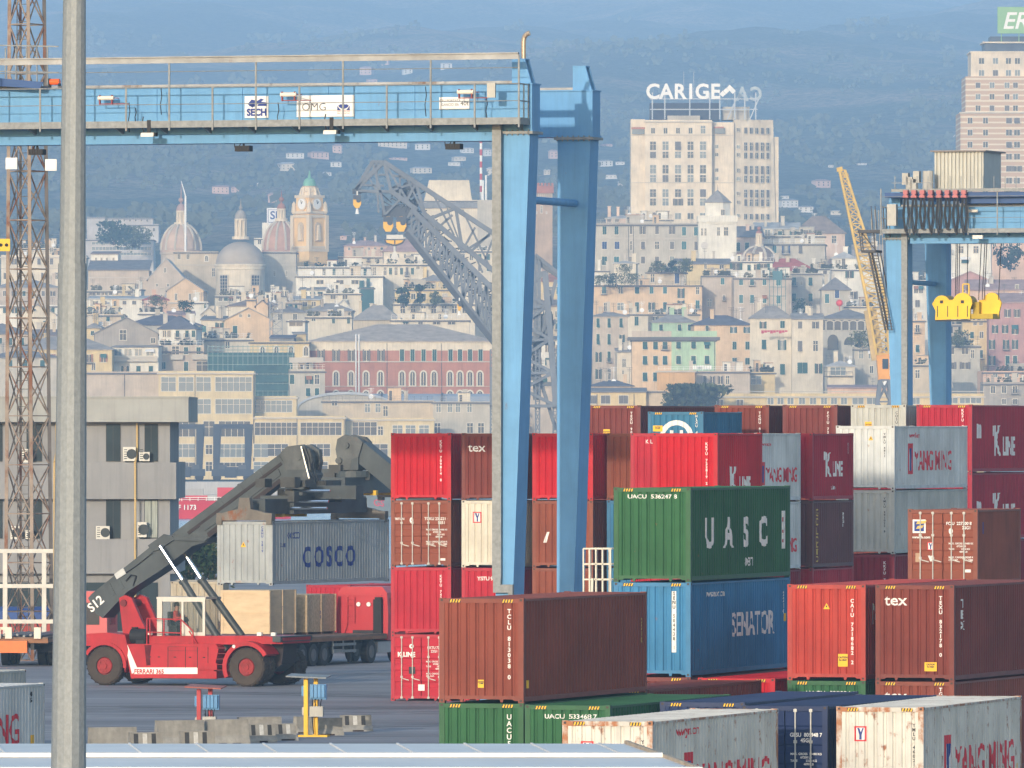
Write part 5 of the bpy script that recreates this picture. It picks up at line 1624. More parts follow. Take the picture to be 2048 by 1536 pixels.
def power_post(px0, ppm, m, roofm, label, post2, plate, top):
 o = empty('power_post', ((px0 - CX) / ppm, F / ppm, 0), R(-8), label, 'power post')
 g_ = lambda p: (p - px0) / ppm
 zt2_ = H - (top - HY) / ppm
 b = MB()
 b.box(-.07, .07, -.07, .07, 0, zt2_)
 b.build('post', m, o)
 b = MB()
 b.box(g_(post2) - .07, g_(post2) + .07, .25, .39, 0, zt2_)
 b.build('post', m, o)
 b = MB()
 b.hexa([(g_(plate[0]), -.55, zt2_ + .06), (g_(plate[1]), -.35, zt2_ + .0), (g_(plate[1]), .8, zt2_ + .06), (g_(plate[0]), .7, zt2_ + .12), (g_(plate[0]), -.55, zt2_ + .10), (g_(plate[1]), -.35, zt2_ + .04), (g_(plate[1]), .8, zt2_ + .10), (g_(plate[0]), .7, zt2_ + .16)])
 b.build('canopy', roofm, o)
 b = MB()
 for k in range(4): b.box(.14 + k * .13, .25 + k * .13, -.02, .22, zt2_ - .65, zt2_ - .22)
 b.box(-.16, -.07, .02, .2, zt2_ - .6, zt2_ - .25)
 b.box(.12, .68, .1, .3, zt2_ - .72, zt2_ - .2)
 b.build('socket_box', BLUB, o)
 b = MB()
 b.box(.12, .58, .0, .25, zt2_ - 1.30, zt2_ - .95)
 b.box(-.14, -.07, .0, .2, zt2_ - 1.25, zt2_ - .98)
 b.build('fuse_box', BOXG, o)
 b = MB()
 for k in range(4): b.tube([(.2 + k * .11, .05, zt2_ - .7), (.24 + k * .09, -.06, zt2_ - .85), (.2 + k * .1, .05, zt2_ - 1.0)], .018, 5)
 for k in range(3): b.tube([(.25 + k * .06, .1, zt2_ - 1.3), (.2, .05, .7), (.25, .1, .1)], .018, 5)
 b.build('cable', CABLE, o)
 b = MB()
 b.box(-.25, .75, -.15, .5, 0, .06)
 b.build('base_plate', m, o)
power_post(398, 58.0, mat('red_post_paint', (.42, .03, .035), .5, .15, 2.0, streak=.3), mat('red_brown_canopy', (.35, .10, .07), .6, .2), 'red power post with blue sockets among the concrete barriers', 418, (374, 446), 1378)
power_post(612, 58.6, mat('yellow_post_paint', (.76, .45, .02), .5, .1, 2.0, streak=.2), GALV, 'yellow power post with blue sockets and a thin grey canopy', 629, (576, 656), 1357)
WRF = mat('white_sheet_roofing', (0.62, 0.63, 0.63), 0.45, 0.10, 0.5, streak=0.0, bump=0.15, bscale=1.5, spec=0.4, rust=.06)
sh = empty('shed', (-5, 142, 0), 0, 'shed with a long white sheet roof along the bottom edge', 'shed')
xr = lambda Y: 1.72 + (150 - Y) * .136 + 5
zr = lambda Y: 5.60 - (150 - Y) * .022
b = MB()
Ys = [134 - 142, 140.2 - 142, 143.6 - 142, 146.5 - 142, 150 - 142]
for a, c in zip(Ys[:-1], Ys[1:]):
 n_ = 30
 b.hexa([(-9, a, zr(a + 142) - .08), (xr(a + 142), a, zr(a + 142) - .08), (xr(c + 142), c, zr(c + 142) - .08), (-9, c, zr(c + 142) - .08), (-9, a, zr(a + 142)), (xr(a + 142), a, zr(a + 142)), (xr(c + 142), c, zr(c + 142)), (-9, c, zr(c + 142))])
rf = b.build('roof', WRF, sh)
b = MB()
for y in (146.2, 142.4, 140.0):
 b.box(-9, xr(y), y - 142 - .10, y - 142 + .10, zr(y) + .003, zr(y) + .07)
for k in range(16): b.hexa([(-8.6 + k * 1.02, 4.3, zr(146.3)), (-8.57 + k * 1.02, 4.3, zr(146.3)), (-8.97 + k * 1.02, 7.9, zr(149.9)), (-9 + k * 1.02, 7.9, zr(149.9)), (-8.6 + k * 1.02, 4.3, zr(146.3) + .02), (-8.57 + k * 1.02, 4.3, zr(146.3) + .02), (-8.97 + k * 1.02, 7.9, zr(149.9) + .02), (-9 + k * 1.02, 7.9, zr(149.9) + .02)])
b.build('ridge_flashing', mat('dull_white_flashing', (.66, .66, .65), .5, .12, .8, streak=.2), rf)
b = MB()
b.box(-9, xr(149), -7.5, 7.6, 0, zr(150) - .55)
b.build('wall', OFP, sh)
b = MB()
b.bar((xr(150) + .02, 8.0, zr(150) - .02), (xr(134) + .02, -8, zr(134) - .02), .06, .14)
b.build('gutter', mat('rusty_gutter', (.40, .33, .25), .7, .2, 2.0, rust=.5), rf)
def leaf_mat(name, rgb): return mat(name, rgb, 0.8, 0.45, 0.6, spec=0.15)
LEAF = [leaf_mat('dark_leaves', (.028, .055, .022)), leaf_mat('olive_leaves', (.11, .12, .045)), leaf_mat('mixed_olive_leaves', (.10, .115, .045))]
BARK = mat('bark', (.09, .07, .05), .9, .2)
def tree(label, loc, h, rx, cat='tree', name='tree', m=0, n=900, leaf=None, seed=1, group=None, trunk=.3, low=.5):
 r_ = random.Random(seed)
 o = empty(name, loc, 0, label, cat, group)
 b = MB()
 zc = h * (.45 + trunk * .3)
 b.cyl((0, 0, -.5), (.02 * h, 0, zc), .045 * h, .022 * h, 8)
 cl = []
 for k in range(9):
  a = 2 * math.pi * k / 9 + r_.random()
  q = Vector((rx * .62 * math.cos(a) * (.5 + .6 * r_.random()), rx * .62 * math.sin(a) * (.5 + .6 * r_.random()), h * (low + (trunk * .25 if low > .4 else 0) + (.88 - low) * r_.random())))
  b.cyl((.01 * h, 0, zc * (.6 + .4 * r_.random())), q, .018 * h, .006 * h, 5)
  cl.append((q, (.32 + .25 * r_.random()) * rx))
 cl += [(Vector((0, 0, h * .82)), .4 * rx), (Vector((0, 0, h * (low + .1))), .55 * rx)]
 b.build('trunk', BARK, o)
 b = MB()
 lf = leaf or h * .05
 for k in range(n):
  c, rr_ = cl[r_.randrange(len(cl))]
  d = Vector((r_.gauss(0, 1), r_.gauss(0, 1), r_.gauss(0, .8))).normalized() * rr_ * (r_.random() ** .45)
  p = c + d
  if p.z > h: p.z = h - r_.random() * .08 * h
  u = Vector((r_.gauss(0, 1), r_.gauss(0, 1), r_.gauss(0, 1))).normalized()
  v = u.cross(Vector((r_.gauss(0, 1), r_.gauss(0, 1), r_.gauss(0, 1)))).normalized()
  s_ = lf * (.6 + .8 * r_.random())
  b.add([p - u * s_, p + v * s_ * .6, p + u * s_, p - v * s_ * .6], [(0, 1, 2, 3)])
 b.build('crown', LEAF[m], o)
 return o
tree('dark bushy tree behind the red machine, left of the hanging grey container', (at(372, 0, 556).x, 556, 0), 4.6, 2.6, seed=4, n=1500, leaf=.16)
tree('second bushy tree just left of the hanging grey container', (at(425, 0, 566).x, 566, 0), 4.2, 2.2, seed=9, n=1200, leaf=.16, m=1)
tree('small tree by the office corner behind the boom', (at(338, 0, 545).x, 545, 0), 3.2, 1.5, seed=11, n=800, leaf=.14)
b = MB()
q = at(424, 1128, 640)
k_ = 640 / F
rp = empty('gantry_sign_post', (q.x, 640, 0), 0, 'thin red goal shaped post at the quay edge above the trees', 'post')
b.box(-.06, .06, 0, .12, 0, H + (HY - 1106) * k_)
b.box(0, 16 * k_, 0, .12, H + (HY - 1108) * k_, H + (HY - 1105.5) * k_)
b.build('post', mat('red_post_paint', (.42, .03, .035), .5, .15, 2.0, streak=.3), rp)
b = MB()
b.box(-4 * k_, -1 * k_, -.05, 0.1, H + (HY - 1129) * k_, H + (HY - 1111) * k_)
b.build('signal_box', BLUB, rp)
HG = mat('crane_grey_paint', (0.145, 0.16, 0.18), 0.6, 0.2, 0.15, streak=0.3)
HGD = mat('crane_dark_grey', (0.07, 0.078, 0.09), 0.7, 0.2, 0.2)
HD = 1880.0
hk = HD / F
hq = at(1045, 0, HD)
hq.z = 0.9
HC = empty('luffing_crane', hq, 0, 'grey lattice harbour crane with yellow hook blocks seen between the blue legs', 'harbour crane')
hp = lambda px, py, y=0.0: at(px, py, HD) - hq + Vector((0, y, 0))
def truss(b, A, Bc, n, wd, ht_, r, rb, y0):
 """lattice beam between polylines A (upper) and Bc (lower), each a pair of pixel points, on two planes"""
 for y in (y0 - wd / 2, y0 + wd / 2):
  a0, a1, c0, c1 = hp(*A[0], y), hp(*A[1], y), hp(*Bc[0], y), hp(*Bc[1], y)
  b.bar(a0, a1, r)
  b.bar(c0, c1, r)
  for k in range(n):
   p, q = a0.lerp(a1, k / n), c0.lerp(c1, k / n)
   p2, q2 = a0.lerp(a1, (k + 1) / n), c0.lerp(c1, (k + 1) / n)
   b.bar(p, q, rb)
   b.bar(*((p, q2) if k % 2 else (q, p2)), rb)
   b.bar(*((q, p2) if k % 2 else (p, q2)), rb * .8)
 for k in range(n + 1):
  for (s0, s1) in (A, Bc):
   p, q = hp(*s0, y0 - wd / 2), hp(*s1, y0 - wd / 2)
   u, v = hp(*s0, y0 + wd / 2), hp(*s1, y0 + wd / 2)
   b.bar(p.lerp(q, k / n), u.lerp(v, k / n), rb)
   if k < n: b.bar(p.lerp(q, k / n), u.lerp(v, (k + 1) / n), rb * .8)
b = MB()
truss(b, ((824, 420), (1000, 592)), ((808, 452), (1000, 694)), 13, 5.0, 0, 1.0, .46, 0)
b.build('main_jib', HG, HC)
b = MB()
for y in (-2.5, 2.5): b.bar(hp(812, 466, y), hp(1002, 704, y), 1.3, 1.0)
b.build('jib_walkway_beam', HGD, HC)
b = MB()
for y in (-2.4, 2.4):
 T_, N_, B1, B2 = (768, 324), (710, 380), (834, 420), (778, 425)
 for s0, s1, r_ in (((845, 425), (1000, 552), .9), ((860, 436), (880, 470), .35), ((880, 452), (905, 430), .35), ((905, 472), (925, 505), .35), ((930, 492), (950, 455), .35), ((950, 510), (965, 545), .35), ((968, 524), (985, 480), .35), ((868, 392), (908, 470), .35), ((800, 346), (800, 402), .35), ((890, 405), (925, 500), .3), ((925, 420), (985, 545), .35), ((960, 450), (985, 470), .3), ((985, 462), (940, 505), .4), ((768, 324), (815, 400), .35), ((853, 440), (880, 460), .5), ((812, 352), (853, 440), .35), ((768, 324), (1130, 560), .85), ((745, 324), (712, 380), .6), ((768, 324), (712, 380), .6), (T_, (782, 382), .6), ((712, 382), (784, 384), .5), ((784, 384), (834, 420), .9), (T_, (826, 420), .4),
         ((745, 324), (768, 324), .5), ((752, 322), (757, 425), .35), ((757, 350), (775, 350), .3), ((782, 382), (832, 366), .4), ((832, 366), (853, 440), .6), ((782, 350), (830, 360), .35), ((853, 440), (908, 418), .5), ((912, 420), (925, 500), .6),
         ((925, 505), (980, 470), .4), ((760, 380), (770, 430), .5), ((770, 430), (800, 400), .4), ((725, 362), (757, 330), .35), ((735, 350), (752, 380), .3), ((832, 366), (815, 400), .5), ((745, 324), (760, 380), .4), ((720, 370), (768, 372), .3)):
  b.bar(hp(*s0, y), hp(*s1, y), r_)
for t in range(13):
 q = Vector((768, 324, 0)).lerp(Vector((1130, 560, 0)), t / 12)
 b.bar(hp(q.x, q.y, -2.4), hp(q.x, q.y, 2.4), .3)
 if t < 12:
  q2 = Vector((768, 324, 0)).lerp(Vector((1130, 560, 0)), (t + 1) / 12)
  b.bar(hp(q.x, q.y, -2.4), hp(q2.x, q2.y, 2.4), .25)
for px, py in ((712, 381), (745, 324), (728, 352), (757, 380), (784, 384), (832, 366), (834, 420), (770, 428)): b.bar(hp(px, py, -2.4), hp(px, py, 2.4), .4)
b.build('fly_jib', HG, HC)
b = MB()
rr = random.Random(8)
for k in range(46):      # sheaves, platforms and gear hung in the jib head
 t = rr.random()
 px, py = 775 + 60 * rr.random(), 372 + 55 * rr.random()
 q = hp(px, py, -2 + 4 * rr.random())
 if k % 3: b.bar(q, q + Vector((rr.uniform(-2.2, 2.2), rr.uniform(-1, 1), rr.uniform(-2.2, 2.2))), .22)
 else: b.cyl(q - Vector((0, .2, 0)), q + Vector((0, .2, 0)), .35 + .5 * rr.random(), n=10)
for k in range(190):
 t = rr.random()
 px, py = 826 + 165 * t, 450 + 190 * t - 50 * rr.random()
 q = hp(px, py, -2 + 4 * rr.random())
 b.bar(q, q + Vector((rr.uniform(-2.5, 2.5), rr.uniform(-1, 1), rr.uniform(-1.2, 1.2))), .2)
b.build('jib_gear', HGD, HC)
b = MB()
b.box(hp(764, 0, 0).x, hp(820, 0, 0).x, -2, 2, hp(0, 434, 0).z, hp(0, 412, 0).z)
b.build('sheave_housing', HGD, HC)
b = MB()
b.box(hp(705, 0, 0).x, hp(722, 0, 0).x, -1.8, 1.8, hp(0, 388, 0).z, hp(0, 378, 0).z)
b.build('sheave_housing', HGD, HC)
HYL = mat('hook_yellow_paint', (0.78, 0.42, 0.02), 0.5, 0.1, 0.5)
def hook(px, py, w_, h_, double=False):
 b = MB()
 q = hp(px, py, -3.4)
 hw, hh = w_ * hk / 2, h_ * hk / 2
 b.prism([(q.x - hw, q.z - hh * .5), (q.x - hw * .5, q.z - hh), (q.x + hw * .5, q.z - hh), (q.x + hw, q.z - hh * .3), (q.x + hw * .9, q.z + hh * .7), (q.x + hw * .3, q.z + hh), (q.x - hw * .4, q.z + hh), (q.x - hw, q.z + hh * .5)], 'y', q.y - .5, q.y + .5)
 o = b.build('hook_block', HYL, HC)
 b = MB()
 b.cyl((q.x + hw * .35, q.y - .56, q.z + hh * .2), (q.x + hw * .35, q.y - .5, q.z + hh * .2), hh * .38, n=12)
 b.box(q.x - hw * .98, q.x + hw * .98, q.y - .54, q.y - .5, q.z + hh * .30, q.z + hh * .98)
 b.build('sheave', HGD, o)
 if not double:
  b = MB()
  b.cyl((q.x, q.y, q.z - hh), (q.x, q.y, q.z - hh * 1.9), .18, .4, 8)
  b.cyl((q.x, q.y, q.z + hh), (q.x, q.y, q.z + hh * 1.6), .12, n=6)
  b.build('hook', WHITE, o)
 return o
hook(715, 404, 16, 26)
hook(777, 449, 20, 30, True)
hook(803, 449, 20, 30, True)
hook(919, 612, 8, 20)
b = MB()
q = hp(790, 485, -3.4)
b.prism([(q.x - 1.7, q.z + .35), (q.x + 1.7, q.z + .35), (q.x + 1.2, q.z - .1), (q.x + .3, q.z - .4), (q.x - .3, q.z - .4), (q.x - 1.5, q.z - .1)], 'y', -3.95, -2.9)
b.build('hook_beam', HYL, HC)
b = MB()
b.prism([(q.x - 2.1, q.z + .6), (q.x + 2.1, q.z + .6), (q.x + 1.6, q.z - .25), (q.x + .3, q.z - .75), (q.x - .3, q.z - .75), (q.x - 1.9, q.z - .2)], 'y', -3.85, -3.0)
b.box(q.x - .12, q.x + .12, -3.99, -3.9, q.z - .5, q.z + .5)
b.build('hook_beam_edge', HGD, HC)
b = MB()
b.cyl((q.x, -3.4, q.z - .75), (q.x, -3.4, q.z - 1.6), .25, n=8)
b.box(q.x - 1.6, q.x + 1.6, -3.5, -3.3, q.z + .4, q.z + 1.4)
b.prism([(q.x - .1, q.z - 1.5), (q.x + .1, q.z - 1.5), (q.x + .75, q.z - 3.0), (q.x + .4, q.z - 3.3), (q.x - .4, q.z - 3.3), (q.x - .75, q.z - 3.0)], 'y', -3.65, -3.15)
b.build('hook', mat('pale_hook_steel', (.6, .58, .52), .5, .1), HC)
b = MB()      # tower and portal
lattice(b, [hp(985, 812, -6), hp(1112, 812, -6), hp(1112, 812, 6), hp(985, 812, 6)], [hp(998, 560, -3.5), hp(1090, 545, -3.5), hp(1090, 545, 3.5), hp(998, 560, 3.5)], 4, 1.1, .55)
for y in (-3.4, 3.4):
 for s0, s1 in (((1070, 515), (1070, 800)), ((1078, 520), (1078, 800)), ((1070, 510), (1118, 548)), ((1112, 560), (1062, 760)), ((1062, 700), (1112, 860)), ((1062, 700), (1112, 640))): b.bar(hp(*s0, y), hp(*s1, y), .7)
b.build('tower', HG, HC)
b = MB()
b.box(hp(1072, 0, 0).x, hp(1106, 0, 0).x, -2.8, 2.8, hp(0, 680, 0).z, hp(0, 628, 0).z)
b.box(hp(985, 0, 0).x, hp(1110, 0, 0).x, -3, 3, hp(0, 690, 0).z, hp(0, 683, 0).z)
b.box(hp(985, 0, 0).x, hp(1112, 0, 0).x, -4, 4, hp(0, 772, 0).z, hp(0, 764, 0).z)
b.build('machinery_house', HG, HC)
b = MB()
for k in range(13):
 t = k / 12
 q = hp(985 + 40 * math.sin(k * 1.9) + 40, 700 + 100 * t, -4)
 b.bar(q, q + Vector((rr.uniform(-3, 3), 0, rr.uniform(-3, 3))), .3)
for px in (985, 1000, 1075, 1110): lattice(b, [hp(px - 4, 885, -5), hp(px + 4, 885, -5), hp(px + 4, 885, -4), hp(px - 4, 885, -4)], [hp(px - 4, 700, -5), hp(px + 4, 700, -5), hp(px + 4, 700, -4), hp(px - 4, 700, -4)], 9, .28, .16)
b.build('portal_leg', HG, HC)
YD = 1900.0
yk = YD / F
yq = at(1768, 0, YD)
yq.z = .9
YC = empty('lattice_crane', yq, 0, 'tall yellow lattice boom crane left of the rear blue crane', 'harbour crane')
yp = lambda px, py, y=0.0: at(px, py, YD) - yq + Vector((0, y, 0))
YCM = mat('faded_yellow_crane_paint', (0.62, 0.40, 0.06), 0.6, 0.15, 0.3)
b = MB()
bt = [yp(1734, 600, -2), yp(1772, 600, -2), yp(1772, 600, 2), yp(1734, 600, 2)]
tp = [yp(1679, 340, -.7), yp(1690, 340, -.7), yp(1690, 340, .7), yp(1679, 340, .7)]
lattice(b, bt, tp, 17, .42, .17)
b.build('boom', YCM, YC)
b = MB()
lattice(b, [yp(1752, 710, -2), yp(1778, 706, -2), yp(1778, 706, 2), yp(1752, 710, 2)], bt, 6, .45, .18)
b.build('boom', YCM, YC)
b = MB()
b.hexa([tuple(yp(1674, 344, -.9)), tuple(yp(1686, 342, -.9)), tuple(yp(1686, 342, .9)), tuple(yp(1674, 344, .9)), tuple(yp(1673, 336, -.9)), tuple(yp(1684, 333, -.9)), tuple(yp(1684, 333, .9)), tuple(yp(1673, 336, .9))])
b.cyl(yp(1692, 351, -.6), yp(1692, 351, .6), .5, n=12)
b.build('boom_head', YCM, YC)
b = MB()
for px in (1748, 1756, 1764, 1770): b.bar(yp(px, 590, 0), yp(px + (1690 - px) * .1, 420, 0), .08)
for px in (1700, 1712): b.bar(yp(px - 16, 345, 0), yp(px + 40, 560, 0), .08)
b.bar(yp(1740, 620, 0), yp(1756, 720, 0), 2.4, 1.8)
b.build('counter_beam', mat('dull_yellow_plate', (.50, .36, .14), .7, .2, .3), YC)
b = MB()
b.hexa([tuple(yp(1756, 752, -2)), tuple(yp(1778, 752, -2)), tuple(yp(1778, 752, 2)), tuple(yp(1756, 752, 2)), tuple(yp(1752, 708, -2)), tuple(yp(1778, 704, -2)), tuple(yp(1778, 704, 2)), tuple(yp(1752, 708, 2))])
b.box(yp(1756, 0, 0).x, yp(1780, 0, 0).x, -2, 2, yp(0, 760, 0).z, yp(0, 752, 0).z)
b.build('cab', mat('orange_cab_paint', (.70, .30, .03), .5, .15, .3), YC)
b = MB()
b.box(yp(1764, 0, 0).x, yp(1776, 0, 0).x, -2.05, -2, yp(0, 738, 0).z, yp(0, 718, 0).z)
b.build('window', GLO, YC)
b = MB()
lattice(b, [yp(1745, 890, -3), yp(1785, 890, -3), yp(1785, 890, 3), yp(1745, 890, 3)], [yp(1760, 760, -2), yp(1778, 760, -2), yp(1778, 760, 2), yp(1760, 760, 2)], 3, .7, .3)
b.build('portal', HG, YC)
BHM = mat('boat_hoist_blue_paint', (0.035, 0.045, 0.062), 0.6, 0.15, 0.3)
for px0, px1, Yh, lab in ((343, 408, 2000.0, 'dark blue boat hoist on the quay beside the grey office corner'), (427, 505, 1985.0, 'dark blue boat hoist on the quay left of the dark machine boom')):
 k_ = Yh / F
 q = at((px0 + px1) / 2, 0, Yh)
 q.z = zt(0, Yh)
 o = empty('boat_hoist', q, 0, lab, 'boat hoist', 'blue boat hoists')
 hw = (px1 - px0) * k_ / 2
 b = MB()
 for y in (-3, 3):
  b.box(-hw, hw, y, y + .8, 10.6, 11.6)
  for x in (-hw, hw - 1.5): b.prism([(x, 2.5), (x + 1.1, 2.5), (x + 1.5, 10.6), (x, 10.6)], 'y', y + .05, y + .75)
 b.build('portal_frame', BHM, o)
 b = MB()
 b.box(-hw - .3, hw + .3, -3.3, -1.5, 1.1, 2.5)
 b.box(-hw * .4, hw * .2, -3.6, -1.5, .8, 3.0)
 b.build('bogie_beam', BHM, o)
 for x in (-hw * .8, hw * .75):
  b = MB()
  b.cyl((x, -3.2, .85), (x, -2.2, .85), .85, n=18)
  w_ = b.build('wheel', BLACK, o)
 b = MB()
 for x in (-hw * .5, hw * .5): b.box(x - .8, x + .8, -3.2, -2.5, 2.5, 3.4)
 b.build('motor_cover', HGD, o)
BD = 1450.0
bk = BD / F
bq = at(340, 0, BD)
bq.z = -2
RB = empty('motor_boat', bq, 0, 'red harbour boat with white registration on its hull beside the office', 'boat')
wz = lambda py: H + (HY - py) * bk + 2
b = MB()
Lb = 17.0
hull = [(-1.5, .0), (Lb, .0), (Lb + .8, wz(1003)), (-2.4, wz(1001))]
n_ = 14
vs, fx = [], []
for k in range(n_ + 1):
 t = k / n_
 x = -2.2 + (Lb + 3) * t
 wd = 2.3 * math.sin(math.pi * min(1, .12 + t * 1.0) * .98) ** .5 if t < .5 else 2.3 * max(.02, 1 - ((t - .5) * 2) ** 3)
 for s_ in (-1, 1):
  vs += [(x, s_ * wd * .75, -.4), (x, s_ * wd, wz(1003) + .3 * t)]
for k in range(n_):
 a, c = k * 4, (k + 1) * 4
 fx += [(a, c, c + 1, a + 1), (a + 2, a + 3, c + 3, c + 2), (a + 1, c + 1, c + 3, a + 3)]
fx += [(0, 1, 3, 2), (n_ * 4, n_ * 4 + 2, n_ * 4 + 3, n_ * 4 + 1)]
b.add(vs, fx)
hl = b.build('hull', mat('boat_red_paint', (.50, .025, .04), .45, .08, .5), RB)
b = MB()
geo_put(b, text_geo('VF 1173', 1.0, .02), lambda u, v: (2.3 + u, -2.36, wz(1019) + v))
b.build('lettering', WHITE, hl)
b = MB()
for k in range(12): b.bar((-1.8 + k * 1.2, -2.0, wz(1003)), (-1.8 + k * 1.2, -2.0, wz(995)), .08)
b.bar((-1.8, -2.0, wz(995)), (13, -2.0, wz(994)), .09)
b.bar((-1.8, -2.0, wz(999)), (13, -2.0, wz(998)), .06)
b.build('railing', WHITE, RB)
b = MB()
b.box(1.5, 5.5, -1, 1, wz(1003), wz(991))
b.box(7, 11, -1.3, 1.3, wz(1003), wz(975))
b.build('wheelhouse', mat('boat_red_paint', (.50, .025, .04), .45, .08, .5), RB)
gq = at(690, 0, 1500)
gq.z = -2
GS = empty('cargo_ship', gq, 0, 'grey ship hull with faded red letters behind the second dark boom', 'ship')
b = MB()
k2 = 1500 / F
b.prism([(0, -1), (9, -1), (16, -1), (15, 3.5), (9, (HY - 985) * k2 + 12.3), (0, (HY - 975) * k2 + 12.3)], 'y', -3, 3)
h_ = b.build('hull', mat('ship_grey_paint', (.13, .16, .17), .6, .15, .3), GS)
b = MB()
geo_put(b, text_geo('GS', 1.4, .03), lambda u, v: (5.2 + u, -3.03, 1.5 + v - .35 * u * .3))
b.build('lettering', mat('faded_red_lettering', (.45, .06, .09), .6, .1), h_)
b = MB()
jq = at(342, 0, 1700)
jt = empty('jetty', (jq.x, 1700, -2), 0, 'low pale concrete jetty across the water behind the red boat', 'jetty')
b.box(-20, 40, 0, 8, -1, 1.2 + .8)
b.build('deck', qm, jt)
b = MB()
b.box(0, 2.2, 1, 3, 2, 3.3)
b.box(2.6, 5.5, 2, 4, 2, 3.0)
b.build('hut', qm, jt)
WC = {'cream': (0.62,0.51,0.3), 'palecream': (.66, .58, .44), 'yellow': (.64, .50, .26), 'white': (0.72,0.68,0.58), 'beige': (0.54,0.45,0.32), 'grey': (0.47,0.43,0.35), 'stone': (.36, .32, .27),
     'pink': (0.62,0.42,0.3), 'palepink': (0.64,0.48,0.37), 'dusky': (.44, .25, .22), 'brick': (.42, .19, .12), 'green': (.40, .54, .36), 'ochre': (.58, .36, .16), 'darkgrey': (.25, .25, .25), 'warmgrey': (0.5,0.42,0.33),
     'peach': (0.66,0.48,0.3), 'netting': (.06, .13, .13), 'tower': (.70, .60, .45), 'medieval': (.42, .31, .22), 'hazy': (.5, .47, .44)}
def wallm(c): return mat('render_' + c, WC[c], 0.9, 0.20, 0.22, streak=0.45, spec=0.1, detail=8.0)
RC = {'slate': (0.22, 0.205, 0.195), 'grey': (0.31, 0.285, 0.255), 'terra': (.33, .16, .11), 'red': (.42, .12, .09), 'brown': (.25, .20, .17), 'dark': (0.13, 0.13, 0.15), 'pale': (.46, .44, .40), 'pinkish': (.38, .26, .23), 'tan': (.44, .37, .30)}
def roofm(c): return mat('roofing_' + c, RC[c], 0.9, 0.22, 0.5, spec=0.1, detail=6.0, stretch=(1, 1, 1))
SHUT = {'g': mat('green_shutter', (.028, .085, .070), .7, .25, .4), 'b': mat('grey_brown_shutter', (.15, .135, .12), .7, .2, .4), 'r': mat('orange_shutter', (.34, .15, .07), .7, .2, .4), 'u': mat('blue_shutter', (.03, .06, .16), .7, .2, .4), 't': mat('teal_shutter', (.05, .15, .15), .7, .2, .4)}
GLD = mat('far_window_glass', (.035, .045, .055), .15, .4, .15, spec=.6)
GLL = mat('sky_tinted_glass', (.15, .19, .21), .15, .3, .15, spec=.6)  # paler copy of the glass, reflected sky put into the base colour
SURR = mat('window_surround', (.62, .57, .47), .8, .08, .3)
TRIM = mat('stone_trim', (.50, .45, .37), .85, .12, .3)
DKT = mat('dark_eaves', (.14, .13, .125), .85, .15, .3)
_wm = {}
def win_mesh(w_, h_, kind):
 key = (round(w_, 1), round(h_, 1), kind)
 if key in _wm: return _wm[key]
 w_, h_, kind = key
 b = MB()
 hw = w_ / 2
 sh = SHUT.get(kind[0], SHUT['g'])
 gl = GLL if kind.endswith('l') else GLD
 if kind[0] in 'gbrut' and 'o' not in kind:
  b.box(-hw - .12, hw + .12, -.05, 0, -.12, h_ + .12, 2)
  if 'p' in kind:        # lower leaves propped open
   b.box(-hw, hw, -.12, -.05, h_ * .42, h_, 0)
   b.hexa([(-hw, -.62, .0), (hw, -.62, .0), (hw, -.56, .0), (-hw, -.56, .0), (-hw, -.12, h_ * .42), (hw, -.12, h_ * .42), (hw, -.06, h_ * .42), (-hw, -.06, h_ * .42)], 0)
   b.box(-hw, hw, -.055, -.052, 0, h_ * .42, 1)
  else:
   b.box(-hw, -.02, -.12, -.05, 0, h_, 0)
   b.box(.02, hw, -.12, -.05, 0, h_, 0)
  b.box(-hw - .15, hw + .15, -.18, 0, -.20, -.10, 2)
 elif 'o' in kind:
  b.box(-hw, hw, -.04, 0, 0, h_, 1)
  b.box(-.05, .05, -.07, -.04, 0, h_, 2)
  b.box(-hw, hw, -.07, -.04, h_ - .1, h_, 2)
  for s in (-1, 1): b.box(min(s * hw, s * hw * 1.75), max(s * hw, s * hw * 1.75), -.14, -.02, 0, h_, 0)
  b.box(-hw - .15, hw + .15, -.18, 0, -.14, 0, 2)
 else:
  b.box(-hw - .14, hw + .14, -.06, 0, -.14, h_ + .14, 2)
  b.box(-hw, hw, -.075, -.06, 0, h_, 1)
  n_ = max(1, int(w_ / 1.1))
  for k in range(1, n_ + (n_ < 2)):
   x = -hw + w_ * k / max(n_, 2)
   b.box(x - .05, x + .05, -.11, -.075, 0, h_, 2)
  if h_ > 1.6: b.box(-hw, hw, -.10, -.075, h_ * .62, h_ * .62 + .09, 2)
 o = b.build('window', [sh, gl, SURR])
 me = o.data
 bpy.data.objects.remove(o)
 _wm[key] = me
 return me
def arch_mesh(w_, h_, twin=False):
 key = ('arch', round(w_, 1), round(h_, 1), twin)
 if key in _wm: return _wm[key]
 b = MB()
 hw = w_ / 2
 def ar(r_, z0, top): return [(-r_, z0)] + [(r_, z0)] + [(r_ * math.cos(R(a)), top - r_ + r_ * 1.15 * math.sin(R(a))) for a in range(0, 181, 20)]
 b.prism(ar(hw + .32, -.1, h_ + .3), 'y', -.10, 0, 2)
 b.prism(ar(hw, 0, h_), 'y', -.14, -.10, 1)
 b.box(-.06, .06, -.18, -.14, 0, h_ - .1, 2)
 b.box(-hw - .4, hw + .4, -.25, 0, -.25, -.1, 2)
 o = b.build('window', [SHUT['g'], GLD, SURR])
 me = o.data
 bpy.data.objects.remove(o)
 _wm[key] = me
 return me
def G(a, c, n): return [a + (c - a) * (k + .5) / n for k in range(n)]
cr_ = random.Random(21)
BN = 0
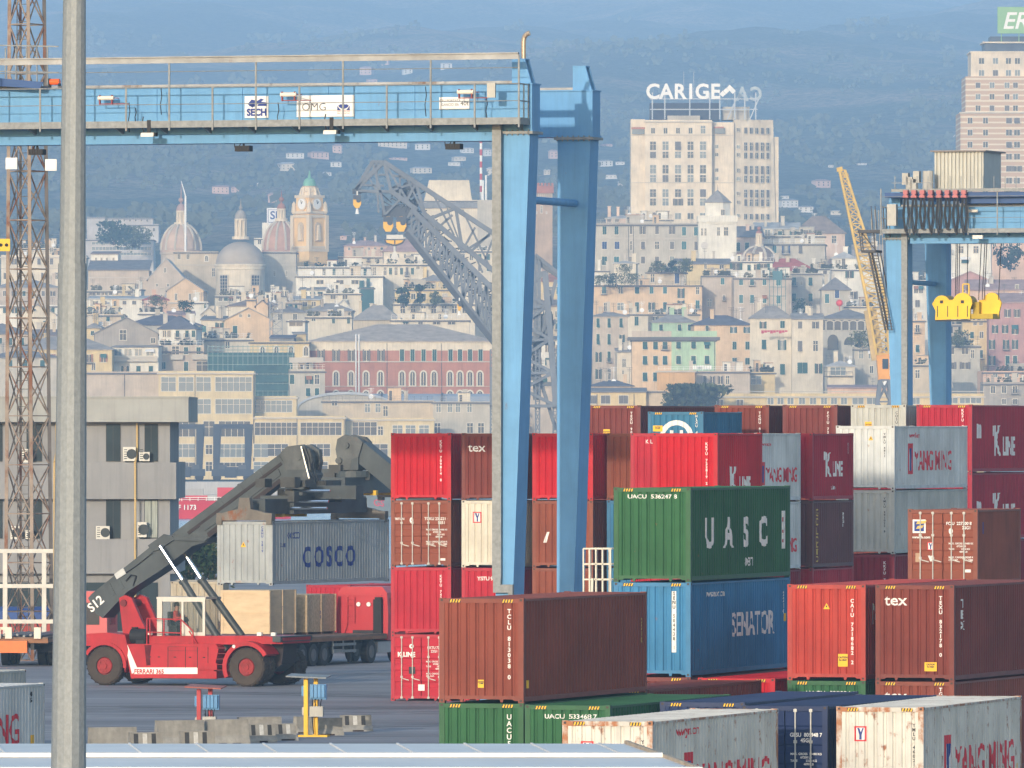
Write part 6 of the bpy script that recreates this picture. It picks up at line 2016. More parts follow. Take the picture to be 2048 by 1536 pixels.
def bld(label, x0, x1, yt, D, wall, roof=('flat', 3, 'grey'), wins=(), cat='building', name='house', depth=None, rz=None, group=None, cornice=None, bands=(), balcony=(), pipes=(), chimneys=None, lean=0):
 """a building whose front spans photo columns x0..x1 with its wall top at row yt, depth D; wins: (centres, y0, y1, width px, kind)"""
 global BN
 BN += 1
 k = D / F
 w_ = (x1 - x0) * k
 xc = (x0 + x1) / 2
 q = at(xc, yt, D)
 zb = zt(q.x, D) - 1.0
 rz = rz if rz is not None else (R(cr_.uniform(-4, 4)) if name == 'house' and x1 - x0 < 150 else 0.0)
 o = empty(name, (q.x, D, zb), rz, label, cat, group)
 hw = w_ / 2
 zt__ = q.z - zb
 dp = depth or max(8.0, min(16.0, w_ * .8))
 lx = lambda p: (p - xc) * k
 lz = lambda p: H + (HY - p) * k - zb
 b = MB()
 wm_ = wall if not isinstance(wall, str) else wallm(wall)
 kind, hp_, rc_ = roof[0], roof[1] * k, roof[2]
 if kind == 'pedi': b.prism([(-hw, 0), (hw, 0), (hw, zt__), (0, zt__ + hp_), (-hw, zt__)], 'y', 0, dp)
 elif kind == 'gable':
  b.box(-hw, hw, 0, dp, 0, zt__)
  for s in (-hw, hw - .2): b.prism([(0, zt__), (dp, zt__), (dp / 2, zt__ + hp_)], 'x', s, s + .2)
 elif kind == 'flat':
  b.box(-hw, hw, 0, dp, 0, zt__ - hp_)
  for (a, c, e, f) in ((-hw, hw, 0, .3), (-hw, hw, dp - .3, dp), (-hw, -hw + .3, .3, dp - .3), (hw - .3, hw, .3, dp - .3)): b.box(a, c, e, f, zt__ - hp_, zt__)
 else: b.box(-hw, hw, 0, dp, 0, zt__)
 b.build('wall', wm_, o)
 ov = .45
 b = MB()
 if kind == 'hip':
  e = min(hw * .75, dp / 2) if w_ > dp else hw * .98
  rdg = max(hw - e, .05)
  y0, y1 = (dp / 2, dp / 2) if w_ > dp else (hw, dp - hw)
  if w_ <= dp: rdg = .05
  A = [(-hw - ov, -ov, zt__ + .1), (hw + ov, -ov, zt__ + .1), (hw + ov, dp + ov, zt__ + .1), (-hw - ov, dp + ov, zt__ + .1)]
  B_ = [(-rdg, y0, zt__ + hp_), (rdg, y0, zt__ + hp_), (rdg, y1 + .05, zt__ + hp_), (-rdg, y1 + .05, zt__ + hp_)]
  b.hexa(A + B_)
  b.box(-hw - ov, hw + ov, -ov, dp + ov, zt__ - .08, zt__ + .098)
 elif kind == 'gable':
  for s in (0, 1):
   ya, yb = (-ov, dp / 2) if s == 0 else (dp + ov, dp / 2)
   b.hexa([(-hw - .25, ya, zt__ - .1), (hw + .25, ya, zt__ - .1), (hw + .25, yb, zt__ + hp_), (-hw - .25, yb, zt__ + hp_),
     (-hw - .25, ya, zt__ + .1), (hw + .25, ya, zt__ + .1), (hw + .25, yb, zt__ + hp_ + .22), (-hw - .25, yb, zt__ + hp_ + .22)])
 elif kind == 'pedi':
  for s in (-1, 1):
   b.hexa([(s * (hw + ov), -.35, zt__ - ov * hp_ / hw), (0, -.35, zt__ + hp_ + .02), (0, dp, zt__ + hp_ + .02), (s * (hw + ov), dp, zt__ - ov * hp_ / hw),
     (s * (hw + ov), -.35, zt__ - ov * hp_ / hw + .28), (0, -.35, zt__ + hp_ + .30), (0, dp, zt__ + hp_ + .30), (s * (hw + ov), dp, zt__ - ov * hp_ / hw + .28)])
 elif kind == 'mono':
  b.hexa([(-hw - .2, -ov, zt__ - .1), (hw + .2, -ov, zt__ - .1), (hw + .2, dp, zt__ + hp_ - .1), (-hw - .2, dp, zt__ + hp_ - .1), (-hw - .2, -ov, zt__ + .12), (hw + .2, -ov, zt__ + .12), (hw + .2, dp, zt__ + hp_ + .12), (-hw - .2, dp, zt__ + hp_ + .12)])
 else: b.box(-hw + .3, hw - .3, .3, dp - .3, zt__ - hp_ - .05, zt__ - hp_ + .12)
 rf = b.build('roof', roofm(rc_), o)
 nch = chimneys if chimneys is not None else cr_.choice((1, 2, 2, 3))
 for j in range(nch):
  cx_, cyy = cr_.uniform(-hw * .85, hw * .85), cr_.uniform(.25, .7) * dp
  cw, ch = cr_.uniform(.3, .6), cr_.uniform(1.0, 2.2)
  zb_ = zt__ + (hp_ * .5 if kind in ('hip', 'gable', 'mono') else (-hp_ if kind == 'flat' else 0))
  b = MB()
  b.box(cx_ - cw, cx_ + cw, cyy - cw * .7, cyy + cw * .7, zb_ - .3, zb_ + ch + .6)
  b.box(cx_ - cw - .12, cx_ + cw + .12, cyy - cw * .7 - .12, cyy + cw * .7 + .12, zb_ + ch + .6, zb_ + ch + .75)
  b.build('chimney', TRIM if j % 2 else wm_, rf)
 if nch:
  for j in range(cr_.randint(1, 4)):
   ax_, ay_, ah = cr_.uniform(-hw * .9, hw * .9), cr_.uniform(.1, .8) * dp, cr_.uniform(1.6, 3.6)
   za = zt__ - (hp_ if kind == 'flat' else 0) - .2
   if kind in ('hip', 'gable'): ah += hp_ * .6
   b = MB()
   b.bar((ax_, ay_, za), (ax_, ay_, za + ah), .09)
   for q2 in range(3): b.bar((ax_ - .7 + q2 * .1, ay_, za + ah - .1 - q2 * .35), (ax_ + .7 - q2 * .1, ay_, za + ah - .1 - q2 * .35), .07)
   if j == 1: b.cyl((ax_, ay_ - .1, za + 1.2), (ax_, ay_ - .25, za + 1.25), .15, .55, 10)
   b.build('antenna', WHITE if j == 1 else DKT, rf)
  if kind == 'flat' and w_ > 5:
   for j in range(cr_.choice((1, 1, 2, 2, 3))):
    hx, hwid, hh = cr_.uniform(-hw * .8, hw * .6), cr_.uniform(1.2, min(5, w_ * .3)), cr_.uniform(1.6, 2.9)
    hy = cr_.uniform(.15, .5) * dp
    b = MB()
    b.box(hx, min(hx + hwid, hw - .3), hy, hy + 3, zt__ - hp_, zt__ - hp_ + hh)
    b.box(hx - .2, min(hx + hwid, hw - .3) + .2, hy - .3, hy + 3.2, zt__ - hp_ + hh, zt__ - hp_ + hh + .15, 1)
    b.box(hx + .3, hx + .9, hy - .03, hy, zt__ - hp_ + .1, zt__ - hp_ + hh * .8, 2)
    b.build('roof_hut', [wallm(cr_.choice(('white', 'palecream', 'grey', 'peach', 'beige', 'white'))), roofm(cr_.choice(('slate', 'terra', 'pale', 'grey'))), GLD], rf)
   b = MB()
   for j in range(int(w_ / 1.4) + 1): b.bar((-hw + .1 + j * 1.4, .15, zt__), (-hw + .1 + j * 1.4, .15, zt__ + .95), .06)
   for zz_ in (.5, .95): b.bar((-hw, .15, zt__ + zz_), (hw, .15, zt__ + zz_), .06)
   b.build('roof_railing', cr_.choice((DKT, TRIM, WHITE)), rf)
   if cr_.random() < .55:
    b = MB()
    for j in range(120):
     px0, pz0, s0 = cr_.uniform(-hw * .9, hw * .9), zt__ + cr_.uniform(-.2, 1.0), cr_.uniform(.2, .45)
     if math.sin(px0 * 1.3) > -.2: b.add([(px0 - s0, .6, pz0), (px0, .5 - s0, pz0 + s0), (px0 + s0, .7, pz0 + .1), (px0, .6 + s0, pz0 - s0)], [(0, 1, 2, 3)])
    b.build('roof_foliage', LEAF[cr_.randrange(3)], rf)
 if cornice is None: cornice = kind == 'flat'
 if cornice:
  b = MB()
  b.box(-hw - .35, hw + .35, -.35, -.002, zt__ - hp_ - .30, zt__ - hp_ + .05)
  b.box(hw + .002, hw + .35, -.002, dp, zt__ - hp_ - .30, zt__ - hp_ + .05)
  b.build('cornice', DKT if cornice != 'pale' else TRIM, o)
 for y in bands:
  b = MB()
  b.box(-hw - .06, hw + .06, -.14, -.002, lz(y + .8), lz(y - .8))
  b.build('string_course', TRIM, o)
 for (bx0, bx1, by) in balcony:
  b = MB()
  b.box(lx(bx0), lx(bx1), -1.1, 0, lz(by) - .15, lz(by))
  b.box(lx(bx0), lx(bx1), -1.1, -1.0, lz(by), lz(by) + 1.0)
  b.build('balcony', TRIM, o)
 for p in pipes:
  b = MB()
  b.cyl((lx(p), -.12, 0), (lx(p), -.12, zt__ - .4), .07, n=6)
  b.build('drain_pipe', DKT, o)
 for (xs_, y0, y1, ww, kd) in wins:
  for xx in xs_:
   kk = kd
   if kd == 'g': kk = cr_.choice(('g', 'g', 'g', 'gp', 'go', 'gp', 'd'))
   if kd == 'b': kk = cr_.choice(('b', 'b', 'bo', 'd', 'bp'))
   if kd == 'mix': kk = cr_.choice(('g', 'g', 'gp', 'g', 'd', 'go'))
   if kd == 'mixb': kk = cr_.choice(('b', 'g', 'b', 'bo', 'd'))
   me = arch_mesh(ww * k, (y1 - y0) * k) if kk == 'arch' else win_mesh(ww * k, (y1 - y0) * k, kk)
   wo = bpy.data.objects.new('window', me)
   COL.objects.link(wo)
   wo.parent = o
   wo.location = (lx(xx), -.001, lz(y1))
   if name == 'house' and kk != 'arch' and cr_.random() < .16:
    b = MB()
    bw, x_, z_w = ww * k * .95, lx(xx), lz(y1)
    if cr_.random() < .6:
     b.box(x_ - bw, x_ + bw, -.9, 0, z_w - .35, z_w - .22)
     for j in range(6): b.bar((x_ - bw + j * bw * .4, -.86, z_w - .22), (x_ - bw + j * bw * .4, -.86, z_w + .75), .06)
     b.bar((x_ - bw, -.86, z_w + .75), (x_ + bw, -.86, z_w + .75), .08)
     b.build('balcony', DKT, o)
    else:
     b.hexa([(x_ - bw * .7, -1.0, z_w + (y1 - y0) * k * .55), (x_ + bw * .7, -1.0, z_w + (y1 - y0) * k * .55), (x_ + bw * .7, -.05, z_w + (y1 - y0) * k * .95), (x_ - bw * .7, -.05, z_w + (y1 - y0) * k * .95), (x_ - bw * .7, -1.0, z_w + (y1 - y0) * k * .6), (x_ + bw * .7, -1.0, z_w + (y1 - y0) * k * .6), (x_ + bw * .7, -.05, z_w + (y1 - y0) * k * 1.02), (x_ - bw * .7, -.05, z_w + (y1 - y0) * k * 1.02)])
     b.build('awning', cr_.choice((SHUT['g'], WHITE, SHUT['r'], SHUT['t'])), o)
 return o, lx, lz, rf
HIP, GAB, PED, FLT, MON = 'hip', 'gable', 'pedi', 'flat', 'mono'
o, lx, lz, _ = bld('cream six storey block with wide window bands by the boat hoists', 317, 508, 742, 2080, 'cream', (FLT, 4, 'grey'), [
 ([337, 372, 407], 755, 782, 28, 'wl'), ([467], 755, 782, 72, 'wl'), ([371, 407], 799, 827, 28, 'wl'), ([467], 799, 827, 72, 'wl'), ([365], 843, 873, 50, 'w'), ([418], 843, 873, 22, 'w'), ([469], 843, 873, 62, 'w'),
 ([365], 888, 914, 50, 'wl'), ([418], 890, 908, 12, 'w'), ([466], 888, 914, 60, 'wl'), ([418], 924, 942, 12, 'w'), ([365], 925, 948, 50, 'w'), ([466], 925, 948, 60, 'w')], depth=16, pipes=(390, 507), name='warehouse', chimneys=0, cornice='pale')
bld('blank grey-pink wall block left of the cream six storey block', 118, 317, 743, 2084, 'warmgrey', (FLT, 3, 'grey'), [([20 + 130], 770, 790, 14, 'd')], depth=14, pipes=(249,), chimneys=0, name='warehouse')
bld('cream block with white barred windows under the green netted scaffold', 509, 593, 792, 2086, 'cream', (FLT, 3, 'grey'), [([547], 801, 824, 74, 'wl')], depth=10, chimneys=0, name='warehouse', cornice='pale')
bld('long cream warehouse front with white barred windows behind the dark boom', 509, 690, 832, 2078, 'cream', (FLT, 3, 'grey'), [([552], 845, 870, 84, 'w'), ([642], 845, 870, 82, 'w'), ([522], 888, 914, 28, 'wl'), ([556, 640], 888, 912, 40, 'd'), ([522], 924, 944, 28, 'wl'), ([560, 600, 640], 924, 944, 30, 'w')], depth=12, chimneys=0, pipes=(594, 688), name='warehouse', cornice='pale')
bld('cream warehouse with three small square windows left of the red column', 690, 868, 836, 2082, 'cream', (FLT, 3, 'grey'), [([729], 844, 870, 48, 'w'), ([761], 853, 870, 9, 'd'), ([795, 821, 848], 851, 867, 19, 'wl'), ([720, 760], 888, 914, 30, 'b'), ([740], 924, 944, 60, 'wl')], depth=12, chimneys=0, name='warehouse', cornice='pale')
bld('long low building with terrace and air conditioners under the barrel roof', 645, 867, 801, 2110, 'beige', (FLT, 2, 'grey'), [([669], 802, 811, 10, 'w'), ([735, 756], 808, 824, 9, 'wl'), ([771], 812, 832, 8, 'd')], depth=10, chimneys=2, name='warehouse')
bld('low grey building with narrow white windows left of the near crane leg', 866, 985, 803, 2104, 'grey', (FLT, 2, 'grey'), [([877, 900, 916, 939], 806, 824, 8, 'wl'), ([875, 940, 962], 846, 866, 11, 'd')], depth=12, chimneys=1, name='warehouse')
def barrel(label, x0, x1, yb, yt_, D, dp):
 k = D / F
 q = at((x0 + x1) / 2, yb, D)
 zb = zt(q.x, D)
 o = empty('barrel_roof_hall', (q.x, D, zb), 0, label, 'hall')
 hw, h0, h1 = (x1 - x0) * k / 2, q.z - zb, H + (HY - yt_) * k - zb
 b = MB()
 b.box(-hw, hw, 0, dp, 0, h0)
 b.build('wall', wallm('grey'), o)
 b = MB()
 n_ = 14
 pr = [(dp * (1 - math.cos(math.pi * i / n_)) / 2, h0 + (h1 - h0) * math.sin(math.pi * i / n_)) for i in range(n_ + 1)]
 b.prism(pr, 'x', -hw, hw)
 rf = b.build('roof', mat('sheet_barrel_roof', (.40, .42, .44), .6, .15, .2, streak=.2), o)
 b = MB()
 pr2 = [(y, z + .25) for y, z in pr] + [(y, z + .02) for y, z in reversed(pr)]
 for x in (-hw, -hw * .3, hw * .4): b.prism(pr2, 'x', x, x + .4)
 b.build('rib', DKT, rf)
barrel('long grey barrel roofed hall below the red brick palazzo', 640, 985, 812, 787, 2140, 30)
def gable_arch(label, x0, x1, yb, yt_, D):
 k = D / F
 q = at((x0 + x1) / 2, yb, D)
 zb = zt(q.x, D)
 o = empty('barrel_roof_hall', (q.x, D, zb), 0, label, 'hall')
 hw, h0, h1 = (x1 - x0) * k / 2, q.z - zb, H + (HY - yt_) * k - zb
 pr = [(-hw, 0), (hw, 0)] + [(hw * math.cos(math.pi * i / 16), h0 + (h1 - h0) * math.sin(math.pi * i / 16)) for i in range(17)]
 b = MB()
 b.prism(pr, 'y', .4, 24)
 b.build('wall', wallm('grey'), o)
 b = MB()
 ot = [((hw + .4) * math.cos(math.pi * i / 16), h0 + (h1 - h0 + .6) * math.sin(math.pi * i / 16)) for i in range(17)]
 inn = [((hw + .02) * math.cos(math.pi * i / 16), h0 + (h1 - h0 + .02) * math.sin(math.pi * i / 16)) for i in range(16, -1, -1)]
 b.prism(ot + inn, 'y', 0, 24.5)
 b.build('roof', mat('sheet_barrel_roof', (.40, .42, .44), .6, .15, .2, streak=.2), o)
gable_arch('grey arched hall end with dark rim left of the long barrel roof', 596, 790, 818, 789, 2132)
gable_arch('grey arched hall end beside the near blue crane leg', 950, 1046, 824, 808, 2125)
bld('long cream quay warehouse with many square windows behind the back containers', 1330, 1968, 787, 2080, 'yellow', (FLT, 6, 'grey'), [
 ([1541, 1561, 1581, 1604, 1626, 1648, 1668, 1688], 794, 808, 11, 'wl'), ([1716, 1745], 794, 808, 22, 'wl'), ([1832], 794, 808, 14, 'wl'), ([1905, 1930, 1952], 794, 806, 20, 'wl'), ([1400, 1440, 1480], 800, 830, 12, 'd')], depth=14, chimneys=0, name='warehouse', cornice='pale', bands=(783,))
bld('yellow quay building with grey roof and shuttered windows left of the round tree', 1170, 1292, 784, 2090, 'yellow', (GAB, 7, 'slate'), [([1184, 1211, 1247], 791, 807, 18, 'b')], depth=12, chimneys=0, pipes=(1194, 1268), name='warehouse')
bld('plain beige wall between the yellow quay building and the round tree', 1292, 1330, 781, 2092, 'beige', (FLT, 2, 'grey'), [], depth=10, chimneys=0, name='warehouse')
o, lx, lz, rf = bld('red brick palazzo with arched windows and long grey roof', 618, 990, 683, 2200, 'brick', (HIP, 36, 'tan'), [
 ([642, 672, 703, 733, 762], 699, 722, 9, 'bo'), ([804, 825, 847, 869, 901, 920, 940, 961], 699, 722, 8, 'gl'), ([672, 702, 732, 761, 804, 825, 847, 868, 900, 920, 940, 960], 744, 771, 9, 'arch'), ([672, 702, 732, 761, 804, 900, 920, 940, 960], 783, 808, 10, 'arch')],
 depth=30, chimneys=0, name='palazzo', cornice=False, pipes=(774, 883))
b = MB()
hw_ = lx(990)
b.box(lx(618), hw_, -.06, -.002, lz(701), lz(684))
b.build('cream_frieze', wallm('palecream'), o)
b = MB()
b.box(lx(618), hw_, -.25, -.01, lz(724.5), lz(722.5))
b.box(lx(618), hw_, -.2, -.01, lz(773), lz(772))
b.box(lx(618), hw_, -.35, -.01, lz(684), lz(682.5))
b.build('string_course', TRIM, o)
for p in (712, 718):
 b = MB()
 b.cyl((lx(p), -.4, lz(800)), (lx(p), -.4, lz(668)), .16, n=8)
 b.build('flue_pipe', WHITE, o)
bld('yellow wing with pointed arch windows attached left of the brick palazzo', 500, 618, 683, 2196, 'yellow', (FLT, 2, 'grey'), [([525, 553, 582, 612], 694, 711, 8, 'arch')], depth=14, chimneys=0, name='palazzo', cornice=True)
bld('dark slate roof slab standing on the yellow wing', 540, 588, 676, 2215, 'darkgrey', (MON, 6, 'dark'), [], depth=8, chimneys=0)
o, lx, lz, rf = bld('block wrapped in dark green scaffold netting', 415, 586, 705, 2150, 'netting', (FLT, 2, 'slate'), [], depth=14, chimneys=0, cornice=False, name='scaffolded_building')
SCF = mat('scaffold_tube', (.22, .30, .28), .7, .1, .3)
b = MB()
for px in range(416, 588, 10): b.bar((lx(px), -.5, 0), (lx(px), -.5, lz(690)), .12)
for py in (693, 700, 712, 729, 748, 767, 782): b.bar((lx(415), -.5, lz(py)), (lx(587), -.5, lz(py)), .14)
b.build('scaffold', SCF, o)
b = MB()
for py0, py1, xa in ((731, 746, 470), (750, 765, 415), (769, 781, 415)): b.box(lx(xa), lx(585), -.75, -.65, lz(py1), lz(py0))
b.build('netting', mat('green_netting', (.045, .10, .10), .9, .3, .3), o)
bld('grey house with green shutters between the netted block and the brick palazzo', 580, 650, 738, 2142, 'grey', (FLT, 5, 'grey'), [([618], 752, 768, 9, 'go'), ([634, 584], 750, 768, 8, 'g'), ([616, 634], 776, 792, 8, 'gp')], depth=12, name='house', balcony=((578, 646, 724),))
o, lx, lz, rf = bld('white fronted house with wide slate blue roof and green shutters', 318, 392, 658, 2182, 'white', (HIP, 27, 'dark'), [([329, 338, 355, 374, 387], 661, 674, 6, 'g')], depth=14, chimneys=3)
bld('grey balcony house under the slate blue roofed one', 316, 408, 690, 2166, 'warmgrey', (FLT, 13, 'pale'), [([328], 694, 708, 15, 'wl'), ([351], 693, 709, 14, 'd'), ([372, 397], 694, 708, 8, 'g'), ([372], 724, 742, 8, 'g'), ([404], 723, 742, 22, 'w'), ([327], 724, 738, 8, 'g')], depth=12, balcony=((340, 366, 718), (384, 420, 718)))
bld('bare brown stone gable wall left of the slate blue roof', 189, 316, 668, 2192, 'stone', (PED, 32, 'slate'), [([246], 660, 680, 13, 'd'), ([306], 676, 686, 8, 'w')], depth=20, chimneys=1)
bld('long slate roof house behind the bare brown gable', 250, 400, 650, 2215, 'grey', (HIP, 20, 'dark'), [], depth=14, chimneys=3)
bld('yellow house with hipped slate roof and orange shutters', 30, 224, 699, 2148, 'yellow', (HIP, 27, 'grey'), [([62, 107], 708, 722, 8, 'r'), ([178, 207], 708, 724, 9, 'ro'), ([187], 726, 740, 6, 'd')], depth=14, chimneys=2)
bld('white veranda house with big panes below the brown gable', 224, 317, 694, 2158, 'white', (MON, 3, 'slate'), [([236, 256, 277, 300], 698, 711, 14, 'wl'), ([250, 277, 302], 732, 744, 8, 'g')], depth=10, chimneys=0, balcony=((224, 316, 722),))
bld('pink gabled house with one tall green shutter', 449, 545, 641, 2252, 'peach', (PED, 24, 'grey'), [([470], 652, 672, 9, 'g'), ([471], 682, 694, 18, 'd'), ([481, 498], 629, 634, 4, 'd')], depth=18, chimneys=1)
bld('cream house with balcony left of the pink gable', 402, 449, 640, 2256, 'palecream', (MON, 8, 'slate'), [([439], 645, 659, 10, 'go'), ([408], 652, 664, 8, 't')], depth=10, balcony=((430, 449, 664),))
bld('cream terrace house under the pink gable house', 400, 505, 676, 2230, 'palecream', (FLT, 4, 'pale'), [([455], 684, 696, 8, 'd')], depth=10, chimneys=1)
bld('yellow flat house right of the pink gable, above the yellow wing', 588, 612, 668, 2225, 'yellow', (MON, 4, 'grey'), [], depth=8, chimneys=0)
bld('low white and glass roof kiosk above the brick palazzo roof', 575, 610, 640, 2240, 'white', (FLT, 2, 'slate'), [([592], 641, 652, 26, 'd')], depth=8, chimneys=0)
bld('green and brown houses behind the mast, lowest at the left edge', -30, 120, 715, 2128, 'grey', (HIP, 14, 'slate'), [([20, 50, 85], 720, 735, 9, 'g')], depth=12)
bld('cream gabled house behind the lattice mast', 36, 112, 630, 2270, 'palecream', (PED, 20, 'grey'), [([55, 90], 642, 655, 8, 'g'), ([68], 618, 623, 4, 'd')], depth=14)
bld('dark roofed house at the far left behind the mast', -60, 60, 668, 2205, 'warmgrey', (HIP, 22, 'slate'), [([0, 20, 44], 676, 690, 8, 'g')], depth=14)
bld('brown house with green shutters between the mast and the lamp post', 60, 118, 672, 2210, 'beige', (GAB, 12, 'brown'), [([78, 100], 682, 696, 8, 'g')], depth=12)
MARB = wallm('palecream')
def church_dome(label, px, y_base, half, y_top, D, m, drum=None, lantern=None, lant_w=9, ribs=8, finial=None, ball=0, cap=None, name='church_dome', dr_half=None, dmat=None):
 k = D / F
 q = at(px, y_base, D)
 zb = zt(q.x, D) - 1
 o = empty(name, (q.x, D + half * k, zb), 0, label, 'church dome')
 z0 = q.z - zb
 r = half * k
 hh = (y_base - y_top) * k
 b = MB()
 pr = [(r * 1.03, z0 - .6), (r * 1.03, z0)] + [(r * math.cos(R(a)), z0 + hh * math.sin(R(a))) for a in range(0, 80, 8)] + [(r * .18, z0 + hh * .985)]
 b.lathe(pr, 32)
 d_ = b.build('dome', dmat or roofm(m), o, smooth=True)
 if ribs:
  b = MB()
  for i in range(ribs):
   a = 2 * math.pi * (i + .5) / ribs
   pts = [((r * math.cos(R(t)) + .1) * math.cos(a), (r * math.cos(R(t)) + .1) * math.sin(a), z0 + hh * math.sin(R(t)) + .05) for t in range(0, 80, 10)]
   b.tube(pts, .35, 5)
  b.build('rib', TRIM, d_)
 if drum:
  b = MB()
  rd = (dr_half or half) * k
  b.lathe([(rd, 0), (rd, z0 - 1.2), (rd * 1.05, z0 - 1.1), (rd * 1.05, z0 - .6)], 24)
  b.build('drum', wallm(drum), o)
 if lantern:
  yl0, yl1 = lantern
  za, zb_ = H + (HY - yl0) * k - zb, H + (HY - yl1) * k - zb
  rl = lant_w * k
  b = MB()
  b.lathe([(rl * 1.6, za - .8), (rl * 1.6, za), (rl * .72, za + .05), (rl * .72, zb_), (rl * 1.15, zb_), (rl * 1.15, zb_ + .5), (.01, zb_ + .5)], 16)
  for i in range(8):
   a = 2 * math.pi * i / 8
   b.cyl((rl * .95 * math.cos(a), rl * .95 * math.sin(a), za), (rl * .95 * math.cos(a), rl * .95 * math.sin(a), zb_), rl * .17, n=6)
  ln = b.build('lantern', wallm('tower') if not cap or cap[2] != 'copper' else wallm('tower'), o)
  if cap:
   yc, fin, cm = cap
   hc = H + (HY - yc) * k - zb - zb_
   b = MB()
   b.lathe([(rl * 1.2, zb_ + .5)] + [(rl * 1.1 * math.cos(R(a)), zb_ + .5 + (hc - .5) * math.sin(R(a))) for a in range(0, 90, 12)] + [(.02, zb_ + hc)], 16)
   zf = H + (HY - fin) * k - zb
   b.cyl((0, 0, zb_ + hc - .3), (0, 0, zf), .28, .06, 8)
   b.ball((0, 0, zb_ + hc + .5 + ball), .5 + ball * .5, 8)
   b.build('lantern_cap', roofm(cm) if cm != 'copper' else COPPER, ln)
 return o, k, zb
COPPER = mat('green_copper', (.16, .36, .27), .7, .2, .4)
church_dome('pinkish ribbed dome with a tall aerial spire, leftmost of the domes', 361, 500, 41, 446, 2760, 'pinkish', 'warmgrey', (444, 424), 9, 12, cap=(406, 366, 'pinkish'), ball=.5, dmat=mat('pale_pink_lead', (.50, .37, .28), .8, .2, .25))
church_dome('grey church dome on a broad cream drum, middle of the three domes', 480, 528, 50, 482, 2620, 'grey', None, (472, 440), 11, 0, cap=(418, 395, 'grey'), dmat=mat('grey_lead_roof', (.38, .33, .27), .8, .12, .25))
church_dome('reddish ribbed dome half behind the orange bell tower', 562, 500, 38, 440, 2745, 'terra', 'warmgrey', (436, 420), 8, 12, cap=(405, 380, 'terra'), ball=.5, dmat=mat('red_lead_roof', (.44, .27, .20), .8, .2, .25))
def drum_building(label, px, x0, x1, yt_, D):
 k = D / F
 q = at(px, yt_, D)
 zb = zt(q.x, D) - 1
 o = empty('church_drum', (q.x, D + (x1 - x0) / 2 * k - 2, zb), 0, label, 'church')
 r = (x1 - x0) / 2 * k
 z1 = q.z - zb
 b = MB()
 b.lathe([(r, 0), (r, z1 - 1.6), (r * 1.03, z1 - 1.5), (r * 1.03, z1 - .6), (r * 1.06, z1 - .5), (r * 1.06, z1), (r * .5, z1 + .05)], 32)
 b.build('wall', wallm('palecream'), o)
 for a in (-130, -52):
  b = MB()
  hz = lambda p: H + (HY - p) * k - zb
  w_ = 1.15
  b.box(-w_ - .3, w_ + .3, -.25, 0, hz(585), hz(549))
  b.box(-w_, w_, -.3, -.25, hz(583), hz(551), 1)
  for t in (-.4, .4): b.box(w_ * t - .08, w_ * t + .08, -.34, -.3, hz(583), hz(551))
  for t in range(1, 5): b.box(-w_, w_, -.34, -.3, hz(583 - t * 6.4) - .06, hz(583 - t * 6.4) + .06)
  w2 = b.build('window', [TRIM, GLD], o, (r * .99 * math.cos(R(a)), r * .99 * math.sin(R(a)), 0))
  w2.rotation_euler = (0, 0, R(a + 90))
drum_building('round cream church drum with tall grilled windows under the grey dome', 480, 431, 529, 528, 2617)
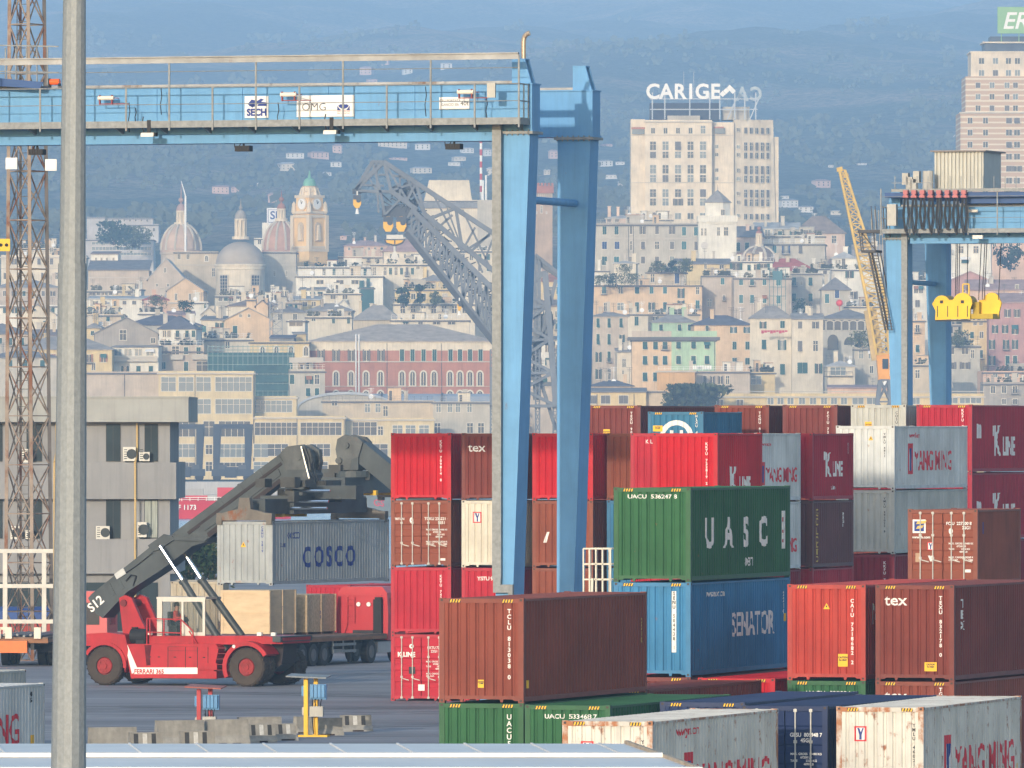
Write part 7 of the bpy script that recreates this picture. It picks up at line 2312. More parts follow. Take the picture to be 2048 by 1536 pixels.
def bell_tower(label, px, D):
 k = D / F
 z = lambda p: H + (HY - p) * k - zb
 q = at(px, 530, D)
 zb = zt(q.x, D) - 1
 o = empty('bell_tower', (q.x, D + 7, zb), R(45), label, 'bell tower')
 hw = 36 * k / 1.414
 TW = mat('orange_cream_render', (.78, .53, .25), .85, .12, .2, streak=.25)
 TW2 = mat('pale_cornice_stone', (.66, .55, .40), .85, .1, .2, streak=.2)
 b = MB()
 b.box(-hw, hw, -hw, hw, 0, z(500))
 h2 = 33 * k / 1.414
 b.box(-h2, h2, -h2, h2, z(500), z(428))
 h3 = 27 * k / 1.414
 b.box(-h3, h3, -h3, h3, z(428), z(390))
 b.build('shaft', TW, o)
 b = MB()
 for py, hh_ in ((500, hw * 1.08), (494, hw), (432, h2 * 1.12), (424, h2 * 1.06), (392, h3 * 1.12)): b.box(-hh_, hh_, -hh_, hh_, z(py) - .35, z(py) + .35)
 for sx in (-1, 1):
  for sy in (-1, 1):
   b.box(sx * h2 - .55, sx * h2 + .55, sy * h2 - .55, sy * h2 + .55, z(500), z(430))
   b.cyl((sx * h2 * .95, sy * h2 * .95, z(424)), (sx * h2 * .95, sy * h2 * .95, z(408)), .8, .5, 8)
   b.cyl((sx * h2 * .95, sy * h2 * .95, z(408)), (sx * h2 * .95, sy * h2 * .95, z(402)), .6, .1, 8)
 b.build('cornice', TW2, o)
 for i, (ax, ay, rz_) in enumerate(((0, -1, 0), (-1, 0, -90), (1, 0, 90))):
  b = MB()
  b.prism([(-1.1, z(482)), (1.1, z(482)), (1.1, z(452))] + [(1.1 * math.cos(R(a)), z(452) + 1.1 * math.sin(R(a))) for a in range(20, 161, 20)] + [(-1.1, z(452))], 'y', -.25, 0, 0)
  b.prism([(-.7, z(480)), (.7, z(480)), (.45, z(462)), (.3, z(450)), (-.3, z(450)), (-.5, z(464))], 'y', -.7, -.25, 1)
  n_ = b.build('niche', [mat('niche_stone', (.50, .40, .28), .9, .1), TW2], o, (ax * h2, ay * h2, 0))
  n_.rotation_euler = (0, 0, R(rz_))
  b = MB()
  b.cyl((0, -.35, z(407)), (0, 0, z(407)), 1.75, n=24, mi=1)
  b.cyl((0, -.45, z(407)), (0, -.35, z(407)), 1.4, n=24)
  b.bar((0, -.5, z(407)), (.5, -.5, z(402)), .2, .05, 2)
  b.bar((0, -.5, z(407)), (-.2, -.5, z(401) + .3), .2, .05, 2)
  c_ = b.build('clock_face', [WHITE, TW2, TXK], o, (ax * h3, ay * h3, 0))
  c_.rotation_euler = (0, 0, R(rz_))
 b = MB()
 rl = 15 * k
 b.lathe([(rl * 1.25, z(391)), (rl * 1.1, z(384)), (rl * 1.2, z(381)), (rl, z(380)), (rl, z(372)), (rl * 1.15, z(371)), (rl * .5, z(370))], 12)
 for i in range(8):
  a = 2 * math.pi * i / 8
  b.prism([(rl * .9, z(391)), (rl * 1.5, z(391)), (rl * 1.15, z(378)), (rl * .9, z(374))], 'y', -.2, .2) if i == 0 else b.cyl((rl * 1.25 * math.cos(a), rl * 1.25 * math.sin(a), z(390)), (rl * 1.0 * math.cos(a), rl * 1.0 * math.sin(a), z(374)), .5, .3, 6)
 b.build('belfry', TW2, o)
 b = MB()
 b.lathe([(14 * k, z(372))] + [(13.5 * k * math.cos(R(a)) ** .7, z(372) + 18 * k * math.sin(R(a))) for a in range(0, 86, 10)] + [(.5, z(354)), (.35, z(350)), (.1, z(340))], 16)
 b.build('cupola', COPPER, o, smooth=True)
bell_tower('orange cream bell tower with clock faces and small green cupola', 618, 2660)
b = MB()
amq = at(371, 500, 2755)
am = empty('aerial_mast', (amq.x, 2755, zt(amq.x, 2755)), 0, 'thin white aerial mast beside the leftmost dome', 'aerial')
zm = lambda p: H + (HY - p) * 2755 / F - am.location.z
b.cyl((0, 0, 0), (0, 0, zm(392)), .45, .3, 6)
b.cyl((0, 0, zm(392)), (-1.2, 0, zm(362)), .22, .1, 6)
b.build('mast', WHITE, am)
bld('church wall with small arched window between the left and middle domes', 349, 436, 503, 2650, 'beige', (FLT, 2, 'slate'), [([413], 512, 522, 5, 'arch'), ([358, 376], 508, 518, 5, 'd'), ([427], 537, 553, 5, 'd')], depth=14, chimneys=0, name='church', cat='church', bands=(530,), cornice=True)
bld('church wall behind the middle dome, left of the orange bell tower', 526, 592, 503, 2640, 'grey', (FLT, 2, 'slate'), [([549, 573], 542, 552, 3, 'd')], depth=14, chimneys=0, name='church', cat='church', bands=(530,), cornice=True)
bld('large cream church pediment with a small round window and dark side roof', 296, 368, 558, 2600, 'warmgrey', (PED, 40, 'pale'), [([330], 536, 545, 4, 'd'), ([314, 336], 568, 573, 4, 'd')], depth=40, chimneys=0, name='church', cat='church')
bld('long cream nave with dark roof left of the big pediment', 176, 298, 540, 2606, 'warmgrey', (MON, 22, 'slate'), [([240, 268], 574, 582, 14, 'd')], depth=20, chimneys=0, name='church', cat='church', bands=(555,))
bld('smaller pink church pediment in front of the middle dome', 334, 407, 581, 2560, 'peach', (PED, 24, 'grey'), [([352, 380], 588, 600, 4, 'w')], depth=30, chimneys=0, name='church', cat='church', cornice='pale')
bld('white chapel wall with four slits left of the dark nave roof', 182, 236, 508, 2625, 'white', (MON, 6, 'brown'), [([192, 203, 214, 227], 516, 527, 3, 'd')], depth=10, chimneys=0)
bld('cream palace with dark windows behind the mast', 2, 172, 510, 2640, 'palecream', (FLT, 4, 'grey'), [([28, 53, 78, 103], 517, 529, 6, 'b'), (G(0, 175, 7), 545, 558, 6, 'b'), ([103], 496, 504, 5, 'd')], depth=14, bands=(537,), cornice='pale', name='palazzo')
bld('upper cream storey on the palace behind the mast', 36, 120, 496, 2648, 'palecream', (FLT, 2, 'grey'), [([103], 498, 507, 5, 'd'), ([60], 500, 506, 5, 'd')], depth=10)
bld('low grey roofs house between mast and lamp post under the palace', -10, 118, 575, 2540, 'warmgrey', (HIP, 16, 'grey'), [(G(0, 115, 6), 582, 592, 6, 'mixb')], depth=14)
bld('white terrace house left of lamp post, below the grey roofs', -20, 116, 610, 2380, 'white', (FLT, 3, 'pale'), [(G(0, 115, 6), 615, 626, 7, 'mix')], depth=14)
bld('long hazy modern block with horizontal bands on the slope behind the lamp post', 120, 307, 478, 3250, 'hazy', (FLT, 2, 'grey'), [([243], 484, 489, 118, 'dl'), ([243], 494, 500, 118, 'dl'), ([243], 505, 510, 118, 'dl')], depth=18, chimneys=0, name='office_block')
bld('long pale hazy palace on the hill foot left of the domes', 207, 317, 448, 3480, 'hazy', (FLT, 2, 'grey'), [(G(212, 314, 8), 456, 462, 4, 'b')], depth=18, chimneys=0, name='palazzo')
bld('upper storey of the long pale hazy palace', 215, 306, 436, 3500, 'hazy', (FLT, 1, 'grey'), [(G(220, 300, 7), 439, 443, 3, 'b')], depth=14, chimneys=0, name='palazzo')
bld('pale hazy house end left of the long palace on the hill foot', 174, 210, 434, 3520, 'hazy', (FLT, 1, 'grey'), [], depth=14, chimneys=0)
o, lx, lz, rf = bld('white block with a square rooftop sign between the middle and red domes', 508, 560, 476, 2900, 'white', (FLT, 2, 'grey'), [(G(512, 555, 3), 480, 488, 6, 'd')], depth=12, chimneys=0, name='office_block')
b = MB()
b.box(lx(524), lx(552), 2, 8, lz(476), lz(445))
b.build('rooftop_storey', wallm('white'), o)
sgn = empty('rooftop_sign', at(548, 446, 2890), 0, 'square white rooftop sign with two blue letters beside the red dome', 'sign')
k_ = 2890 / F
b = MB()
b.box(-13 * k_, 11 * k_, 0, .6, .3, 28 * k_)
b.box(-13 * k_ - .2, 11 * k_ + .2, .6, .9, 0, 28 * k_ + .3)
for x in (-9, 7): b.box(x * k_ - .2, x * k_ + .2, .2, .6, -4.5, .3)
b.build('panel', SIGNW, sgn)
b = MB()
geo_put(b, text_geo('SI', 3.3, .08), lambda u, v: (u, -.05, 8 * k_ + v))
for a, c, e, f in ((-12, 10, 26, 27), (-12, 10, 1, 2), (-12, -11, 1, 27), (9.5, 10, 1, 27)): b.box(a * k_, c * k_, -.05, -.02, e * k_, f * k_)
b.build('lettering', TXB, sgn)
for a in [
 ('white house row with green shutters right of the bell tower', 596, 742, 533, 2580, 'white', (FLT, 2, 'pale'), [([648, 668, 688, 709, 730], 538, 550, 5, 'g')]),
 ('white terrace below the row of green shutters', 592, 766, 551, 2560, 'white', (FLT, 2, 'pale'), [([640, 680, 710], 560, 568, 14, 'd')]),
 ('cream palace with louvred windows behind the crane hooks', 742, 880, 527, 2575, 'palecream', (FLT, 3, 'pale'), [([749, 770, 792, 814], 535, 550, 5, 'b'), ([781, 803, 825], 536, 549, 5, 'gl'), ([836], 533, 538, 6, 'd')]),
 ('flat cream house behind the bell tower and the crane hooks', 676, 780, 512, 2680, 'palecream', (FLT, 3, 'brown'), [(G(680, 776, 6), 516, 521, 4, 'd')]),
 ('cream block with pink roof behind the hook beam', 768, 850, 503, 2665, 'palecream', (HIP, 26, 'pinkish'), [(G(775, 845, 5), 508, 516, 4, 'd')]),
 ('pinkish hazy roofs far behind the crane hooks', 688, 775, 492, 3050, 'pink', (HIP, 12, 'pinkish'), [(G(692, 770, 6), 495, 500, 4, 'd')]),
 ('beige house stepping down behind the grey crane jib', 845, 990, 500, 2640, 'palecream', (FLT, 3, 'brown'), [(G(850, 985, 8), 508, 520, 6, 'mixb'), (G(850, 985, 8), 530, 542, 6, 'mixb')]),
 ('ochre house with brown roof behind the middle of the grey jib', 900, 992, 440, 2800, 'yellow', (FLT, 3, 'grey'), [([912, 930, 951, 975], 448, 464, 7, 'b'), ([912, 930, 951, 975], 472, 486, 7, 'b')]),
 ('house with a long yellow awning behind the grey jib', 790, 902, 577, 2470, 'yellow', (FLT, 3, 'grey'), [(G(795, 900, 5), 588, 598, 8, 'd')]),
 ('yellow penthouse with grey hipped roof above the long awning', 838, 898, 562, 2490, 'yellow', (HIP, 13, 'grey'), [([852, 876], 566, 573, 5, 'd')]),
 ('roof garden house with dark shrubs behind the jib', 786, 950, 606, 2420, 'palecream', (FLT, 3, 'pale'), [(G(795, 940, 7), 612, 626, 9, 'd')]),
 ('flat cream house directly above the brick palazzo roof', 782, 938, 638, 2290, 'palecream', (FLT, 3, 'pale'), [([811, 841, 873, 903], 643, 649, 9, 'b')]),
 ('cream house with two small windows above the left of the brick palazzo', 612, 704, 632, 2300, 'palecream', (FLT, 3, 'grey'), [([627], 636, 642, 7, 'd'), ([667, 697], 634, 647, 5, 'g')]),
 ('grey hipped roof house left of the dark shrubs', 706, 800, 640, 2330, 'beige', (HIP, 30, 'grey'), []),
 ('grey gable roof house above the cream one with two small windows', 614, 702, 622, 2350, 'warmgrey', (HIP, 16, 'grey'), []),
 ('white steep roof house among the grey roofs', 668, 706, 622, 2370, 'white', (PED, 22, 'pale'), [([686], 622, 630, 7, 'd')]),
 ('dark green clad roof house with white posts below the white row', 718, 748, 574, 2500, 'netting', (FLT, 2, 'slate'), []),
 ('cream terrace house below the church pediments', 650, 722, 586, 2450, 'palecream', (FLT, 2, 'grey'), [([666, 690], 588, 598, 10, 'd')]),
 ('white house with row of small dark windows left of the green clad roof', 598, 652, 580, 2455, 'white', (MON, 6, 'grey'), [(G(602, 648, 3), 584, 592, 7, 'd')]),
 ('white balconied house right of the round drum', 540, 580, 590, 2440, 'white', (FLT, 2, 'grey'), [(G(543, 577, 4), 582, 592, 6, 'd')]),
 ('grey house with bright terrace right of the round drum', 520, 602, 604, 2410, 'warmgrey', (FLT, 3, 'grey'), [(G(525, 598, 6), 608, 616, 6, 'mix')]),
 ('yellow terrace house right of the pink gable', 580, 640, 600, 2425, 'yellow', (MON, 8, 'pale'), [(G(584, 636, 3), 604, 612, 8, 'd')]),
 ('grey roofed house right of the pink gable tower scaffold', 546, 612, 625, 2320, 'grey', (HIP, 14, 'slate'), [([560, 590], 628, 640, 8, 'd')]),
 ('small cream house with brown hip roof behind the pink gable', 455, 560, 612, 2400, 'palecream', (HIP, 14, 'brown'), [([530, 545], 616, 626, 7, 'd')]),
 ('tall chimney like cream stack house behind the pink gable', 493, 512, 598, 2380, 'peach', (FLT, 2, 'pale'), []),
 ('cream side gable right behind the pink gable', 512, 536, 612, 2330, 'peach', (PED, 10, 'brown'), []),
 ('white tall house with one green window strip below the church pediment', 384, 416, 603, 2430, 'white', (FLT, 3, 'pale'), [([410], 606, 616, 4, 'g')]),
 ('cream small gable left of the pink gable', 404, 432, 628, 2340, 'palecream', (PED, 12, 'grey'), [([411], 630, 636, 5, 'd')]),
 ('red roof house with terrace plants below the pediments', 288, 336, 600, 2440, 'pink', (HIP, 12, 'red'), []),
 ('pinkish roof house with planters left of the white tall house', 336, 390, 630, 2330, 'pink', (MON, 8, 'pinkish'), [([350, 368], 636, 644, 7, 'd')]),
 ('white parapet terrace house right of the lamp post', 278, 326, 624, 2360, 'white', (FLT, 4, 'pale'), []),
 ('cream house with yellow terrace niches right of the lamp post', 172, 242, 612, 2390, 'yellow', (FLT, 4, 'pale'), [([180, 198, 218, 236], 614, 623, 9, 'g')]),
 ('beige house with green shutters low right of the lamp post', 172, 246, 628, 2350, 'beige', (FLT, 3, 'grey'), [([184, 216, 246], 632, 643, 7, 'g')]),
 ('long white roofed house right of the lamp post below the nave', 172, 300, 598, 2470, 'white', (MON, 7, 'pale'), [(G(180, 298, 6), 602, 609, 7, 'mixb')]),
 ('cream square house with a dark doorway under the nave', 224, 262, 590, 2490, 'yellow', (FLT, 2, 'pale'), [([252], 594, 604, 8, 'd')]),
 ('white glazed stair house under the nave roof', 266, 282, 578, 2500, 'white', (FLT, 1, 'pale'), [([273], 580, 600, 9, 'wl')]),
 ('grey clutter roofed house below the long nave', 172, 270, 580, 2520, 'grey', (FLT, 3, 'grey'), [(G(178, 265, 7), 584, 590, 6, 'b')]),
 ('flat grey house with glass cabins below the round drum', 430, 530, 590, 2460, 'grey', (FLT, 3, 'slate'), [(G(435, 525, 8), 593, 602, 7, 'mixb')]),
 ('white low house behind the pink gable chimney', 452, 482, 610, 2405, 'white', (FLT, 2, 'pale'), [([465], 612, 620, 6, 'd')]),
 ('low cream house in front of the brown stone gable', 172, 200, 656, 2240, 'yellow', (HIP, 10, 'grey'), [([185], 662, 670, 6, 'g')]),
]:
 bld(a[0], *a[1:7], a[7])
o, lx, lz, rf = bld('pale tower block with stepped top and chimneys behind the grey jib', 848, 955, 400, 2760, 'palecream', (FLT, 2, 'pale'), [([860, 872], 398 + 6, 412, 14, 'dl'), ([930], 402, 410, 34, 'dl')], depth=16, chimneys=0, name='office_block')
b = MB()
b.prism([(lx(848), lz(402)), (lx(944), lz(402)), (lx(938), lz(360)), (lx(858), lz(360))], 'y', 1, 12)
b.box(lx(846), lx(958), -.6, 0, lz(416), lz(405), 1)
b.build('stepped_top', [wallm('palecream'), wallm('darkgrey')], o)
o, lx, lz, rf = bld('grey concrete shaft with thin pipes left of the near crane leg', 955, 986, 400, 2740, 'grey', (FLT, 1, 'grey'), [], depth=8, chimneys=0, name='stair_tower', cornice=False)
b = MB()
for px, y0 in ((966, 360), (972, 350)): b.cyl((lx(px), 3, lz(402)), (lx(px), 3, lz(y0)), .28, n=8)
b.build('flue_pipe', WHITE, o)
q = at(962, 400, 2770)
ms = empty('striped_mast', (q.x, 2770, zt(q.x, 2770)), 0, 'thin red and white striped mast beside the concrete shaft', 'mast')
b = MB()
for k in range(9):
 y0, y1 = 384 - k * 12.2, 384 - (k + 1) * 12.2
 zz_ = lambda p: H + (HY - p) * 2770 / F - ms.location.z
 b.cyl((0, 0, zz_(y0)), (0, 0, zz_(y1)), .38, n=6, mi=(k + 1) % 2)
b.cyl((0, 0, 0), (0, 0, zz_(384)), .45, n=6)
b.build('mast', [WHITE, mat('red_mast_paint', (.5, .06, .06), .6, .1)], ms)
o, lx, lz, rf = bld('medieval stone tower with red battlements between the crane legs', 1069, 1105, 382, 2640, 'medieval', (FLT, 1, 'brown'), [([1083], 412, 426, 3, 'd'), ([1073, 1093], 424, 427, 1.5, 'd')], depth=5, chimneys=0, name='stone_tower', cat='tower', cornice=False)
b = MB()
b.box(lx(1067.5), lx(1107.5), -.5, 5.3, lz(386), lz(372))
for k in range(6): b.box(lx(1067.5 + k * 7), lx(1067.5 + k * 7 + 4.4), -.5, 5.3, lz(372), lz(366))
b.build('battlement', mat('red_brick_battlement', (.36, .15, .11), .9, .2, .5), o)
b = MB()
for k in range(10): b.box(lx(1068.5 + k * 3.8), lx(1070.5 + k * 3.8), -.45, -.002, lz(404), lz(388))
b.build('corbel_table', TRIM, o)
bld('orange roofed house between the blue crane legs', 1078, 1130, 563, 2480, 'yellow', (HIP, 16, 'terra'), [([1102, 1116], 574, 588, 6, 'g')], depth=12)
bld('beige lower house between the blue crane legs', 1050, 1125, 612, 2380, 'beige', (GAB, 12, 'brown'), [(G(1070, 1120, 4), 622, 634, 6, 'd'), (G(1070, 1120, 4), 646, 658, 6, 'mix')], depth=12)
bld('pale house with many panes low between the crane legs', 1050, 1125, 680, 2240, 'white', (MON, 8, 'slate'), [(G(1070, 1120, 3), 690, 704, 9, 'w'), (G(1070, 1120, 3), 716, 730, 9, 'mix')], depth=12)
bld('grey house at the bottom between the crane legs', 1040, 1128, 746, 2130, 'warmgrey', (HIP, 12, 'slate'), [(G(1060, 1120, 3), 756, 772, 9, 'mix')], depth=12)
TD = 2700.0
tk = TD / F
xs1 = [1306, 1331, 1356, 1381, 1406]
WT = []
prs = [(282, 302), (302, 318), (329, 349), (349, 366), (377, 396), (396, 413), (425, 440)]
for i, (a, c) in enumerate(prs):
 for j, xx in enumerate(xs1): WT.append(([xx], a + 1.5, c - 2, 12, ['d', 'dl', 'b', 'd', 'dl'][(i * 2 + j) % 5]))
WT.append((xs1[:4], 256, 267, 7, 'd'))
WT.append(([1406], 252, 267, 9, 'dl'))
o, lx, lz, rf = bld('tall cream tower block with big white letters on its roof', 1290, 1424, 240, TD, 'tower', (FLT, 3, 'grey'), WT, depth=26, chimneys=0, name='tower_block', cat='tower block', bands=(270, 365), cornice='pale')
b = MB()
b.box(lx(1262), lx(1290), 2, 24, 0, lz(238))
b.box(lx(1424), lx(1468), 2.5, 24, 0, lz(244))
b.hexa([(lx(1468), 3.5, 0), (lx(1560), 8.5, 0), (lx(1560), 26, 0), (lx(1468), 24, 0), (lx(1468), 3.5, lz(238)), (lx(1548), 8.5, lz(238)), (lx(1548), 26, lz(238)), (lx(1468), 24, lz(238))])
b.box(lx(1548), lx(1559), 9.2, 25, 0, lz(272))
b.build('wing', wallm('tower'), o)
b = MB()
b.box(lx(1300), lx(1440), 4, 12, lz(240), lz(205))
b.build('roof_screen', mat('dark_roof_screen', (.05, .055, .075), .8, .2, .5), o)
b = MB()
b.box(lx(1445), lx(1500), 6, 16, lz(238), lz(212))
b.box(lx(1335), lx(1400), 1, 4, lz(240), lz(231))
b.build('plant_room', wallm('grey'), o)
b = MB()
for px in (1305, 1330, 1380, 1420, 1440, 1470, 1490, 1512): b.bar((lx(px), 3.4, lz(238)), (lx(px), 3.4, lz(184)), .35)
for py in (197, 218): b.bar((lx(1300), 3.4, lz(py)), (lx(1516), 3.4, lz(py)), .28)
for px in (1455, 1500): b.bar((lx(px), 3.4, lz(238)), (lx(px + 18), 3.4, lz(197)), .3)
for px in (1368, 1388): b.bar((lx(px), 4, lz(200)), (lx(px), 4, lz(142)), .12)
b.build('sign_frame', mat('pale_sign_steel', (.42, .46, .50), .7, .1), o)
b = MB()
px_ = [1306, 1333, 1360, 1382, 1405, 1431]
for ch, p in zip('CARIGE', px_): geo_put(b, text_geo(ch, 5.7, .16), lambda u, v: (lx(p) + u, 3.1, lz(196) + v), None, .95)
fs0 = list(b.f)
for a in ((1441, 185, 1450, 178), (1449, 184, 1459, 176), (1456, 176, 1466, 182)):
 pass
for cx_, cy_ in ((1446, 187), (1453, 181), (1460, 175), (1466, 181)):
 u, v, s_ = lx(cx_), lz(cy_), .85
 b.add([(u - s_, 3.1, v), (u, 3.1, v - s_), (u + s_, 3.1, v), (u, 3.1, v + s_)], [(0, 1, 2, 3)])
b.build('lettering', WHITE, o)
b = MB()
for ch, p in zip('AC', (1486, 1514)):
 geo_put(b, text_geo(ch, 5.2, .18), lambda u, v: (lx(p) - u, 9.5, lz(198) + v), None, .9)
b.build('lettering', mat('grey_letter_back', (.36, .42, .46), .6, .1), o)
wm1 = win_mesh(2.2, 2.4, 'dl')
for i, (a, c) in enumerate([(252, 268)] + prs):
 for j in range(5):
  xx = 1492 + j * 11.2
  q_ = bpy.data.objects.new('window', win_mesh(.8, (c - a - 4) * tk, 'd' if (i + j) % 3 else 'b'))
  COL.objects.link(q_)
  q_.parent = o
  t = (lx(xx) - lx(1468)) / (lx(1560) - lx(1468))
  q_.location = (lx(xx), 3.5 + 5.0 * t - .01, lz(c - 2))
  q_.rotation_euler = (0, 0, math.atan2(5.0, lx(1560) - lx(1468)))
 for xx, y_ in ((1434, 2.49), (1477, 3.9)):
  q_ = bpy.data.objects.new('window', win_mesh(.8, .9, ['d', 'dl', 'w'][(i) % 3]))
  COL.objects.link(q_)
  q_.parent = o
  q_.location = (lx(xx), y_, lz(c - 6))
b = MB()
b.box(lx(1264), lx(1289), 1.4, 2, lz(268), lz(258))
b.box(lx(1430), lx(1450), 1.9, 2.5, lz(267), lz(256))
b.build('glazed_balcony', GLL, o)
b = MB()
b.box(lx(1263), lx(1290), 1.2, 2.2, lz(258), lz(254))
b.box(lx(1429), lx(1448), 1.8, 2.5, lz(256), lz(253))
b.build('awning', mat('rusty_awning', (.40, .16, .10), .8, .1), o)
b = MB()
for py in (270, 365): b.box(lx(1262), lx(1290), 1.86, 1.998, lz(py + .8), lz(py - .8)); b.box(lx(1424.5), lx(1468), 2.36, 2.498, lz(py + .8), lz(py - .8))
b.build('string_course', TRIM, o)
TWS = bpy.data.materials.new('striped_brick_cladding')
TWS.use_nodes = True
n, l = TWS.node_tree.nodes, TWS.node_tree.links
tcx, sep = n.new('ShaderNodeTexCoord'), n.new('ShaderNodeSeparateXYZ')
l.new(tcx.outputs['Object'], sep.inputs[0])
m1 = n.new('ShaderNodeMath'); m1.operation = 'MULTIPLY'; m1.inputs[1].default_value = 1 / 1.55
m2 = n.new('ShaderNodeMath'); m2.operation = 'FRACT'
m3 = n.new('ShaderNodeMath'); m3.operation = 'GREATER_THAN'; m3.inputs[1].default_value = .70
l.new(sep.outputs[2], m1.inputs[0]); l.new(m1.outputs[0], m2.inputs[0]); l.new(m2.outputs[0], m3.inputs[0])
mxx = n.new('ShaderNodeMix'); mxx.data_type = 'RGBA'
l.new(m3.outputs[0], mxx.inputs[0])
mxx.inputs[6].default_value = (.50, .35, .23, 1); mxx.inputs[7].default_value = (.68, .59, .44, 1)
l.new(mxx.outputs[2], n['Principled BSDF'].inputs['Base Color'])
n['Principled BSDF'].inputs['Roughness'].default_value = .85
SD = 2780.0
ws = []
for i in range(8):
 y = 236 + i * 24
 ws += [([1940, 1971], y, y + 11, 9, 'd'), ([2018, 2034], y, y + 11, 11, ['b', 'd'][i % 2])]
o, lx, lz, rf = bld('pink and cream striped tower block at the right edge with stepped top', 1921, 2200, 224, SD, TWS, (FLT, 1, 'pale'), ws, depth=30, chimneys=0, name='tower_block', cat='tower block', cornice='pale')
b = MB()
b.box(lx(1932), lx(2190), 3, 28, lz(226), lz(152))
st_ = b.build('upper_storeys', TWS, o)
b = MB()
b.box(lx(1944), lx(2180), 6, 26, lz(153), lz(103))
b.box(lx(1942), lx(2182), 5.7, 26.3, lz(104), lz(101))
b.build('top_storeys', wallm('tower'), o)
b = MB()
b.box(lx(1972), lx(2160), 9, 24, lz(102), lz(84))
b.box(lx(1984), lx(2150), 10, 22, lz(80), lz(70))
b.build('dark_roof_storey', mat('dark_roof_storey_glass', (.06, .075, .10), .5, .3, .5), o)
b = MB()
b.box(lx(1968), lx(2164), 8, 25, lz(84), lz(81))
b.build('roof_slab', wallm('palecream'), o)
for i in range(3):
 y = 164 + i * 23
 for xx in (1957, 1985, 2015, 2032):
  q_ = bpy.data.objects.new('window', win_mesh(1.3, 1.5, ['d', 'b', 'dl'][(i + int(xx)) % 3]))
  COL.objects.link(q_); q_.parent = o; q_.location = (lx(xx), 2.99, lz(y + 11))
for i in range(2):
 for xx in (1965, 1993, 2019, 2037):
  q_ = bpy.data.objects.new('window', win_mesh(1.4, 1.6, ['d', 'dl', 'b'][(i + int(xx)) % 3]))
  COL.objects.link(q_); q_.parent = o; q_.location = (lx(xx), 5.99, lz(126 + i * 24))
b = MB()
b.hexa([(lx(2003), -2, 0), (lx(2200), -2, 0), (lx(2200), -.01, 0), (lx(1990), -.01, 0), (lx(2003), -2, lz(224)), (lx(2200), -2, lz(224)), (lx(2200), -.01, lz(224)), (lx(1990), -.01, lz(224))]) if False else None
es = empty('rooftop_sign', at(1995, 69, SD + 8), 0, 'green rooftop sign with slanted white letters on the striped tower', 'sign')
b = MB()
b.box(0, 150 * tk, 0, .8, .3, 57 * tk)
for x in (1, 6, 12, 18): b.box(x, x + .25, .8, 1.1, -2, 57 * tk)
b.build('panel', mat('green_sign_panel', (.24, .42, .19), .6, .05), es)
b = MB()
geo_put(b, text_geo('ERG', 6.6, .10, shear=.25, align='LEFT'), lambda u, v: (1.3 + u, -.05, 1.7 + v))
b.build('lettering', WHITE, es)
o, lx, lz, rf = bld('long grey cream palazzo with heavy cornice below the tall tower', 1190, 1398, 447, 2560, 'grey', (FLT, 3, 'pale'), [([1209, 1233], 453, 469, 8, 'g'), ([1262], 452, 468, 5, 'b'), ([1285, 1314, 1344], 452, 468, 7, 'b'), ([1368, 1392], 454, 471, 8, 't'),
 ([1209, 1234], 483, 498, 9, 'u'), ([1262], 482, 500, 4, 'd'), ([1286, 1314, 1344], 483, 498, 8, 'b'), ([1368], 483, 499, 9, 't'), ([1392], 483, 500, 6, 'b'), ([1209], 513, 530, 10, 'g'), ([1233], 513, 524, 10, 't'), ([1260], 513, 523, 6, 'd'), ([1286, 1314], 513, 527, 8, 'b'), ([1344], 513, 522, 8, 'wl')],
 depth=18, name='palazzo', bands=(476, 478), pipes=(1257, 1267), cornice=True)
b = MB()
for k in range(52): b.box(lx(1191 + k * 4), lx(1193 + k * 4), -.5, -.36, lz(449), lz(445))
b.build('dentil', TRIM, o)
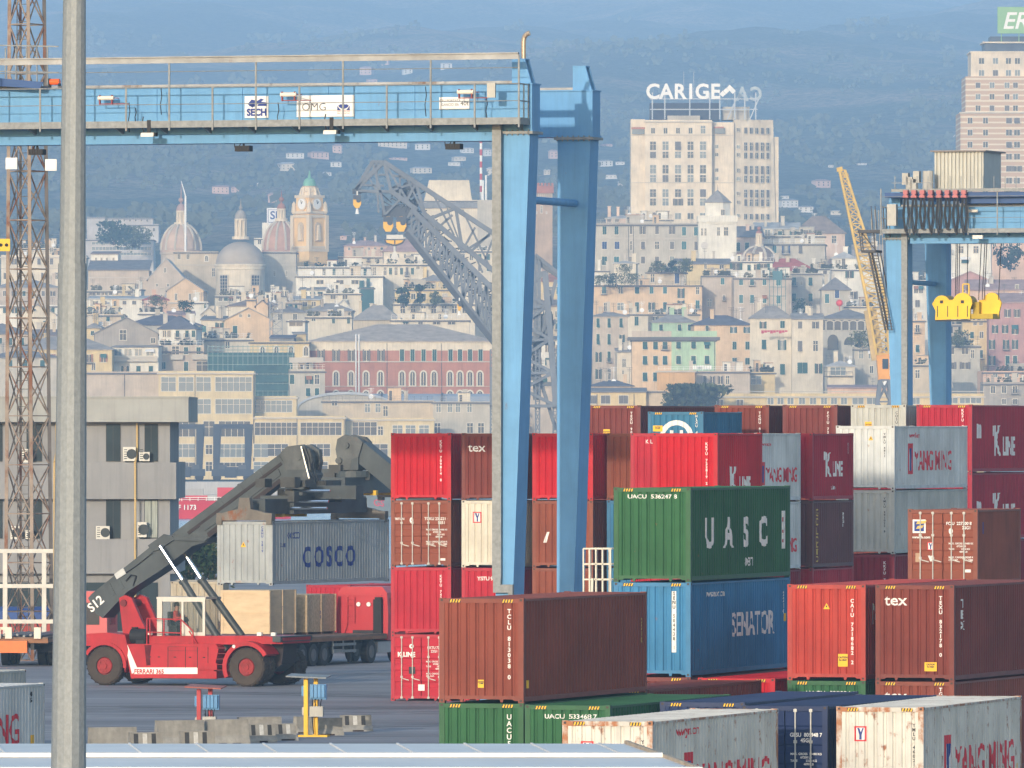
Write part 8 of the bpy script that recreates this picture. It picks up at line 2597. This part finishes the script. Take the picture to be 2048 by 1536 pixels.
for a in [
 ('pale penthouse on the long palazzo roof left of the tall tower', 1212, 1272, 437, 2580, 'palepink', (HIP, 8, 'pale'), [([1218, 1234], 432 + 6, 444, 6, 'b')]),
 ('cream roof storey of the long palazzo in front of the tall tower', 1272, 1345, 438, 2582, 'palecream', (FLT, 2, 'pale'), []),
 ('pink house with two rows of green shutters', 1186, 1404, 570, 2440, 'peach', (FLT, 1, 'slate'), [([1208, 1303, 1330], 574, 587, 7, 't'), ([1241, 1274], 574, 587, 8, 'g'), ([1362, ], 577, 596, 8, 'g'), ([1395], 574, 588, 6, 'w'), ([1241], 606, 620, 12, 'wl'), ([1274, 1303, 1330], 605, 624, 7, 'g'), ([1362], 601, 617, 8, 'g'), ([1395], 601, 617, 7, 't'), ([1211], 606, 622, 6, 'w')]),
 ('brown terrace storey with dark doors above the pink house', 1293, 1370, 544, 2470, 'beige', (FLT, 1, 'slate'), [([1305], 548, 564, 7, 'd'), ([1354], 548, 567, 9, 'u'), ([1369], 551, 566, 4, 'd')]),
 ('yellow roof house with pergola in front of the white bell tower', 1352, 1462, 528, 2500, 'yellow', (GAB, 10, 'slate'), [([1443], 530, 538, 7, 'd'), ([1411], 527, 538, 4, 'd')]),
 ('small cream house with conservatory on the terrace at left', 1228, 1272, 527, 2490, 'palecream', (HIP, 6, 'pale'), [([1262], 528, 538, 6, 'wl')]),
 ('white cube house beside the far crane leg', 1183, 1218, 541, 2495, 'white', (FLT, 1, 'pale'), []),
 ('grey block with scattered small windows right of the pink house', 1404, 1470, 551, 2450, 'warmgrey', (FLT, 1, 'slate'), [([1445], 556, 569, 7, 't'), ([1448], 590, 600, 4, 'w'), ([1419], 598, 612, 8, 'wl')]),
 ('grey block with two rows of teal shutters and scaffold', 1468, 1583, 555, 2440, 'warmgrey', (FLT, 2, 'slate'), [([1482, 1504, 1529], 557, 570, 7, 't'), ([1557], 557, 571, 9, 't'), ([1482, 1504, 1529], 590, 606, 7, 't'), ([1557], 591, 607, 8, 't')]),
 ('pale flat house with paired green windows below the small dome', 1462, 1545, 522, 2480, 'white', (FLT, 2, 'pale'), [([1472], 526, 540, 14, 'go'), ([1498], 530, 541, 6, 'g'), ([1512], 529, 540, 8, 'w'), ([1527], 527, 540, 14, 'go')]),
 ('grey house with four green shutters right of the scaffolded one', 1583, 1645, 546, 2455, 'grey', (FLT, 2, 'pale'), [([1588, 1621], 555, 571, 8, 'gp'), ([1603], 563, 570, 3, 'd'), ([1588, 1621], 587, 603, 8, 'gp'), ([1603], 596, 601, 3, 'd')]),
 ('big red tiled roof house behind the grey house with four shutters', 1520, 1630, 541, 2500, 'beige', (HIP, 25, 'red'), []),
 ('large grey green block with one open blue window on the upper slope', 1525, 1650, 487, 2560, 'grey', (FLT, 2, 'slate'), [([1549], 489, 506, 8, 't'), ([1572], 489, 507, 9, 'uol'), ([1601], 490, 507, 8, 'b'), ([1600], 528, 536, 13, 't')]),
 ('cream roof terrace house above the large grey green block', 1525, 1650, 470, 2580, 'palecream', (FLT, 3, 'grey'), [([1535], 460, 478, 10, 'wl'), ([1560, 1586], 462, 470, 8, 'g'), ([1612], 460, 469, 8, 'g')]),
 ('grey sloping roof house with long white dormer right of the white bell tower', 1508, 1600, 458, 2610, 'grey', (MON, 14, 'pale'), []),
 ('brown hipped roof house with pink walls at the upper right', 1590, 1690, 467, 2620, 'palepink', (HIP, 36, 'brown'), [([1668], 472, 486, 8, 'w')]),
 ('grey mansard house with skylights right of the white bell tower', 1472, 1528, 474, 2565, 'palepink', (MON, 22, 'slate'), [([1476, 1494], 485, 502, 8, 'g')]),
 ('white house with green shutters right of the red roof', 1664, 1760, 538, 2460, 'white', (FLT, 2, 'pale'), [([1699], 540, 556, 10, 'go'), ([1745], 538, 556, 9, 'g'), ([1707], 583, 598, 10, 'bo'), ([1744], 583, 598, 8, 'b')]),
 ('small grey house with slate roof above the loggia', 1643, 1700, 580, 2430, 'grey', (HIP, 26, 'slate'), [([1654], 588, 606, 8, 't'), ([1674], 581, 596, 8, 'u')]),
 ('white box house between the red roof and the white one', 1620, 1672, 537, 2475, 'white', (FLT, 1, 'slate'), [([1650], 541, 553, 7, 'b')]),
 ('round ended white house with small windows behind the yellow boom', 1664, 1712, 517, 2500, 'white', (HIP, 14, 'pale'), [([1673, 1679], 520, 528, 3, 'd'), ([1687], 516, 532, 6, 'b')]),
 ('cream apartment house with stepped roof right of the yellow boom', 1705, 1765, 512, 2520, 'white', (GAB, 22, 'grey'), [([1745], 520, 532, 7, 'd')]),
 ('tall grey beige house with three columns of green shutters beside the far crane leg', 1184, 1256, 633, 2260, 'warmgrey', (HIP, 9, 'grey'), [([1196, 1218, 1242], 637, 655, 6, 'gp'), ([1196, 1218], 668, 689, 6, 'gp'), ([1244], 669, 689, 6, 'go'), ([1197], 704, 724, 7, 'go'), ([1218], 703, 723, 6, 'g'), ([1197], 738, 758, 7, 'go'), ([1218], 738, 759, 6, 'g')]),
 ('white narrow house with one green window above the green corniced house', 1256, 1296, 628, 2330, 'palecream', (FLT, 1, 'slate'), [([1273], 633, 651, 8, 'g')]),
 ('grey flat house behind the pale green roof storey', 1296, 1398, 628, 2345, 'beige', (FLT, 1, 'slate'), [([1310], 633, 641, 8, 'b')]),
 ('pale green roof storey with grey hipped roof', 1304, 1391, 645, 2290, 'green', (HIP, 16, 'grey'), [([1322, 1359, 1379], 649, 661, 7, 'gp')]),
 ('cream house with narrow slits and pink lean-to left of the beige and green house', 1234, 1266, 704, 2240, 'palecream', (MON, 8, 'grey'), [([1246, 1250], 718, 734, 3, 'd'), ([1246], 741, 748, 3, 'd')]),
 ('yellow house with dark hipped roof right of the green one', 1388, 1502, 650, 2270, 'peach', (HIP, 20, 'dark'), [([1414], 652, 662, 5, 'g'), ([1467], 654, 666, 8, 'gol'), ([1494], 654, 666, 8, 'gol'), ([1469, 1495], 683, 699, 8, 'g'), ([1469, 1495], 716, 729, 9, 'g')]),
 ('cream house with red laundry hanging under its top windows', 1500, 1584, 637, 2255, 'palecream', (HIP, 26, 'grey'), [([1526], 643, 657, 8, 'go'), ([1565], 642, 656, 9, 'g'), ([1528], 680, 698, 9, 'gp'), ([1564], 680, 700, 10, 'gol'), ([1528], 728, 740, 8, 'g'), ([1565], 728, 749, 10, 'g')]),
 ('cream house with canopy terrace and large green blind', 1584, 1646, 638, 2250, 'palecream', (GAB, 10, 'grey'), [([1600, 1631], 643, 657, 8, 'b'), ([1600, 1631], 682, 702, 9, 'b'), ([1605], 725, 747, 20, 'g'), ([1637], 727, 747, 9, 'g')]),
 ('grey house with white framed windows right of the ivy wall', 1708, 1768, 694, 2235, 'grey', (FLT, 5, 'pale'), [([1722, 1741], 700, 717, 8, 'wl'), ([1743], 732, 746, 6, 'd')]),
 ('low house with glazed veranda below the loggia', 1655, 1710, 733, 2225, 'palecream', (HIP, 12, 'pale'), [([1676], 735, 750, 30, 'wl')]),
 ('small cream shed with pale door in front of the cream laundry house', 1497, 1550, 744, 2200, 'yellow', (FLT, 2, 'pale'), [([1512], 752, 768, 20, 'wl')]),
 ('long brown low house with an ochre wall in front of the green one', 1316, 1500, 742, 2190, 'warmgrey', (FLT, 2, 'pinkish'), [([1410, 1425, 1441, 1455], 752, 768, 6, 'b')]),
 ('grey slate roof house with curved gable at the foot of the far crane leg', 1180, 1262, 772, 2170, 'peach', (HIP, 12, 'dark'), []),
 ('long pink roofed low house behind the quay warehouse', 1655, 1800, 776, 2150, 'pink', (MON, 6, 'pinkish'), []),
 ('white terrace house high behind the rear crane', 1884, 1982, 482, 2520, 'white', (FLT, 3, 'pale'), [([1898, 1922, 1952], 493, 506, 9, 'd'), ([1930], 514, 526, 14, 'g')]),
 ('pink hazy houses at the top right behind the rear crane', 1960, 2075, 478, 2620, 'pink', (HIP, 12, 'pinkish'), [(G(1965, 2045, 5), 482, 492, 6, 'd')]),
 ('dusky pink house with grey roof right of the lifting frame', 1978, 2120, 605, 2250, 'dusky', (GAB, 18, 'pinkish'), [([2015, 2034], 618, 634, 8, 'bo'), ([1990, 2010], 650, 666, 7, 'go'), ([2030], 650, 668, 8, 'go'), ([1984, 2012, 2030], 680, 698, 7, 'go'), ([1984, 2015, 2030], 712, 730, 8, 'g')]),
 ('pink roof house above the dusky pink one', 1930, 2060, 580, 2360, 'pink', (GAB, 20, 'pinkish'), [([1980, 2038], 588, 600, 7, 'b'), ([2034], 570, 578, 6, 'd')]),
 ('second pink gable behind the lifting frame ropes', 1890, 1990, 566, 2400, 'dusky', (PED, 22, 'pinkish'), [([1930, 1950], 572, 584, 6, 'd')]),
 ('beige house with small green windows below the lifting frame', 1925, 1980, 640, 2262, 'yellow', (FLT, 2, 'grey'), [([1944, 1963], 664, 676, 7, 'g'), ([1950, 1962], 640 + 4, 650, 6, 'd'), ([1962], 700, 716, 7, 'g')]),
 ('weathered dark grey house with balconies behind the rear crane legs', 1886, 1960, 690, 2235, 'grey', (FLT, 3, 'slate'), [([1902, 1930], 696, 708, 12, 'd'), ([1902, 1930], 724, 738, 12, 'bo'), ([1945], 700, 716, 6, 'g')]),
 ('grey terrace house with dark shrubs behind the rear crane', 1888, 1942, 648, 2280, 'warmgrey', (FLT, 3, 'slate'), [([1900, 1922], 652, 666, 11, 'd')]),
 ('brownish old stone house at the right edge with small square windows', 1966, 2120, 764, 2150, 'stone', (FLT, 4, 'brown'), [([1986, 2008, 2030], 772, 786, 8, 'd'), ([2008, 2030], 798, 808, 7, 'd')]),
 ('pinkish house with balconies above the old stone house', 1966, 2110, 742, 2185, 'pink', (FLT, 3, 'pinkish'), [([1990, 2014, 2032], 742 + 4, 754, 8, 'wl')]),
 ('pale house low between the rear crane legs', 1822, 1850, 640, 2260, 'peach', (FLT, 2, 'grey'), [([1835], 650, 664, 7, 'd'), ([1835], 690, 704, 7, 'g')]),
 ('grey house behind the rear crane near leg', 1765, 1900, 728, 2200, 'beige', (FLT, 3, 'grey'), [([1835], 740, 756, 8, 'd'), ([1890], 736, 750, 8, 'g')]),
 ('white house with dark balconies between the rear crane legs', 1800, 1885, 560, 2440, 'white', (FLT, 3, 'pale'), [([1832, 1842], 572, 586, 7, 'd'), ([1835], 600, 614, 9, 'b')]),
 ('flat grey house with red balloon above, right of the small slate roof', 1690, 1770, 612, 2400, 'palecream', (FLT, 2, 'grey'), [([1744], 620, 632, 8, 'd')]),
]:
 bld(a[0], *a[1:7], a[7])
o, lx, lz, rf = bld('house painted half beige and half green with heavy dark cornice', 1264, 1431, 678, 2210, 'peach', (FLT, 14, 'pale'), [([1290, 1311, 1330], 684, 698, 9, 'gp'), ([1357, 1387, 1414], 684, 697, 9, 'gp'), ([1290, 1311, 1330], 712, 729, 9, 'gp'), ([1357, 1387, 1414], 712, 728, 9, 'gp'), ([1290, 1311], 745, 762, 9, 'gp')], depth=14, chimneys=0, cornice=False, pipes=(1429,))
b = MB()
b.box(lx(1343), lx(1431.2), -.05, -.002, 0, lz(679))
b.build('green_render', wallm('green'), o)
b = MB()
b.box(lx(1256), lx(1440), -.9, 15, lz(680), lz(674))
b.box(lx(1262), lx(1434), -.4, 14.5, lz(683), lz(680))
b.build('cornice', DKT, o)
b = MB()
b.box(lx(1264), lx(1343), -.05, .3, lz(673.5), lz(662))
b.build('parapet', wallm('warmgrey'), o)
b = MB()
b.box(lx(1343), lx(1434), -.05, .3, lz(673.5), lz(662))
b.build('parapet', wallm('green'), o)
ld = empty('laundry', at(1400, 738, 2204), 0, 'white washing hung on the green half of the two coloured house', 'laundry')
b = MB()
k_ = 2204 / F
for x in range(-16, 20, 5): b.box(x * k_, (x + 4) * k_, -.12, -.06, -.1, 7 * k_)
b.build('cloth', WHITE, ld)
ld = empty('laundry', at(1550, 664, 2249), 0, 'red washing hung under the top windows of the cream house', 'laundry')
b = MB()
for i, x in enumerate(range(-28, 24, 6)): b.box(x * k_, (x + 5.5) * k_, -.14, -.06, (-3 + (i % 3) * 1.6) * k_, 3.4 * k_)
b.build('cloth', mat('red_cloth', (.48, .05, .08), .8, .2, .5), ld)
o2, lx, lz, rf = bld('ochre rendered wall panel house in front of the two coloured house', 1314, 1390, 741, 2180, 'ochre', (FLT, 1, 'pale'), [], depth=6, chimneys=0, cornice='pale')
o, lx, lz, rf = bld('grey house with an arcaded loggia under a long slate roof', 1643, 1750, 637, 2300, 'grey', (HIP, 20, 'slate'), [], depth=14, chimneys=0)
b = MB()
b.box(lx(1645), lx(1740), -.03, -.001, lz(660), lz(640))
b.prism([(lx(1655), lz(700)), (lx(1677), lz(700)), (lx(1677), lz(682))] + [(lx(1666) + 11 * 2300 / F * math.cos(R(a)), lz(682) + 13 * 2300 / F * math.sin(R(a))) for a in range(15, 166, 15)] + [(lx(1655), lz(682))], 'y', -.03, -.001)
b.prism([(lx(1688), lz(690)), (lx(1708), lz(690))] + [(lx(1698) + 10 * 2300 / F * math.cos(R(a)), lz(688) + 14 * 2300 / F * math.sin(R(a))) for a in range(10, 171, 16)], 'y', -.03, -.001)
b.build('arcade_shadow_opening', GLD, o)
b = MB()
for k in range(7):
 xx = 1652 + k * 15.6
 b.cyl((lx(xx), -.2, lz(661)), (lx(xx), -.2, lz(642)), .22, n=8)
 if k < 6:
  c_ = lx(xx + 7.8)
  for a in range(0, 180, 20): b.bar((c_ + 7.4 * 2300 / F * math.cos(R(a)), -.2, lz(645) + 4 * 2300 / F * math.sin(R(a))), (c_ + 7.4 * 2300 / F * math.cos(R(a + 20)), -.2, lz(645) + 4 * 2300 / F * math.sin(R(a + 20))), .25)
b.build('arcade_column', TRIM, o)
o, lx, lz, rf = bld('white square bell tower with octagonal top and grey pyramid roof', 1397, 1473, 443, 2530, 'white', (FLT, 1, 'pale'), [([1404, 1411], 457, 471, 3, 'd'), ([1437], 455, 471, 5, 'd'), ([1452], 455, 471, 8, 'd')], depth=10, chimneys=0, name='bell_tower', cat='bell tower', cornice=False)
k_ = 2530 / F
b = MB()
b.box(lx(1395), lx(1475), -.3, 10.3, lz(444), lz(431))
for i in range(16): b.box(lx(1422 + i * 3.2), lx(1424 + i * 3.2), -.25, -.001, lz(449), lz(445))
b.build('parapet', wallm('white'), o)
b = MB()
b.lathe([(27 * k_, lz(432)), (27 * k_, lz(405)), (29 * k_, lz(404))], 8, (lx(1436), 5, 0), rot=R(22.5))
b.build('octagon', wallm('white'), o)
b = MB()
b.lathe([(31 * k_, lz(404.5)), (.1, lz(379)), (.06, lz(368))], 8, (lx(1436), 5, 0), rot=R(22.5))
b.build('pyramid_roof', roofm('grey'), o)
q_ = bpy.data.objects.new('window', win_mesh(.9, 1.4, 'd'))
COL.objects.link(q_); q_.parent = o; q_.location = (lx(1446), 5 - 27 * k_ * .925, lz(430))
b = MB()
b.cyl((lx(1409), -.10, lz(491)), (lx(1409), -.002, lz(491)), .95, n=18)
b.bar((lx(1409), -.13, lz(491)), (lx(1409), -.13, lz(485)), .12, .04)
b.build('clock_face', mat('faded_clock_face', (.58, .54, .48), .8, .1), o)
church_dome('small brown church dome with a slender lantern right of the white bell tower', 1519, 519, 34, 492, 2510, 'brown', 'beige', (488, 470), 6, 8, cap=(460, 452, 'terra'))
bq_ = at(1679, 606, 2395)
bl = empty('balloon', bq_, 0, 'red round balloon sign above the loggia roof', 'balloon')
b = MB()
b.ball((0, 0, 0), .85, 10)
b.cyl((0, 0, -1.8), (0, 0, -.8), .08, n=6)
b.build('ball', mat('red_balloon', (.70, .06, .05), .5, .05), bl, smooth=True)
st_ = empty('scaffold', at(1553, 610, 2425), 0, 'teal scaffold tubes on the grey block with teal shutters', 'scaffold')
k_ = 2425 / F
b = MB()
for x in (-14, -6, 2, 10, 18): b.bar((x * k_, 0, -2), (x * k_, 0, 72 * k_), .14)
for z in (0, 18, 36, 54, 70): b.bar((-14 * k_, 0, z * k_), (18 * k_, 0, z * k_), .14)
b.box(-8 * k_, 12 * k_, .1, .2, 50 * k_, 68 * k_)
b.build('tube', mat('teal_scaffold', (.10, .20, .21), .8, .2, .4), st_)
st_ = empty('scaffold', at(552, 676, 2246), 0, 'grey scaffold tower right of the pink gabled house', 'scaffold')
b = MB()
lattice(b, [(-1.4, 0, -8), (1.4, 0, -8), (1.4, 2, -8), (-1.4, 2, -8)], [(-1.4, 0, 8.2), (1.4, 0, 8.2), (1.4, 2, 8.2), (-1.4, 2, 8.2)], 8, .2, .12)
b.build('tube', mat('grey_scaffold', (.28, .28, .28), .8, .2, .4), st_)
tree('broad round tree behind the back row of containers', at(1385, 0, 2060) * Vector((1, 1, 0)) if False else (at(1387, 0, 2062).x, 2062, zt(0, 2062)), (HY - 766) * 2062 / F + 9.0, 7.4, m=2, n=2600, leaf=.62, seed=31, trunk=.5)
for i, (px, py, D, h_, r_, lab, mm) in enumerate([
 (806, 610, 2412, 4.2, 1.9, 'dark round shrub on the roof garden behind the jib, left one', 0), (840, 608, 2412, 5.2, 1.2, 'tall dark cypress like shrub on the roof garden behind the jib', 0), (872, 610, 2412, 3.6, 1.9, 'wide dark shrub on the roof garden behind the jib, right one', 2),
 (1225, 568, 2432, 2.6, 3.2, 'green bush on the terrace at the left end of the pink house', 0), (1262, 567, 2432, 2.4, 3.0, 'green bush on the terrace over the middle of the pink house', 2), (1200, 569, 2432, 2.2, 2.4, 'low green bush on the terrace beside the far crane leg', 1),
 (1372, 544, 2465, 3.4, 2.4, 'olive green bush on the terrace left of the yellow roof house', 1), (1318, 543, 2465, 2.6, 2.2, 'teal green hedge plant on the brown terrace storey', 2), (1345, 543, 2465, 2.8, 1.6, 'small hedge plant beside the olive green bush', 0),
 (313, 612, 2425, 2.6, 2.6, 'olive bush on the red roof terrace below the pediments', 1), (372, 626, 2322, 3.0, 2.2, 'dark climbing bush on the pinkish roof house', 0),
 (1606, 622, 2330, 3.0, 2.6, 'dark shrub on the roof right of the cream laundry house', 0), (1718, 690, 2232, 3.2, 3.6, 'ivy green bush beside the loggia arches', 1),
 (2022, 535, 2540, 6.0, 4.6, 'dark tree right of the white terrace house behind the rear crane', 0), (1916, 690, 2232, 3.4, 2.6, 'dark green shrub on a balcony behind the rear crane legs', 2), (1250, 545, 2470, 2.0, 2.2, 'low planter bush before the conservatory house', 1),
 (228, 486, 3200, 7.0, 6.0, 'dark hazy trees at the foot of the long pale palace', 0), (265, 489, 3230, 6.0, 7.0, 'dark hazy tree on the long banded modern block', 2)]):
 q = at(px, py, D)
 tree(lab, q, h_, r_, 'shrub' if h_ < 5.5 else 'tree', 'shrub' if h_ < 5.5 else 'tree', mm, 520 if D < 3000 else 1100, h_ * .08, 50 + i, low=.12)
def on_hill(px, py):
 o_ = Vector((0, 0, H))
 d_ = (at(px, py, 5000) - o_).normalized()
 h_ = HILL.ray_cast(o_ + d_ * 3000, d_)
 return h_[0] if h_[0] else at(px, py, 6000)
HW = [mat('hill_house_pink', (.52, .36, .30), .9, .1, .1), mat('hill_house_cream', (.54, .48, .38), .9, .1, .1), mat('hill_house_white', (.58, .56, .52), .9, .08, .1)]
HH = [(441, 388, 34, 18, 0, 'pink house on the hill right of the leftmost dome'), (470, 385, 16, 13, 0, 'small faint house right of the pink one by the leftmost dome'), (545, 405, 18, 20, 0, 'pinkish gabled house on the hill above the red dome'),
     (572, 342, 34, 18, 1, 'pale house block on the hill upper left of the bell tower'), (590, 316, 36, 12, 2, 'long pale house above the pale block left of the bell tower'), (640, 317, 36, 15, 0, 'pink long house on the hill above the bell tower'),
     (674, 306, 18, 18, 0, 'taller pink house right of the long pink one'), (672, 334, 22, 12, 2, 'pale house below the tall pink one'), (655, 352, 16, 9, 2, 'tiny pale house low on the hill by the green cupola'),
     (731, 150, 24, 18, 0, 'pink house on the hill just over the girder, left one'), (770, 130, 14, 14, 0, 'small house high under the festoon beam'), (816, 148, 18, 12, 2, 'pale house over the girder, middle one'), (746, 166, 18, 9, 0, 'reddish roof house just above the girder top'),
     (893, 138, 22, 14, 2, 'pale house under the festoon beam near its right end'), (985, 128, 12, 8, 1, 'little cream house near the end of the festoon beam'), (785, 295, 58, 14, 1, 'long cream villa right below the girder middle'),
     (845, 300, 30, 15, 2, 'white villa below the girder, right of the long cream one'), (936, 306, 24, 12, 2, 'white house below the girder by the black lamp'), (920, 322, 24, 10, 1, 'cream house under the white one by the black lamp'),
     (845, 347, 38, 14, 1, 'wide cream house above the grey jib'), (908, 332, 24, 9, 2, 'low white house above the grey jib, right one'), (800, 320, 30, 6, 0, 'thin pinkish row above the crane head'), (976, 312, 14, 16, 2, 'white house just left of the near crane leg'),
     (980, 352, 14, 18, 1, 'cream house left of the near crane leg, lower one'), (1108, 317, 16, 18, 0, 'pinkish house between the crane legs'), (1094, 350, 12, 12, 1, 'cream house between the crane legs, lower one'), (1213, 333, 26, 14, 2, 'white house on the hill left of the tall tower, upper one'),
     (1222, 358, 24, 10, 2, 'white house on the hill left of the tall tower, middle one'), (1246, 372, 14, 10, 1, 'cream house close to the tall tower wall'), (1215, 293, 20, 6, 0, 'reddish row high on the hill left of the tall tower'), (1240, 330, 18, 8, 2, 'small pale house beside the tall tower left edge'),
     (1647, 375, 30, 17, 0, 'pinkish house left of the yellow boom tip'), (1662, 336, 10, 7, 2, 'tiny white house beside the yellow boom tip'), (1725, 330, 18, 5, 2, 'white roof on the hill right of the yellow boom tip'), (1580, 415, 34, 18, 2, 'white house cluster right of the tall tower foot'),
     (1612, 425, 30, 14, 2, 'second white house right of the tall tower foot'), (1672, 430, 22, 10, 1, 'cream house behind the yellow boom, low'), (1570, 398, 16, 8, 2, 'small white house higher right of the tall tower'), (1640, 445, 30, 12, 1, 'cream house above the brown hipped roof'),
     (1910, 276, 14, 8, 2, 'white terrace high on the hill left of the striped tower'), (620, 400, 14, 8, 2, 'little pale house behind the bell tower'), (690, 480, 20, 10, 0, 'pinkish house low right of the bell tower'), (520, 372, 12, 7, 1, 'speck of a cream house on the hill left of the red dome'), (1130, 130, 1, 1, 2, '')]
b = MB()
b.box(-.7, .7, -.06, 0, 0, 2.0)
HWM = b.build('window', GLD).data
bpy.data.objects.remove(bpy.data.objects['window']) if 'window' in bpy.data.objects and bpy.data.objects['window'].data is HWM else [bpy.data.objects.remove(o_) for o_ in list(bpy.data.objects) if o_.data is HWM]
for i, (px, py, w_, h_, c, lab) in enumerate(HH):
 if not lab: continue
 q = on_hill(px, py)
 k = q.y / F
 o = empty('hill_house', q, R(cr_.uniform(-18, 18)), lab, 'house', 'houses on the hazy hillside')
 hw, hh = w_ * k / 2, h_ * k
 dp = min(hw * 2, 12)
 b = MB()
 b.box(-hw, hw, 0, dp, -6, hh * .80)
 b.build('wall', HW[c], o)
 b = MB()
 b.hexa([(-hw - .5, -.5, hh * .80), (hw + .5, -.5, hh * .80), (hw + .5, dp + .5, hh * .80), (-hw - .5, dp + .5, hh * .80), (-hw * .6, dp * .5, hh), (hw * .6, dp * .5, hh), (hw * .6, dp * .55, hh), (-hw * .6, dp * .55, hh)])
 b.build('roof', roofm(('pinkish', 'pale', 'grey')[c]), o)
 nw = max(2, int(w_ / 8))
 for r_ in range(1 if h_ < 12 else 2):
  for j in range(nw):
   q_ = bpy.data.objects.new('window', HWM)
   COL.objects.link(q_); q_.parent = o
   s_ = 2 * hw / nw * .24 / 1.4
   q_.scale = (s_, 1, min(s_ * .95, hh * .10))
   q_.location = (-hw + 2 * hw * (j + .5) / nw, -.001, hh * (.20 + .30 * r_) if h_ >= 12 else hh * .34)
wr = random.Random(5)
b = MB()
o_ = Vector((0, 0, H))
spots = [(px + wr.gauss(0, w_ * .75), py + wr.uniform(-h_ * .2, h_ * 1.2)) for px, py, w_, h_, c, lab in HH if lab for k in range(16)]
spots += [(wr.uniform(-40, 2100), 30 + 450 * wr.random() ** .6) for k in range(2400)]
HT = [h for h in HH if h[5]]
for px, py in spots:
 if any(abs(px - h[0]) < h[2] * .75 + 3 and h[1] - h[3] * 1.1 < py < h[1] + 20 for h in HT): continue
 d_ = (at(px, py, 5000) - o_).normalized()
 h_ = HILL.ray_cast(o_ + d_ * 3100, d_)[0]
 if h_ is None or h_.y < 3300 or math.sin(h_.x / 70 + h_.y / 210) + math.sin(h_.x / 33 - h_.y / 150) < -.5: continue
 s_ = wr.uniform(1.6, 3.6) * (1 if h_.y < 6500 else 1.4)
 for k in range(7):
  p = h_ + Vector((wr.gauss(0, s_ * .8), wr.gauss(0, s_ * .8), s_ * wr.uniform(.1, 1.5)))
  u = Vector((wr.gauss(0, 1), wr.gauss(0, .4), wr.gauss(0, 1))).normalized() * s_ * .62
  v = Vector((-u.z, wr.gauss(0, .5), u.x))
  b.add([p - u, p + v * .8, p + u, p - v * .8], [(0, 1, 2, 3)])
tag(b.build('woods', mat('woodland_leaves', (.085, .096, .072), .9, .4, .02, spec=.05)), kind='stuff')
hz = bpy.data.materials.new('haze')
hz.use_nodes = True
n, l = hz.node_tree.nodes, hz.node_tree.links
n.remove(n['Principled BSDF'])
pv = n.new('ShaderNodeVolumePrincipled')
pv.inputs['Color'].default_value = (HZC[0], HZC[1], HZC[2], 1)
pv.inputs['Density'].default_value = HZD
pv.inputs['Anisotropy'].default_value = -0.28
l.new(pv.outputs['Volume'], n['Material Output'].inputs['Volume'])
b = MB()
b.box(-6500, 6500, -900, 12900, -8, 760)
hb = tag(b.build('haze', hz), kind='stuff')
